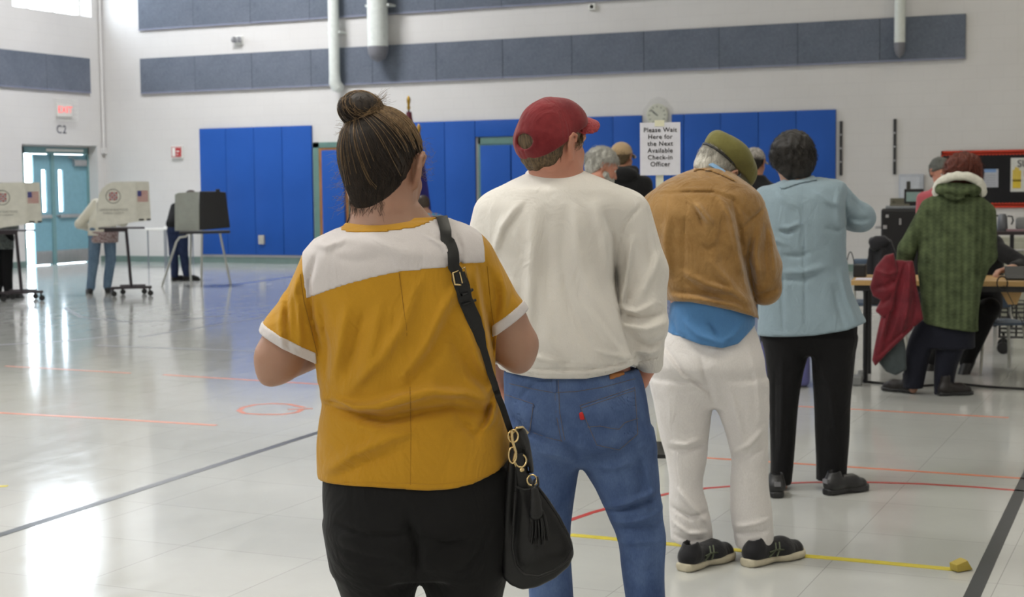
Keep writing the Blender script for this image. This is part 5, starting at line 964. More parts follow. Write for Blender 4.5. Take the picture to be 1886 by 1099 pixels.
short_hair(gr, hg, RG, 1.0, gl, .028, MHR, 1500, (.05, .10), 13, .35, .3, (0, -.1, -1), rw=.0012, h=.006, rough=.007, bulge=[((0, -.02, .03), (.118, .115, .098)), ((.075, -.01, -.06), (.050, .06, .11)), ((-.075, -.01, -.06), (.046, .06, .09))])
# the dark red coat she carries
M_RED = mat_cloth('dark_red_nylon', rgb(90, 20, 32), .12, 300, rough=.6, big=8, c2=rgb(116, 28, 40)); M_LIN = mat_cloth('grey_lining', rgb(66, 74, 76), .1, 300)
rc = Fig(1660, 9.99, 'carried_coat', 'dark red coat hanging over the left forearm of the woman in green', 'coat', z0=gr.z(690))
def slab(fig, poly, yc, t, mat, name, parent, folds=(), k=.02, h=.008, bulge=.03, yslope=0.0):
    P2 = [(fig.p(a, b, yc)[0], fig.p(a, b, yc)[2]) for a, b in poly]; A = np.array(P2)
    def f(X, Y, Z):
        d = poly_sd(X+0*Z, Z+0*X, P2)+k+0*Y; y = Y-yc-yslope*(Z-A[:, 1].min()); tt = t+bulge*np.clip(-d/.12, 0, 1); q = np.abs(y)-tt+k
        return np.sqrt(np.maximum(d, 0)**2+np.maximum(q, 0)**2)+np.minimum(np.maximum(d, q), 0)-k
    f.bb = (np.array([A[:, 0].min(), yc-t-bulge-abs(yslope)*.8, A[:, 1].min()]), np.array([A[:, 0].max(), yc+t+bulge+abs(yslope)*.8, A[:, 1].max()])); F_ = Fld().u(f)
    if folds: F_.disp(fig.folds(folds, yc+t+.05))
    return put(name, isomesh(F_, h, name), mat, parent or fig.root)
FO = [([(1668, 485), (1650, 560), (1630, 640)], 5, 14, 'v'), ([(1676, 490), (1672, 560), (1660, 620)], 5, 12, 'r'), ([(1655, 500), (1640, 560), (1622, 630)], 5, 12, 'r'), ([(1684, 520), (1686, 560), (1680, 600)], 4, 10, 'v'), ([(1618, 655), (1650, 622), (1694, 590)], 4, 9, 'v')]
slab(rc, [(1646, 478), (1682, 480), (1690, 530), (1701, 588), (1668, 618), (1636, 648), (1612, 674), (1606, 662), (1616, 610), (1630, 550), (1640, 510)], -.02, .035, M_RED, 'coat_body', None, FO)
slab(rc, [(1646, 466), (1652, 490), (1652, 530), (1645, 570), (1628, 586), (1612, 572), (1622, 552), (1608, 545), (1602, 528), (1612, 492), (1630, 470)], -.04, .045, M_RED, 'sleeve', None, [([(1615, 530), (1635, 525), (1650, 515)], 5, 14, 'v'), ([(1620, 500), (1640, 505), (1650, 500)], 5, 10, 'r'), ([(1625, 560), (1638, 550), (1650, 540)], 5, 10, 'v')])
slab(rc, [(1660, 600), (1668, 640), (1670, 680), (1650, 691), (1632, 684), (1618, 666), (1630, 640)], .03, .03, M_LIN, 'lining', None)
# ================================================================== people farther back
M_BLKH = mat_cloth('black_hooded_cotton', rgb(22, 22, 24), .1, 300, sheen=.08); M_TANC = mat_cloth('tan_cap_cotton', rgb(176, 150, 116), .06, 300); M_CAMO = mat_cloth('grey_camo_cotton', rgb(120, 114, 108), .3, 300, big=45, c2=rgb(172, 166, 160))
def figure(px, depth, label, head, R, skin, top, bottom, shoulders, hips, hair=None, hair_line=None, hair_thick=.012, hem=.92, hs=1.0, lean=(0, 0), arms=None, h=.011, shoes=True, name_top='jacket', legs=None, toe=0, sleeve=None, hairn=500, hlen=(.02, .04), toptop=None, bottom_name='trousers', flow=(0, -.2, -1), bulge=None, r_arm=.058):
    """a standing figure given in metres in its own frame; head = (x, y, z) of the skull"""
    f = Fig(px, depth, 'person', label); sw_, sz = shoulders; hw, hz = hips; hx = np.array(head, float); lx, ly = lean
    nb = np.array((lx*.9, ly*.9, sz+.04)); t = Fld(); t.u(loft([(hem, 0, hw*1.06, 0, .135), (hz+.06, 0, hw, 0, .125), ((sz+hz)/2, lx*.4, (sw_+hw)/2*.96, ly*.4, .13), (sz-.12, lx*.8, sw_, ly*.8, .13), (sz-.03, lx, sw_*.9, ly, .115), (sz+.02, lx, sw_*.55, ly, .09), (sz+.07, lx, sw_*.36, ly, .07)], 2.3))
    arms = arms or [((-sw_*.98, -.03, sz-.36), (-sw_*.7, .22, sz-.42)), ((sw_*.98, -.03, sz-.36), (sw_*.7, .22, sz-.42))]; b = Fld(); T = add_head(b, hx, R, hs, nb, .055)
    b.u(loft([(hz, 0, hw*.8, 0, .09), ((sz+hz)/2, lx*.4, sw_*.75, ly*.4, .10), (sz-.08, lx, sw_*.75, ly, .09), (sz, lx, sw_*.4, ly, .06)], 2.3), .03)
    for s_, (e, w_) in zip((-1, 1), arms):
        sh_ = np.array((lx+s_*sw_*.84, ly, sz-.07)); e = np.array(e); w_ = np.array(w_); t.u(capsule(sh_, e, r_arm*1.1, r_arm*.9), .035); t.u(capsule(e, w_, r_arm*.9, r_arm*.72), .02); b.u(capsule(sh_, e, .042, .036), .02); b.u(capsule(e, w_+(w_-e)*.1, .036, .026), .02)
        d = (w_-e)/np.linalg.norm(w_-e); t.cut(lambda X, Y, Z, w_=w_, d=d: np.where((X-w_[0])**2+(Y-w_[1])**2+(Z-w_[2])**2 < .01, (X-w_[0])*d[0]+(Y-w_[1])*d[1]+(Z-w_[2])*d[2], -1), .004)
        add_hand(b, w_+d*.03, d+np.array((-.1*s_, .1, 0)), (-s_*.6, 0, -.6), 1.0, .45, s_)
    t.disp(f.wrinkle(5, (16, 14, 10), int(px) % 50)); t.cut(lambda X, Y, Z: hem-Z+0*X+0*Y, .004); to = put(name_top, isomesh(t, h, name_top), top, f.root)
    legs = legs or [((-hw*.52, 0, .48), (-.11, 0, .05)), ((hw*.52, 0, .48), (.11, 0, .05))]; p_ = Fld(); p_.u(loft([(hz-.08, 0, hw*.95, 0, .12), (hz+.02, 0, hw*.98, 0, .125), (hz+.10, 0, hw*.90, 0, .115)], 2.3))
    for s_, (k, a) in zip((-1, 1), legs): hp = (s_*hw*.5, 0, hz-.06); p_.u(capsule(hp, k, .090, .070), .03); p_.u(capsule(k, (a[0], a[1], a[2]+.04), .070, .058), .02); b.u(capsule(hp, k, .06, .05), .02); b.u(capsule(k, a, .05, .035), .02)
    p_.disp(f.wrinkle(5, (18, 16, 14), 7)); put(bottom_name, isomesh(p_, h, bottom_name), bottom, f.root)
    if shoes:
        for s_, (k, a) in zip((-1, 1), legs): r = Matrix.Rotation(math.radians(toe), 3, 'Z') @ Vector((0, -.06, 0)); make_shoe(f, (a[0]+r.x, a[1]+r.y), toe-s_*8, .27, (M_BLACK, M_BLACK))
    put('body', isomesh(b, min(h, .009), 'body'), skin, f.root); add_eyes(f, T, R, hs)
    if hair: short_hair(f, hx, R, hs, hair_line or (lambda x, y: np.interp(y, [-.12, -.05, -.02, .015, .05, .09], [-.09, -.085, -.03, -.01, .02, .055])), hair_thick, hair, hairn, hlen, 3, .35, .4, flow, rw=.0012, h=.006, bulge=bulge)
    return f, T, to
def cap_on(f, c, R, s, mat, visor_y=True, back=False):
    q = Fld().u(loc(ellip((0, -.012, .022), (.087, .104, .090)), c, R, s)); q.cut(loc(lambda x, y, z: .012+.22*y-z, c, R, s), .004); o = put('baseball_cap', isomesh(q, .007, 'baseball_cap'), mat, f.root)
    def v(x, y, z): zz = .030-7*x*x; return np.maximum(np.abs(z-zz)-.004, (np.sqrt((x/.078)**2+((y-.08)/.085)**2)-1)*.08)
    put('visor', isomesh(Fld().u(loc(v, c, R, s)), .0055, 'visor', (c-.21, c+.21)), mat, o); return o
# grey bearded man bowing his head
G1 = mat_hair('silver_hair', rgb(130, 128, 122), rgb(196, 194, 186)); R1 = Rxyz(-80, 24, 0)
f1, T1, _ = figure(1098, 9.8, 'grey haired bearded man bowing his head, behind the shoulder of the cream sweatshirt', (.045, .06, 1.555), R1, SK2, mat_cloth('checked_shirt', rgb(70, 86, 100), .35, 200, big=60, c2=rgb(140, 150, 156)), M_NAVY, (.19, 1.38), (.155, .92), G1, lambda x, y: np.interp(y, [-.12, -.05, -.025, .0, .03, .06, .09], [-.10, -.095, -.05, .015, .02, .035, .055]), .018, hairn=1100, hlen=(.02, .045))
bd1 = Fld().u(loc(ellip((0, .070, -.092), (.054, .050, .046)), T1((0, 0, 0)), R1)); bd1.u(loc(capsule((-.055, .03, -.06), (-.03, .06, -.09), .028), T1((0, 0, 0)), R1), .02); bd1.u(loc(capsule((.055, .03, -.06), (.03, .06, -.09), .028), T1((0, 0, 0)), R1), .02); bd1.disp(lambda X, Y, Z: .003*np.sin(150*X)*np.sin(130*Z+50*Y)); put('beard', isomesh(bd1, .006, 'beard'), G1, f1.root)
# man in a black hooded sweatshirt and tan cap
R2 = Rxyz(-28, 6, 0); f2, T2, t2 = figure(1146, 12.4, 'man in a black hooded sweatshirt and tan cap beside the waiting sign', (.0, .03, 1.66), R2, SKB, M_BLKH, M_NAVY, (.22, 1.50), (.165, .95), MHB, None, .006)
cap_on(f2, np.array(T2((0, 0, 0))), R2, 1.0, M_TANC); q = Fld().u(ellip((0, -.09, 1.50), (.13, .07, .07))); q.u(capsule((-.09, -.02, 1.53), (.09, -.02, 1.53), .05), .03); put('hood', isomesh(q, .01, 'hood'), M_BLKH, t2)
for s_ in (1,):
    g = MB().tube([T2((.079, -.01, .0)), T2((.080, .05, .0)), T2((.06, .088, -.005))], .004, 6); g.box((-.001, 0, -.018), (.001, .03, .012), M=Matrix.Translation(Vector(T2((.078, .045, 0)))) @ Matrix(R2).to_4x4()); g.put('glasses', M_BLACK, f2.root)
# man in a grey patterned cap and black top
R3_ = Rxyz(-24, 10, 0); f3, T3, t3 = figure(1390, 12.2, 'man in a grey camouflage cap and black top, just right of the olive beret', (0, .03, 1.60), R3_, SKB, M_BLKH, M_NAVY, (.22, 1.42), (.16, .92), MHD, None, .008)
cap_on(f3, np.array(T3((0, 0, 0))), R3_, 1.0, M_CAMO)
# grey haired person in a rose top behind the green coat
R4 = Rxyz(-150, 20, 0); f4, T4, _ = figure(1737, 13.2, 'grey haired person in a rose top, mostly hidden by the auburn haired woman', (-.02, .0, 1.52), R4, SK2, mat_cloth('rose_cotton', rgb(176, 84, 92), .08, 300), M_NAVY, (.19, 1.34), (.16, .9), mat_hair('ash_grey_hair', rgb(70, 72, 68), rgb(116, 118, 112)), None, .014)
# the three voters, left
M_JEAN = mat_denim('blue_jeans', rgb(74, 96, 118), rgb(124, 146, 166)); M_OFFC = mat_cloth('cream_wool', rgb(206, 202, 186), .04, 200); M_PLAID = mat_cloth('red_plaid', rgb(120, 70, 70), .35, 200, big=50, c2=rgb(190, 178, 176)); M_GREYP = mat_cloth('grey_pattern', rgb(60, 68, 66), .4, 200, big=60, c2=rgb(128, 136, 132))
MH5 = mat_hair('brown_hair', rgb(40, 30, 24), rgb(76, 60, 46))
R5 = Rxyz(10, 40, 0); f5, T5, t5 = figure(186, 20.9, 'voter in a cream coat and blue jeans bending over the second white booth', (.20, .30, 1.38), R5, SK, M_OFFC, M_JEAN, (.20, 1.30), (.19, .86), MH5, None, .014, hem=.80, lean=(.10, .16), arms=[((-.30, .10, .96), (-.16, .34, .90)), ((.28, .20, .98), (.2, .42, .98))], r_arm=.075, legs=[((-.13, .0, .45), (-.18, 0, .05)), ((.10, .04, .45), (.04, .04, .05))])
q = Fld().u(loft([(.70, .02, .19, 0, .12), (.86, .02, .20, 0, .14)], 2.4)); put('plaid_shirt', isomesh(q, .01, 'plaid_shirt'), M_PLAID, f5.root)
f6, T6, _ = figure(325, 23.6, 'voter in a black jacket leaning into the black and grey voting booth', (.22, .22, 1.30), Rxyz(-20, 45, 0), SK, M_BLKH, mat_denim('dark_jeans', rgb(26, 34, 58), rgb(52, 64, 96)), (.20, 1.22), (.15, .84), MH5, None, .010, hem=.84, lean=(.13, .1), arms=[((-.12, .0, .90), (.12, .12, .86)), ((.34, .15, .92), (.3, .3, .90))], legs=[((-.07, .02, .44), (-.06, .02, .05)), ((.08, -.02, .44), (.12, -.02, .05))], toe=-70)
f7, T7, _ = figure(-2, 20.0, 'voter in a patterned grey top and dark leggings, cut off by the left edge', (.02, .2, 1.42), Rxyz(0, 30, 0), SK, M_GREYP, M_BLK2, (.18, 1.30), (.16, .85), MHD, None, .014, hem=.66, lean=(.0, .1), toe=-60, legs=[((-.07, 0, .44), (-.06, 0, .05)), ((.07, 0, .44), (.07, 0, .05))])
# ================================================================== shoulder bag of the near woman
M_LEA = NT('black_leather', .45, .4); _n = M_LEA.noise(160, 4, .6); M_LEA.color(rgb(20, 20, 21)); M_LEA.bump(_n, .25, .001); M_LEA = M_LEA.m
M_GOLD = flat('pale_gold', rgb(214, 190, 140), .22, .5, 1.0); M_LEDGE = flat('leather_edge', rgb(58, 58, 58), .45)
bgf = Fig(990, 2.72, 'handbag', 'black leather shoulder bag with tassel hanging at the near woman\'s right hip', 'handbag', z0=0.0)
bgf.root.location.z = bgf.z(1083); bgf.M = Matrix.Translation(bgf.root.location) @ Matrix.Rotation(bgf.rz, 4, 'Z'); bgf.Mi = bgf.M.inverted(); bgf.o = bgf.Mi @ CAMP
BYC = -.015
slabf = [(940, 800), (952, 785), (966, 786), (975, 812), (982, 850), (988, 890), (1012, 922), (1036, 960), (1054, 998), (1057, 1018), (1048, 1040), (1022, 1062), (990, 1078), (962, 1083), (940, 1074), (926, 1060), (924, 1000), (930, 920), (935, 850)]
bag_body = slab(bgf, slabf, BYC, .022, M_LEA, 'bag_body', None, [([(962, 830), (975, 880), (990, 905)], 6, 7, 'v'), ([(950, 850), (948, 920), (942, 1000)], 6, 5, 'v'), ([(952, 800), (966, 830), (978, 880)], 5, 4, 'r')], k=.012, h=.0045, bulge=.045)
pp = [(950, 905), (946, 960), (944, 1010), (950, 1040), (966, 1058), (992, 1062), (1022, 1050), (1046, 1030), (1053, 1010), (1046, 984), (1028, 950), (1006, 918), (990, 896)]
put('piping', rod_mesh('piping', [np.array([bgf.p(a, b, BYC-.052 if 955 < a < 1040 else BYC-.036) for a, b in pp])], .0028, n=8), M_LEA, bag_body)
put('rim', rod_mesh('rim', [np.array([bgf.p(a, b, BYC+d) for a, b, d in ((942, 803, -.03), (950, 788, -.035), (962, 786, -.01), (972, 796, .02), (958, 812, .03), (948, 806, .0))])], .0024, n=8), M_GOLD, bag_body)
# strap over the shoulder, down the back
spts = [(812, 405), (817, 420), (822, 440), (830, 470), (838, 498), (845, 525), (852, 550), (862, 575), (872, 600), (884, 640), (896, 680), (908, 716), (920, 750), (934, 790), (942, 806)]
def ribbon(P, W, t, name, mat, parent, nrm=None):
    P = np.array(P); n = len(P); vs = []; m = MB()
    for i in range(n):
        d = P[min(i+1, n-1)]-P[max(i-1, 0)]; d /= np.linalg.norm(d); nn = np.array((0.12, -1, .15 if i > 1 else .8)); nn -= d*(nn@d); nn /= np.linalg.norm(nn); s_ = np.cross(d, nn); w_ = W[i]/2
        vs += [P[i]+s_*w_, P[i]-s_*w_, P[i]-s_*w_+nn*t, P[i]+s_*w_+nn*t]
    fs = []
    for i in range(n-1):
        for k in range(4): fs.append((i*4+k, i*4+(k+1) % 4, (i+1)*4+(k+1) % 4, (i+1)*4+k))
    fs += [(0, 1, 2, 3), (4*n-1, 4*n-2, 4*n-3, 4*n-4)]; m.add(vs, fs); return m.put(name, mat, parent, bevel=.0006, smooth=True)
SP = wm.on(tee, spts, 6.0, step=8); SP[:, 1] = np.minimum(SP[:, 1], np.convolve(np.pad(SP[:, 1], 3, mode='edge'), np.ones(7)/7, 'valid'))-.001; SP = np.array([bgf.Mi @ (wm.M @ Vector(v)) for v in SP])
top = np.array([bgf.Mi @ (wm.M @ Vector(v)) for v in (tuple(wm.p(806, 399, .09)), tuple(wm.p(808, 400, .05)))]); SP = np.concatenate([top, SP]); SP[-14:, 1] -= np.linspace(0, .02, 14)
tt = np.linspace(0, 1, len(SP)); Wd_ = np.interp(tt, [0, .25, .30, .52, .58, 1], [.020, .021, .024, .023, .013, .011]); strap = ribbon(SP, Wd_, .0028, 'strap', M_LEA, bgf.root)
def sp_at(px, py, off): return np.array(bgf.Mi @ (wm.M @ Vector(wm.on(tee, [(px, py), (px+.5, py+1)], off)[0])))
SP2 = [sp_at(*q, 9.5) for q in ((842, 504), (848, 530), (853, 548), (860, 568), (869, 590), (874, 604))]; ribbon(SP2, [.020, .021, .021, .022, .022, .016], .003, 'strap_end', M_LEA, strap)
bk = [sp_at(*q, 12.0) for q in ((829, 504), (850, 498), (855, 524), (838, 529), (829, 504))]; put('buckle', rod_mesh('buckle', [np.array(bk)], .0018, n=8), M_GOLD, strap); put('buckle_pin', rod_mesh('buckle_pin', [np.array([sp_at(841, 502, 13), sp_at(846, 524, 12)])], .0013, n=6), M_GOLD, strap)
for (a, b) in (((841, 540), (862, 533)), ((846, 562), (868, 553))): put('keeper_loop', rod_mesh('keeper_loop', [np.array([sp_at(*a, 12), sp_at((a[0]+b[0])/2, (a[1]+b[1])/2, 13.5), sp_at(*b, 12)])], .0028, n=6), M_LEA, strap)
def ringp(c, r, d=-.05, th=.0017, sq=1.0, name='metal_ring'):
    put(name, rod_mesh(name, [np.array([np.array(bgf.p(c[0], c[1], BYC+d))+np.array((bgf.r(r)*math.cos(a), .004*math.sin(a), bgf.r(r)*sq*math.sin(a))) for a in np.linspace(0, 6.283, 30)])], th, n=8), M_GOLD, bgf.root)
ringp((945, 803), 9, -.045, sq=1.2); ringp((959, 848), 10, -.05, sq=1.1); ringp((980, 884), 9, -.05); ringp((944, 838), 7, -.05, sq=2.0)
put('snap_hook', rod_mesh('snap_hook', [np.array([bgf.p(a, b, BYC-.05) for a, b in ((942, 792), (944, 812), (950, 832), (946, 848), (953, 862))])], .0026, n=8), M_GOLD, bgf.root)
m = MB().lathe([(.001, .004), (.003, .0035), (.0045, .0015), (.005, 0)], 14, M=Matrix.Translation(Vector(bgf.p(961, 865, BYC-.050))) @ Matrix.Rotation(math.pi/2, 4, 'X')); m.put('stud', M_GOLD, bgf.root, smooth=True)
ribbon([bgf.p(955, 835, BYC-.045), bgf.p(958, 862, BYC-.048), bgf.p(962, 890, BYC-.046), bgf.p(966, 905, BYC-.046)], [.016]*4, .004, 'tab', M_LEA, bgf.root)
m = Fld().u(capsule(bgf.p(984, 902, BYC-.062), bgf.p(986, 925, BYC-.064), .0075, .010), .003); m.u(capsule(bgf.p(986, 925, BYC-.064), bgf.p(987, 945, BYC-.064), .0095, .013), .004); ts_ = put('tassel', isomesh(m, .0022, 'tassel'), M_LEA, bgf.root)
put('tassel_cord', rod_mesh('tassel_cord', [np.array([bgf.p(a, b, BYC-.058) for a, b in ((950, 896), (965, 902), (980, 900), (984, 884), (990, 878), (992, 892), (984, 904))])], .0022, n=6), M_LEA, ts_)
r_ = np.random.default_rng(3); fr = []
for i in range(34):
    u = r_.uniform(-1, 1); x0 = 987+u*10; x1 = 990+u*24; y1 = 1000-10*abs(u)+r_.uniform(-8, 10); d = r_.uniform(-.012, .008); fr.append(np.array([bgf.p(x0+(x1-x0)*t+3*math.sin(3*t+u), 940+(y1-940)*t, BYC-.064+d*t) for t in np.linspace(0, 1, 8)]))
put('tassel_fringe', rod_mesh('tassel_fringe', fr, .0022, .0016, 5), M_LEA, ts_)
# ================================================================== things on the walls and on the floor
tn_ = [3]
def floor_strip(pts, wd, mat, z=.0012, name=None):
    P = [floor_at(*p) for p in pts]; m = MB(); n = len(P); vs = []
    for i in range(n):
        t = (P[min(i+1, n-1)]-P[max(i-1, 0)]); t.z = 0; t.normalize(); s_ = Vector((-t.y, t.x, 0))*wd/2
        for a in (P[i]+s_, P[i]-s_): vs += [Vector((a.x, a.y, 0.0002)), Vector((a.x, a.y, z))]
    fs = []
    for i in range(n-1):
        a = i*4; b = a+4; fs += [(a+1, a+3, b+3, b+1), (a, b, b+2, a+2), (a, a+1, b+1, b), (a+2, b+2, b+3, a+3)]
    fs += [(0, 2, 3, 1), (4*n-4, 4*n-3, 4*n-1, 4*n-2)]; m.add(vs, fs)
    if name is None: name = 'trim_%d' % tn_[0]; tn_[0] += 1; return struct(m, name, mat)
    return m.put(name, mat)
M_LBLK = flat('black_court_paint', rgb(52, 54, 58), .3); M_LORG = flat('orange_court_paint', rgb(222, 130, 96), .3); M_LRED = flat('red_court_paint', rgb(184, 60, 56), .3); M_LBLU = flat('blue_court_paint', rgb(84, 104, 160), .3); M_LGRY = flat('faded_grey_paint', rgb(128, 132, 140), .3); M_TAPE = flat('yellow_tape', rgb(206, 190, 60), .4)
for pts, wd, mt in (([(-60, 1004), (0, 985), (300, 888), (583, 797), (760, 740)], .05, M_LBLK), ([(1740, 1208), (1790, 1099), (1840, 990), (1886, 890), (1930, 794)], .055, M_LBLK), ([(-40, 758), (0, 760), (200, 771), (398, 783)], .04, M_LORG), ([(10, 674), (240, 687)], .03, M_LORG), ([(302, 690), (600, 708)], .04, M_LORG),
    ([(1300, 843), (1600, 862), (1886, 881), (1960, 886)], .03, M_LORG), ([(1470, 748), (1858, 769)], .025, M_LORG), ([(1040, 961), (1090, 944), (1150, 927), (1230, 909), (1300, 899), (1400, 891), (1500, 888), (1600, 888), (1700, 891), (1800, 897), (1886, 904), (1960, 912)], .03, M_LRED),
    ([(-20, 636), (120, 628), (235, 616)], .05, M_LGRY), ([(180, 636), (340, 642), (480, 647)], .05, M_LGRY), ([(258, 620), (400, 598), (540, 574)], .05, M_LGRY), ([(390, 529), (470, 519), (570, 505)], .10, M_LBLU), ([(-30, 896), (14, 895)], .04, M_TAPE),
    ([(560, 750), (530, 744), (500, 743), (470, 745), (448, 750), (440, 756), (450, 761), (480, 763), (520, 763), (548, 759), (556, 754)], .035, M_LORG), ([(530, 754), (576, 752)], .03, M_LORG), ([(118, 566), (150, 584), (235, 592), (330, 590), (420, 580)], .06, M_LGRY)):
    floor_strip(pts, wd, mt)
tp = floor_strip([(1050, 985), (1300, 1008), (1600, 1034), (1772, 1050)], .045, M_TAPE, .0022, 'floor_tape'); tag(tp, 'long strip of yellow tape across the floor tiles past the white trousered man', 'tape')
q = floor_at(1774, 1050); m = MB(); a = Matrix.Translation(q) @ Matrix.Rotation(.9, 4, 'Z')
m.add([a @ Vector(v) for v in ((-.045, -.02, .003), (.03, -.02, .003), (.035, .02, .003), (-.045, .02, .003), (-.05, -.02, .03), (.0, -.022, .042), (.005, .02, .045), (-.05, .02, .032))], [(0, 3, 2, 1), (4, 5, 6, 7), (0, 1, 5, 4), (1, 2, 6, 5), (2, 3, 7, 6), (3, 0, 4, 7)])
tag(m.put('tape_scrap', flat('dull_tape', rgb(176, 156, 70), .5), bevel=.004, smooth=True), 'crumpled lump of yellow tape at the end of the long tape strip', 'tape')
# vertical ducts in front of the back wall
M_DUCT = flat('white_pvc', rgb(208, 212, 206), .35); M_DCAP = flat('grey_cap', rgb(118, 118, 124), .5)
def duct(px, r_px, py_end, py_cap, off, words, elbow=False):
    c = BW(px, py_cap, off); s_ = (BW(px+r_px, py_cap, off)-c).length; s_ = s_*math.cos(0); zc = c.z; ze = BW(px, py_end, off).z; r = s_*.93
    e = empty('wall_duct', (c.x, YB-off, ze), 0, words, 'duct')
    if elbow: MB().tube([(0, 0, ZC-ze), (0, 0, .25), (0, .005, .1), (.03, .03, .04), (.05, off*.5, .01)], [r, r, r*1.12, r*1.15, r*.9], 20).put('pipe', M_DUCT, e, smooth=True)
    else:
        MB().tube([(0, 0, ZC-ze), (0, 0, zc-ze)], r, 24).put('pipe', M_DUCT, e, smooth=True); h = zc-ze
        MB().lathe([(r*1.02, h+.02), (r*1.02, h), (r*.95, h*.6), (r*.7, h*.25), (r*.35, .03), (.001, 0)], 24).put('end_cap', M_DCAP, e, smooth=True)
    MB().box((-r*1.3, -.01, 1.0), (r*1.3, off, 1.04)).put('bracket', M_DUCT, e)
duct(616, 9.5, 163, 120, .22, 'slim white pipe hanging down the back wall, leftmost of the three', True); duct(696, 18, 115, 88, .30, 'thick white pipe with a grey rounded end cap on the back wall'); duct(1657, 11, 107, 81, .2, 'white pipe with grey tip near the right end of the grey panels')
# dome fixture, small sensor
p = BW(441, 75); e = empty('emergency_light', (p.x, YB, p.z-.12), 0, 'small round glass wall light between the two panel bands', 'wall light')
MB().box((-.09, -.05, .04), (.09, 0, .20)).put('housing', M_WHITE, e, bevel=.01); m = MB()
for sx_ in (-.055, .055): m.lathe([(.001, -.06), (.035, -.055), (.055, -.02), (.06, .01), (.02, .03)], 16, M=Matrix.Translation((sx_, -.10, .13)) @ Matrix.Rotation(-1.4, 4, 'X'))
m.put('lamp_head', M_STEEL, e, smooth=True)
p = BW(1092, 13); m = MB().box((-.06, -.06, -.05), (.06, 0, .05)).lathe([(.001, -.05), (.03, -.045), (.04, 0)], 12, M=Matrix.Translation((0, -.06, 0)) @ Matrix.Rotation(math.pi/2, 4, 'X')); tag(m.put('motion_sensor', M_WHITE, bevel=.006, loc=(p.x, YB, p.z)), 'tiny off-white sensor high on the back wall at the top edge', 'sensor')
# fire alarm pull
p = BW(328, 280); e = empty('fire_alarm', (p.x, YB, p.z-.12), 0, 'red and white fire alarm box on the wall left of the pads', 'fire alarm')
M_RED = flat('signal_red', rgb(176, 40, 44), .4); MB().box((-.13, -.05, 0), (.13, 0, .24)).put('housing', M_WHITE, e, bevel=.01)
m = MB().box((-.02, -.062, .04), (.10, -.05, .20)); m.box((-.115, -.053, .02), (.115, -.05, .032)).box((-.115, -.053, .21), (.115, -.05, .222)).box((-.118, -.053, .02), (-.106, -.05, .222)).box((.106, -.053, .02), (.118, -.05, .222)); m.put('red_plate', M_RED, e); m = MB().box((.01, -.066, .12), (.07, -.062, .145)).box((.01, -.066, .07), (.05, -.062, .085)); m.put('handle', M_WHITE, e)
# clock in a clear cage
p = BW(1212, 212); s_ = .25; e = empty('wall_clock', (p.x, YB, p.z-.30), 0, 'round wall clock inside a clear hexagonal plastic guard above the sign', 'clock')
fc = flat('clock_face', rgb(196, 196, 178), .4); rot = Matrix.Translation((0, -.02, .30)) @ Matrix.Rotation(math.pi/2, 4, 'X')
MB().lathe([(.185, -.02), (.19, .02), (.17, .035), (.165, .03), (.001, .03)], 40, M=rot).put('face', fc, e, smooth=True); m = MB()
for k in range(12): a = k*math.pi/6; m.box((-.006, .125, .031), (.006, .155, .034), M=rot @ Matrix.Rotation(a, 4, 'Z'))
m.put('hour_marks', M_BLACK, e); MB().box((-.008, -.02, .035), (.008, .14, .038), M=rot @ Matrix.Rotation(.86, 4, 'Z')).put('minute_hand', M_BLACK, e); MB().box((-.009, -.02, .039), (.009, .09, .042), M=rot @ Matrix.Rotation(.95, 4, 'Z')).put('hour_hand', M_BLACK, e)
M_ACR = NT('cloudy_acrylic', .12, .5); M_ACR.b.inputs['Alpha'].default_value = .14; M_ACR.color(rgb(206, 208, 204)); M_ACR = M_ACR.m
hexo = [(-.27, -.30), (-.27, .10), (-.13, .27), (0, .31), (.13, .27), (.27, .10), (.27, -.30)]; hexi = [(x*.80, y*.82) for x, y in hexo]; m = MB(); n = 7
vs = [rot @ Vector((x, y, -.015)) for x, y in hexo]+[rot @ Vector((x, y, .12)) for x, y in hexi]; m.add(vs, [(i, (i+1) % n, n+(i+1) % n, n+i) for i in range(n)]+[tuple(range(n, 2*n))]); m.put('clear_guard', M_ACR, e)
# slotted rails
for px, y0, y1, w_ in ((1549, 223, 323, 'black slotted vertical rail right beside the end of the blue pads'), (1648, 219, 321, 'black slotted vertical rail on bare wall, below the right hand pipe')):
    a, b = BW(px, y1), BW(px, y0); h = b.z-a.z; e = empty('slotted_rail', (a.x, YB, a.z), 0, w_, 'wall rail'); MB().box((-.022, -.03, 0), (.022, 0, h)).put('channel', M_BLACK, e, bevel=.002); m = MB()
    for k in range(1, 4): m.box((-.012, -.034, h*k/4-.012), (.012, -.03, h*k/4+.012))
    m.put('clip', M_STEEL, e)
# notice board
a, b = BW(1733, 383), BW(1733, 278); e = empty('notice_board', (a.x, YB-.006, a.z), 0, 'black notice board with a scalloped red border on the back wall', 'notice board'); Wd, H = 2.6, b.z-a.z
MB().box((0, -.02, 0), (Wd, 0, H)).put('backing', flat('black_paper', rgb(28, 28, 30), .9), e); m = MB()
def scal(x0, x1, z0, up):
    k = int((x1-x0)/.05)
    for i in range(k): m.box((x0+i*.05, -.026, z0), (x0+(i+1)*.05, -.02, z0+up*.055)); m.lathe([(.0005, 0), (.025, 0), (.025, .006), (.0005, .006)], 10, M=Matrix.Translation((x0+(i+.5)*.05, -.026, z0+up*.055)) @ Matrix.Rotation(-math.pi/2, 4, 'X'))
scal(0, Wd, 0, 1); scal(0, Wd, H, -1); m.box((0, -.026, 0), (.02, -.02, H)); m.put('border', flat('scarlet_border', rgb(196, 58, 34), .7), e)
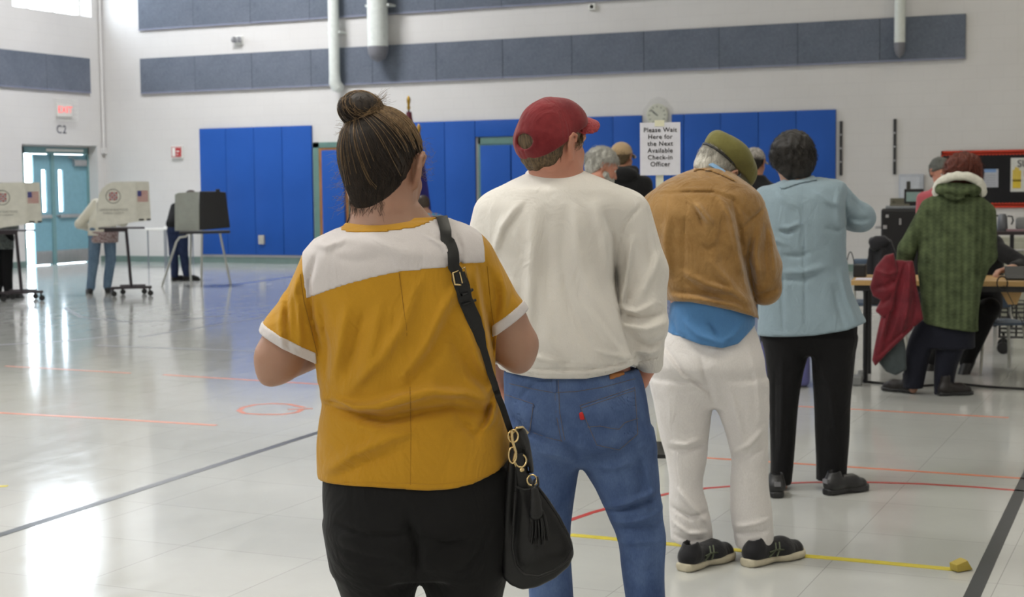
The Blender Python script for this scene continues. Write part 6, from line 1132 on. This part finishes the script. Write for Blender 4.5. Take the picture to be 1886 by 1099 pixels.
def on_wall_frame(px0, py0, px1, py1, off): a, b = BW(px0, py1, off), BW(px1, py0, off); return a.x, a.z, b.x, b.z
x0, z0, x1, z1 = on_wall_frame(1812, 311, 1839, 345, .03); e = empty('paper_notice', (x0, YB-.034, z0), 0, 'small printed notice with a blue header pinned on the black board', 'poster')
MB().box((0, -.003, 0), (x1-x0, 0, z1-z0)).put('sheet', flat('grey_print', rgb(176, 178, 184), .7, var=.12, sc=60), e); MB().box((0, -.005, (z1-z0)*.82), ((x1-x0)*.85, -.003, z1-z0)).put('header', flat('sky_blue_print', rgb(120, 152, 196), .7), e); m = MB()
for k in range(5): m.box((.02, -.0045, (z1-z0)*(.12+.13*k)), ((x1-x0)*.8, -.003, (z1-z0)*(.12+.13*k)+.008))
m.put('lines', flat('pale_ink', rgb(140, 142, 150), .7), e)
x0, z0, x1, z1 = on_wall_frame(1861, 290, 1912, 353, .03); e = empty('hand_poster', (x0, YB-.034, z0), 0, 'white poster with a yellow hand and dark letters, cut by the right edge', 'poster'); H = z1-z0; Wd = x1-x0
MB().box((0, -.003, 0), (Wd, 0, H)).put('sheet', flat('white_paper', rgb(206, 206, 200), .7), e); m = MB()
for k, (dx, w_, h_) in enumerate(((.03, .028, .16), (.062, .028, .20), (.094, .028, .19), (.126, .026, .15))): m.box((dx, -.006, H*.30), (dx+w_, -.003, H*.34+h_))
m.box((.03, -.006, H*.10), (.152, -.003, H*.36)); m.put('hand_print', flat('yellow_print', rgb(214, 186, 58), .7), e, bevel=.006); wall_text('lettering', 'SUP', .15, (.22, -.006, H*.82), flat('dark_ink', rgb(60, 56, 66), .7), e, off=.001); wall_text('lettering', 'FD', .12, (.26, -.006, H*.52), flat('red_ink', rgb(180, 80, 70), .7), e)
wall_text('lettering', 'llll', .10, (.27, -.006, H*.22), MATS['dark_ink'], e)
# grey metal wall cabinet with a dark slot
x0, z0, x1, z1 = on_wall_frame(1655, 320, 1701, 382, .10); Wd, H = x1-x0, z1-z0; e = empty('wall_cabinet', (x0, YB, z0), 0, 'pale grey metal wall cabinet with a narrow dark window above the ballot scanner', 'cabinet')
M_CAB = flat('pale_grey_metal', rgb(176, 180, 188), .4); MB().box((0, -.10, 0), (Wd, 0, H)).put('body', M_CAB, e, bevel=.012); MB().box((.03, -.112, .03), (Wd*.85, -.10, H-.05)).put('door', flat('light_grey_metal', rgb(188, 192, 198), .35), e, bevel=.006); MB().box((Wd*.32, -.118, .02), (Wd*.48, -.112, H*.78)).put('window', flat('dark_window', rgb(56, 54, 48), .2), e); MB().box((Wd*.35, -.122, H*.28), (Wd*.47, -.118, H*.46)).put('handle', flat('rust_label', rgb(120, 80, 66), .5), e, bevel=.003)
# flags near the wall
def flag(px, depth, top, words, gold, cloth):
    w_ = at_depth(px, depth); e = empty('flag', (w_.x, w_.y, 0), 0, words, 'flag'); MB().lathe([(.16, 0), (.16, .02), (.05, .06), (.03, .10)], 20).put('base', flat('brass', rgb(176, 140, 60), .3, metal=.8), e, smooth=True)
    MB().tube([(0, 0, .05), (0, 0, top-.22)], .016, 8).put('pole', flat('pole_wood', rgb(132, 88, 52), .5) if not gold else M_BLACK, e, smooth=True)
    MB().lathe([(.012, -.24), (.03, -.20), (.02, -.16), (.03, -.10), (.035, -.06), (.02, -.02), (.001, 0)], 12, c=(0, 0, top)).put('finial', MATS['brass'], e, smooth=True)
    m = MB(); n = 20; vs = []; ztop, zb = top-.26, top-1.45
    for j in range(n+1):
        v = j/n; z = ztop+(zb-ztop)*v; wd = .04+.13*v
        for k in range(16): a = k*math.pi/8; vs.append((wd*math.cos(a)*(1+.25*math.sin(5*a+v*2)), wd*.6*math.sin(a)*(1+.25*math.sin(4*a+v)), z))
    fs = [(j*16+k, j*16+(k+1) % 16, (j+1)*16+(k+1) % 16, (j+1)*16+k) for j in range(n) for k in range(16)]; m.add(vs, fs); m.put('cloth', cloth, e, smooth=True)
flag(755, 24.6, 2.90, 'furled flag with a gold topped dark pole just left of the pads', True, mat_cloth('maroon_silk', rgb(96, 40, 52), .3, 100)); flag(773, 24.0, 2.42, 'furled dark blue flag on a wooden pole behind the bun', False, mat_cloth('violet_silk', rgb(46, 42, 110), .3, 100))
# sign on its post
s_ = Fig(1215, 7.94, 'waiting_sign', 'white paper sign asking people to wait for a check-in officer, on a post', 'sign')
MB().lathe([(.17, 0), (.17, .02), (.06, .035), (.03, .06)], 24).put('base', M_BLACK, s_.root, smooth=True); zt_ = s_.p(1215, 232)[2]
MB().box((-.02, .004, .03), (.02, .016, zt_)).put('post', flat('cream_post', rgb(206, 206, 188), .5), s_.root)
a, b = s_.p(1179, 323), s_.p(1253, 225); e = bpy.data.objects.new('sheet', None); MBs = MB().box((a[0], -.004, a[2]), (b[0], .004, b[2])); sheet = MBs.put('sheet', flat('sign_paper', rgb(208, 208, 216), .5), s_.root)
m = MB().box((-.025, -.006, b[2]-.02), (.025, -.003, b[2]+.012)); m.put('tape', flat('cream_tape', rgb(214, 212, 186), .5), sheet); cx = (a[0]+b[0])/2; H = b[2]-a[2]
for i, tx in enumerate(('Please Wait', 'Here for', 'the Next', 'Available', 'Check-in', 'Officer')):
    z = s_.p(1215, 239.5+12.6*i)[2]; me = text_mesh(tx, .0335, .0008, off=.0002, spacing=1.08); me.transform(Matrix.Rotation(math.pi/2, 4, 'X')); put('lettering', me, flat('black_ink', rgb(38, 36, 40), .6), sheet, (cx, -.0055, z))
# voting booths
M_BOOTH = flat('corrugated_white', rgb(204, 202, 190), .6); M_FRAME = flat('dark_grey_tube', rgb(56, 50, 54), .4, metal=.3); M_GREYT = flat('grey_text', rgb(128, 128, 122), .7); M_SIL = flat('silver_tube', rgb(176, 176, 168), .35, metal=.3)
def prism_xz(pts, y0, y1): return MB().prism([(x, z) for x, z in pts], Matrix.Translation((0, y1, 0)) @ Matrix.Rotation(math.pi/2, 4, 'X'), y1-y0)
def white_booth(px, depth, words):
    f = Fig(px, depth, 'voting_booth', words, 'voting booth'); k = 137.0
    def X(v): return (v-208)/k
    def Z(v): return 1.42-(v-350.5)/k
    prism_xz([(X(177), Z(418)), (X(248), Z(408)), (X(248), Z(334.5)), (X(207), Z(335)), (X(198), Z(339)), (X(189), Z(347)), (X(183), Z(357)), (X(180), Z(375))], -.006, .006).put('front_panel', M_BOOTH, f.root)
    sd = prism_xz([(0, Z(408)), (.20, Z(406)), (.185, Z(335)), (0, Z(334.5))], -.006, .006).put('side_panel', M_BOOTH, f.root, loc=(X(248), 0, 0)); sd.rotation_euler = (0, 0, .35)
    sl = prism_xz([(0, Z(418)), (-.45, Z(408)), (-.40, Z(350)), (0, Z(372))], -.006, .006).put('side_panel', M_BOOTH, f.root, loc=(X(178), 0, 0)); sl.rotation_euler = (0, 0, -1.85)
    MB().box((X(180), .0, Z(421)), (X(262), .50, Z(418.5))).put('writing_shelf', M_FRAME, f.root)
    m = MB().box((.03, -.0095, Z(406)), (.10, -.006, Z(403))).box((.14, -.0095, Z(406)), (.195, -.006, Z(403))); m.put('black_clip', M_BLACK, sd)
    m = MB().lathe([(.088, 0), (.096, 0), (.096, .002), (.088, .002)], 36, M=Matrix.Translation((0, -.006, Z(361))) @ Matrix.Rotation(math.pi/2, 4, 'X')); ro = [(.092*math.cos(a), -.008, Z(361)+.092*math.sin(a)) for a in np.linspace(0, 6.283, 40)]
    put('seal_ring', rod_mesh('seal_ring', [np.array(ro)], .005, n=5), M_GREYT, f.root); m = MB()
    for j in range(4):
        for q in range(4):
            if (j+q) % 2 == 0: m.box((-.055+.028*q, -.009, Z(361)-.055+.028*j), (-.030+.028*q, -.006, Z(361)-.030+.028*j))
    m.put('seal_emblem', flat('brick_print', rgb(158, 80, 84), .6), f.root); m = MB()
    for j in range(4):
        for q in range(4):
            if (j+q) % 2 == 1: m.box((-.052+.028*q, -.009, Z(361)-.050+.028*j), (-.034+.028*q, -.006, Z(361)-.034+.028*j))
    m.put('seal_emblem', flat('navy_print', rgb(84, 84, 116), .6), f.root)
    for i, (tx, sz_) in enumerate((('OFFICE OF ELECTIONS', .036), ('FAIRFAX COUNTY', .032))): wall_text('lettering', tx, sz_, (0, -.008, Z(386+6*i)), M_GREYT, f.root)
    m = MB()
    for j in range(7): m.box((.02, -.0085, Z(352+j*3)-.009), (.165, -.006, Z(352+j*3)+.0065-.004))
    m.put('flag_stripes', flat('faded_red_print', rgb(176, 104, 104), .6), sd); MB().box((.02, -.0095, Z(352)-.070), (.075, -.006, Z(352)+.004)).put('flag_canton', flat('flag_blue', rgb(72, 74, 128), .6), sd)
    # rolling stand
    MB().box((X(190), .02, Z(426)), (X(232), .06, Z(421))).box((X(190), .40, Z(426)), (X(232), .44, Z(421))).put('cross_rail', M_FRAME, f.root)
    for yy, nm in ((.04, 'leg'), (.42, 'leg')): MB().tube([(X(229), yy, Z(421)), (X(235.5), yy+.0, .12)], .020, 8).put(nm, M_FRAME, f.root, smooth=True)
    MB().box((X(198), .02, .10), (X(272), .06, .135)).box((X(234), .06, .10), (X(238), .44, .13)).box((X(215), .40, .10), (X(262), .44, .135)).put('base_rail', M_FRAME, f.root, bevel=.004)
    for (wx, wy) in ((X(203), .04), (X(268), .04), (X(219), .42), (X(258), .42)):
        m = MB().tube([(wx, wy, .11), (wx, wy, .07)], .012, 8); m.lathe([(.006, -.014), (.034, -.014), (.038, -.008), (.038, .008), (.034, .014), (.006, .014)], 16, M=Matrix.Translation((wx+.01, wy, .038)) @ Matrix.Rotation(math.pi/2, 4, 'X')); m.put('caster', M_BLACK, f.root, smooth=True)
    return f
white_booth(208, 20.15, 'white cardboard voting booth on a rolling stand, in front of the cream coated voter'); white_booth(3, 19.4, 'white voting booth on wheels at the left edge, with a flag on its side')
f = Fig(368, 22.3, 'voting_booth', 'black and grey voting booth on silver tube legs before the blue pads', 'voting booth'); P_ = lambda px, py, y=0: tuple(f.p(px, py, y))
m = MB(); q1 = [P_(322, 425, .25), P_(367, 425, -.05), P_(365, 353, -.05), P_(328, 355, .22), P_(322, 358, .25)]; th = Vector((.01, .012, 0)); n = 5
m.add([Vector(v) for v in q1]+[Vector(v)+th for v in q1], [tuple(range(n)), tuple(range(n, 2*n))]+[(i, (i+1) % n, n+(i+1) % n, n+i) for i in range(n)]); m.put('side_panel', flat('grey_corrugated', rgb(150, 152, 142), .6), f.root)
m = MB(); q1 = [P_(367, 424, -.05), P_(424, 419, .05), P_(416, 354, .06), P_(400, 352, .04), P_(367, 352, -.04)]; th = Vector((0, .10, 0)); m.add([Vector(v) for v in q1]+[Vector(v)+th for v in q1], [tuple(range(n)), tuple(range(n, 2*n))]+[(i, (i+1) % n, n+(i+1) % n, n+i) for i in range(n)]); m.put('back_panel', M_BLACK, f.root, bevel=.01)
MB().box(P_(397, 353, .02), tuple(np.array(P_(405, 348, .02))+(0, .06, 0))).put('light_socket', M_BLACK, f.root, bevel=.005)
a, b = f.p(330, 431, 0), f.p(424, 425, 0); MB().box((a[0], -.03, a[2]), (b[0], .5, b[2])).put('writing_tray', M_BLACK, f.root, bevel=.01)
for pts in ([(346, 430, 0), (343, 435, 0), (331, 437, 0), (325, 445, 0), (298, 527, 0)], [(372, 430, 0), (371, 528, 0)], [(405, 429, 0), (425, 523, 0)], [(352, 430, .45), (350, 495, .45), (352, 508, .45)]):
    P = [Vector(f.p(*p)) for p in pts]; P[-1].z = .0; MB().tube(P, .016, 8).put('leg', M_SIL, f.root, smooth=True)
for px0, px1, dp, w_ in ((270, 300, 27.2, 'thin white folding table left of the black voting booth, near the wall'), (304, 352, 28.4, 'thin folding table behind the black voting booth')):
    f = Fig((px0+px1)/2, dp, 'folding_table', w_, 'table'); hw = (px1-px0)/2/f.s; MB().box((-hw-.04, 0, .70), (hw+.04, .6, .725)).put('tabletop', M_WHITE, f.root, bevel=.004)
    for x in (-hw, hw):
        for y in (.04, .56): MB().tube([(x, y, .70), (x, y, .0)], .012, 6).put('leg', flat('grey_tube', rgb(120, 126, 134), .4), f.root)
# ================================================================== check-in corner on the right
M_TOP = flat('maple_laminate', rgb(188, 152, 98), .4, var=.08, sc=6); M_DGREY = mat_cloth('charcoal_coat', rgb(44, 44, 48), .15, 200); M_PAPER = flat('white_sheet', rgb(206, 202, 214), .6)
f = Fig(1735, 10.45, 'folding_table', 'long maple topped check-in table with black edge behind the green coat', 'table'); zt_ = .735
xa, xb = f.x(1568, 0), f.x(1925, 0); MB().box((xa, -.02, zt_-.035), (xb, .68, zt_)).put('tabletop', M_TOP, f.root, bevel=.004); MB().box((xa+.02, 0, zt_-.075), (xb-.02, .03, zt_-.036)).box((xa+.02, .63, zt_-.075), (xb-.02, .66, zt_-.036)).put('apron', M_BLACK, f.root)
for px in (1594, 1908):
    x = f.x(px, 0); MB().tube([(x, .08, zt_-.04), (x, .08, 0)], .018, 8).put('leg', M_BLACK, f.root); MB().tube([(x, .62, zt_-.04), (x, .62, 0)], .018, 8).put('leg', M_BLACK, f.root)
a, b, c = f.p(1841, 533, .1), f.p(1884, 533, .1), f.p(1856, 560, .1); prism_xz([(a[0], a[2]), (b[0], a[2]), (c[0]+.06, c[2]), (c[0], c[2])], .08, .10).put('bracket', M_TOP, f.root)
T0 = f
def on_table(name, px, y, words, cat, dz=0.0):
    p = T0.M @ Vector((T0.x(px, y), y, zt_+.0005+dz)); return empty(name, p, T0.rz, words, cat)
e = on_table('paper_sheet', 1592, .10, 'white sheet of paper lying at the left end of the check-in table', 'paper'); MB().box((-.06, -.10, 0), (.07, .12, .004)).put('sheets', M_PAPER, e)
e = on_table('equipment_case', 1584, .42, 'small black equipment case at the left end of the table beside the draped coat', 'case'); MB().box((-.045, -.08, 0), (.045, .08, .09)).put('body', M_BLACK, e, bevel=.008); put('cord', rod_mesh('cord', [np.array([(-.04+.03*t, .02, .09+.09*math.sin(t*1.6)) for t in np.linspace(0, 2.2, 14)])+np.array((-.06, 0, -.0))], .004, n=5), M_BLACK, e)
e = on_table('laptop_computer', 1880, .20, 'dark laptop open on the check-in table in front of the seated officer', 'laptop'); MB().box((-.10, -.11, 0), (.24, .11, .018)).put('keyboard_base', M_BLACK, e, bevel=.004); mm = MB().box((-.10, 0, 0), (.24, .012, .13)).put('screen', M_BLACK, e, bevel=.004, loc=(0, .11, .012)); mm.rotation_euler = (-1.0, 0, 0)
e = on_table('scanner_cable', 1846, -.005, 'black cable looping over the front edge of the table by the hand', 'cable'); put('loop', rod_mesh('loop', [np.array([(.035*math.cos(a), -.024, .01+.045*math.sin(a)-.02) for a in np.linspace(.4, 6.6, 24)])], .0045, n=6), M_BLACK, e); put('lead', rod_mesh('lead', [np.array([(.01+.06*t+.05*t*t, -.026, -.03-.10*t-.12*t*t) for t in np.linspace(0, 1.2, 14)])], .003, n=5), M_BLACK, e)
# chair with a charcoal coat over its back, beyond the table
def chair(px, depth, rz, words, seatm, legm, name='stacking_chair'):
    f = Fig(px, depth, name, words, 'chair'); f.root.rotation_euler.z += rz
    m = MB(); n = 9
    s1 = Fld().u(boxf((0, 0, .44), (.22, .21, .014), rnd=.012)); s1.disp(lambda X, Y, Z: -.012*np.exp(-(X/.14)**2-(Y/.14)**2)*(Z > .44)); put('seat', isomesh(s1, .009, 'seat'), seatm, f.root)
    b1 = Fld().u(boxf((0, -.20, .68), (.21, .014, .13), rnd=.012)); put('backrest', isomesh(b1, .009, 'backrest'), seatm, f.root)
    for sx_ in (-1, 1):
        MB().tube([(sx_*.17, .17, .43), (sx_*.22, .24, 0)], .013, 8).put('leg', legm, f.root, smooth=True); MB().tube([(sx_*.17, -.16, .43), (sx_*.22, -.26, 0)], .013, 8).put('leg', legm, f.root, smooth=True)
        MB().tube([(sx_*.19, -.10, .43), (sx_*.20, -.20, .50), (sx_*.19, -.215, .74)], .012, 8).put('back_support', legm, f.root, smooth=True)
    return f
M_CHB = flat('blue_grey_shell', rgb(76, 92, 112), .5); M_CHG = flat('light_grey_shell', rgb(122, 124, 124), .5)
chair(1622, 12.3, 0, 'chair behind the left end of the table, hidden under a charcoal coat', M_CHB, M_SIL); ch = chair(1838, 11.25, 3.5, 'blue grey chair with silver legs that the seated officer uses, under the table', M_CHB, M_SIL); ch.root.scale = (.86, .86, .84)
cf = Fig(1622, 12.12, 'draped_coat', 'charcoal hooded coat draped over the chair behind the table', 'coat', z0=.50)
slab(cf, [(1602, 437), (1625, 434), (1642, 442), (1652, 470), (1656, 530), (1645, 560), (1600, 560), (1586, 530), (1592, 500), (1599, 470), (1598, 447)], -.02, .05, M_DGREY, 'coat_body', None, [([(1600, 450), (1612, 470), (1610, 520)], 4, 16, 'v'), ([(1625, 450), (1622, 500), (1620, 545)], 5, 12, 'r'), ([(1640, 455), (1640, 500), (1638, 545)], 4, 12, 'v')], h=.012)
slab(cf, [(1600, 442), (1612, 434), (1630, 434), (1641, 444), (1630, 452), (1610, 462), (1602, 456)], -.06, .06, M_DGREY, 'hood', None, (), h=.012)
# seated officer
so = Fig(1806, 11.25, 'person', 'seated election officer in black with one hand at the laptop, mostly behind the green coat')
b = Fld(); t = Fld(); RS = Rxyz(165, 25, 0); hs_ = so.p(1800, 395, .1)
t.u(capsule(so.p(1806, 560, .08), so.p(1806, 470, .08), .16, .17), .03); t.u(capsule(so.p(1790, 450, .08), so.p(1828, 450, .05), .09, .075), .04); t.u(capsule(so.p(1828, 456, .03), so.p(1884, 486, -.18), .065, .058), .03); t.u(capsule(so.p(1884, 488, -.18), so.p(1866, 492, -.36), .052, .040), .02)
t.u(capsule(so.p(1786, 458, .03), so.p(1768, 500, -.12), .06, .05), .03); t.disp(so.wrinkle(6, (16, 16, 14), 3)); put('jacket', isomesh(t, .010, 'jacket'), M_BLKH, so.root)
l = Fld()
for (hx_, kx, ax_, ay) in ((1794, 1782, 1716, .0), (1818, 1824, 1780, -.16)):
    l.u(capsule(so.p(hx_, 572, .08), so.p(kx, 566, -.30), .095, .072), .03); l.u(capsule(so.p(kx, 568, -.30), so.p(ax_, 668, ay), .068, .050), .02)
put('trousers', isomesh(l, .010, 'trousers'), M_BLK2, so.root)
for (a, b_) in (((1784, 664, -.16), (1774, 692, -.20)), ((1718, 668, .0), (1708, 696, -.06))):
    q = Fld().u(capsule(so.p(*a), so.p(*b_), .050, .036), .02); q.u(capsule(np.array(so.p(*a))+(0, .03, 0), np.array(so.p(*b_)), .04, .036), .02); put('shoe', isomesh(q, .008, 'shoe'), M_BLACK, so.root)
T = add_head(b, hs_, RS, 1.0, so.p(1808, 436, .08), .055); b.u(capsule(so.p(1806, 550, .08), so.p(1808, 450, .08), .11, .11), .03); b.u(capsule(so.p(1828, 456, .03), so.p(1884, 486, -.18), .038, .034), .02); b.u(capsule(so.p(1884, 488, -.18), so.p(1864, 493, -.38), .034, .027), .02)
for (hx_, kx, ax_, ay) in ((1794, 1782, 1716, .0), (1818, 1824, 1780, -.16)): b.u(capsule(so.p(hx_, 572, .08), so.p(kx, 566, -.30), .06, .05), .03); b.u(capsule(so.p(kx, 568, -.30), so.p(ax_, 668, ay), .046, .034), .02)
wr = so.p(1862, 495, -.40); add_hand(b, wr, (-.85, -.45, -.15), (-.1, -.3, -.95), 1.2, .75, 1); put('body', isomesh(b, .007, 'body'), SK, so.root); add_eyes(so, T, RS); short_hair(so, hs_, RS, 1.0, lambda x, y: np.interp(y, [-.12, -.05, -.02, .015, .05, .09], [-.09, -.085, -.03, -.01, .02, .055]), .014, MHD, 300, rw=.0012, h=.008)
# ballot scanner cabinet
f = Fig(1664, 14.3, 'ballot_scanner', 'black ballot scanner cabinet with a grey lid standing behind the draped coat', 'ballot scanner'); k = f.s
xa, xb = f.x(1622, 0), f.x(1712, 0); z1 = f.z(385, 0)
MB().box((xa, 0, .06), (xb, .55, z1)).put('cabinet', flat('scanner_black', rgb(26, 26, 28), .5), f.root, bevel=.02); MB().box((xa+.04, .02, z1), (xb, .53, z1+.03)).put('lid', flat('scanner_grey', rgb(120, 124, 128), .4), f.root, bevel=.01)
m = MB().box((xa+.08, .05, z1+.03), (xa+.26, .40, z1+.05)).box((xa+.10, .05, z1+.05), (xa+.105, .40, z1+.08)).box((xa+.08, .39, z1+.03), (xa+.26, .40, z1+.10)); m.put('feed_tray', flat('tray_olive', rgb(104, 102, 88), .4), f.root); a = f.x(1682, 0)
q = MB().box((-.09, 0, 0), (.09, .04, .16)).put('screen_housing', M_BLACK, f.root, bevel=.008, loc=(a, .10, z1+.03)); MB().box((-.07, -.003, .04), (.07, 0, .13)).put('touch_screen', flat('screen_teal', rgb(132, 156, 152), .2), q)
for px, py, w_ in ((1630, 418, .018), (1634, 398, .014), (1658, 408, .010)): a = f.p(px, py, -.01); MB().box((-w_, -.012, -w_*(1 if px < 1650 else 3)), (w_, 0, w_*(1 if px < 1650 else 3))).put('lock', M_STEEL, f.root, loc=(a[0], 0, a[2]), bevel=.002)
MB().tube([(xa, .02, z1-.17), (xa-.05, .0, z1-.17)], .012, 8).put('handle', M_STEEL, f.root)
for x in (xa+.06, xb-.06):
    for y in (.08, .47): MB().lathe([(.005, -.015), (.03, -.015), (.03, .015), (.005, .015)], 14, M=Matrix.Translation((x, y, .03)) @ Matrix.Rotation(math.pi/2, 4, 'X')).put('caster', M_BLACK, f.root)
# back table with coffee things
f = Fig(1885, 14.6, 'folding_table', 'dark narrow table against the back wall carrying the metal coffee flask', 'table'); k = f.s; z1 = f.z(426, 0); xa, xb = f.x(1828, 0), f.x(1950, 0)
MB().box((xa, 0, z1-.035), (xb, .55, z1)).put('tabletop', flat('dark_laminate', rgb(52, 44, 46), .4), f.root, bevel=.004)
for px in (1834, 1863, 1945): MB().tube([(f.x(px, 0), .04, z1-.03), (f.x(px, 0), .04, 0)], .02, 8).put('leg', M_BLACK, f.root)
T1_ = f
def on2(name, px, y, words, cat): p = f.M @ Vector((f.x(px, y), y, z1+.0005)); return empty(name, p, f.rz, words, cat)
e = on2('coffee_flask', 1845, .2, 'grey metal coffee flask with black handle standing on the dark table', 'flask'); MB().lathe([(.05, 0), (.052, .02), (.046, .13), (.038, .15), (.03, .165), (.001, .17)], 20).put('body', flat('dull_steel', rgb(104, 106, 110), .35, metal=.6), e, smooth=True); MB().tube([(.045, 0, .145), (.09, 0, .14), (.10, 0, .10), (.085, 0, .06)], .008, 8).put('handle', M_BLACK, e, smooth=True); MB().tube([(-.03, 0, .15), (-.08, 0, .145)], .009, 8).put('spout', M_BLACK, e)
e = on2('grey_box', 1881, .25, 'rounded grey plastic box on the dark table under the notice board', 'box'); MB().box((-.06, -.05, 0), (.11, .08, .13)).put('shell', M_CHG, e, bevel=.03, smooth=True)
e = on2('paper_pile', 1870, .08, 'low pile of reddish papers at the edge of the dark table', 'paper'); MB().box((-.09, -.05, 0), (.13, .06, .018)).put('sheets', flat('rose_paper', rgb(140, 112, 118), .7), e)
f = Fig(1872, 15.6, 'drawer_cabinet', 'off-white drawer cabinet below the dark table at the right edge', 'cabinet'); z1 = f.z(437, 0); xa, xb = f.x(1842, 0), f.x(1925, 0)
MB().box((xa, 0, 0), (xb, .45, z1)).put('carcass', flat('almond_metal', rgb(168, 168, 152), .4), f.root, bevel=.006)
for j in range(2): zz = z1-.05-.34*j; d_ = MB().box((xa+.03, -.02, zz-.30), (xb-.03, 0, zz)).put('drawer', flat('almond_front', rgb(176, 176, 160), .4), f.root, bevel=.006); MB().tube([((xa+xb)/2-.15, -.045, zz-.08), ((xa+xb)/2+.15, -.045, zz-.08)], .012, 8).put('handle', M_STEEL, d_)
f = Fig(1880, 12.3, 'wire_cart', 'black wire basket cart standing under the check-in table', 'cart'); m = MB(); xa, xb = f.x(1842, 0), f.x(1920, 0); zs = [f.z(v, 0) for v in (560, 575, 592, 605, 621)]
for z in zs: m.tube([(xa, 0, z), (xb, 0, z), (xb, .4, z), (xa, .4, z), (xa, 0, z)], .010, 6)
for i in range(6): x = xa+(xb-xa)*i/5; m.tube([(x, 0, zs[0]), (x, 0, zs[-1]), (x, .4, zs[-1]), (x, .4, zs[0])], .009, 6)
m.put('basket', M_BLACK, f.root)
for x in (xa+.03, xb-.03):
    for y in (.03, .37): m = MB().tube([(x, y, zs[-1]), (x, y, .08)], .012, 8); m.lathe([(.006, -.016), (.045, -.016), (.05, 0), (.045, .016), (.006, .016)], 16, M=Matrix.Translation((x, y, .05)) @ Matrix.Rotation(math.pi/2, 4, 'X')); m.put('caster', M_BLACK, f.root, smooth=True)
# tote behind the blazer's legs, floor cable
f = Fig(1450, 10.4, 'storage_tote', 'grey and violet-blue tote on the floor, seen between the black trousered legs', 'tote'); a = f.x(1402, 0); b_ = f.x(1492, 0)
s1 = Fld().u(boxf(((a+b_)/2, .2, .17), ((b_-a)/2*1.02, .17, .16), rnd=.04)); s1.disp(f.wrinkle(8, (20, 18, 16), 4)); put('lower_body', isomesh(s1, .011, 'lower_body'), mat_cloth('violet_canvas', rgb(92, 92, 140), .1, 200), f.root); s2 = Fld().u(boxf(((a+b_)/2, .2, .35), ((b_-a)/2*.98, .15, .09), rnd=.04)); s2.disp(f.wrinkle(8, (20, 18, 16), 9)); put('upper_body', isomesh(s2, .011, 'upper_body'), mat_cloth('grey_canvas', rgb(92, 90, 92), .1, 200), f.root)
P = [floor_at(*p) for p in ((1560, 700), (1600, 705), (1640, 709), (1700, 712), (1760, 708), (1820, 714), (1890, 718), (1960, 716))]; put_ = rod_mesh('floor_cable', [np.array([(v.x, v.y, .008) for v in P])], .008, n=6); tag(put('floor_cable', put_, M_BLACK), 'black cable trailing across the floor behind the boots', 'cable')
f = Fig(1581, 10.55, 'plug_adapter', 'small grey plug adapter on the floor beside the black trousers', 'adapter'); s1 = Fld().u(boxf((0, 0, .035), (.035, .06, .034), rnd=.01)); s1.u(boxf((.025, 0, .075), (.02, .03, .03), rnd=.008), .02); put('housing', isomesh(s1, .006, 'housing'), M_CHG, f.root)
# seated person with a multicoloured scarf, far back
f = Fig(786, 21.0, 'person', 'person in a multicoloured top seated far back, just right of the bun woman\'s neck'); t = Fld(); b = Fld(); RS = Rxyz(60, 20, 0)
t.u(loft([(.50, 0, .20, 0, .15), (.75, 0, .19, 0, .14), (.98, 0, .20, 0, .12), (1.06, 0, .14, 0, .09)], 2.3)); t.u(capsule((-.17, 0, .98), (-.22, .1, .72), .06), .03); t.u(capsule((.17, 0, .98), (.22, .1, .72), .06), .03)
def mat_multi():
    t_ = NT('multicolour_knit', .9, .2); n = t_.noise(7, 2, .5, dist=1.5); r = t_.ramp(n, [(.30, rgb(190, 70, 60)), (.44, rgb(60, 170, 200)), (.52, rgb(40, 120, 190)), (.60, rgb(220, 150, 60)), (.72, rgb(170, 60, 80))]); t_.color(r); return t_.m
put('knitted_top', isomesh(t, .012, 'knitted_top'), mat_multi(), f.root); hx = (-.07, .05, 1.20); T = add_head(b, hx, RS, .95, (0, 0, 1.04), .05); b.u(capsule((0, 0, .6), (0, 0, 1.0), .12, .10), .03); b.u(capsule((-.1, .05, .52), (-.12, .42, .50), .07), .03); b.u(capsule((.1, .05, .52), (.12, .42, .50), .07), .03); b.u(capsule((-.12, .42, .48), (-.12, .40, .10), .05), .02); b.u(capsule((.12, .42, .48), (.12, .40, .10), .05), .02)
put('body', isomesh(b, .01, 'body'), SK, f.root); add_eyes(f, T, RS, .95); short_hair(f, hx, RS, .95, lambda x, y: -.09+.9*np.maximum(y, 0), .018, MH5, 300, rw=.0015, h=.009)
p_ = Fld().u(capsule((-.1, .02, .53), (-.12, .42, .51), .085, .075), .03); p_.u(capsule((.1, .02, .53), (.12, .42, .51), .085, .075), .03); p_.u(capsule((-.12, .42, .50), (-.12, .40, .10), .07, .055), .02); p_.u(capsule((.12, .42, .50), (.12, .40, .10), .07, .055), .02); put('trousers', isomesh(p_, .012, 'trousers'), M_NAVY, f.root)
for x in (-.12, .12): make_shoe(f, (x, .34), 0, .25, (M_BLACK, M_BLACK))
chair(786, 21.05, 0, 'chair under the seated person in the multicoloured top', M_CHB, M_SIL)
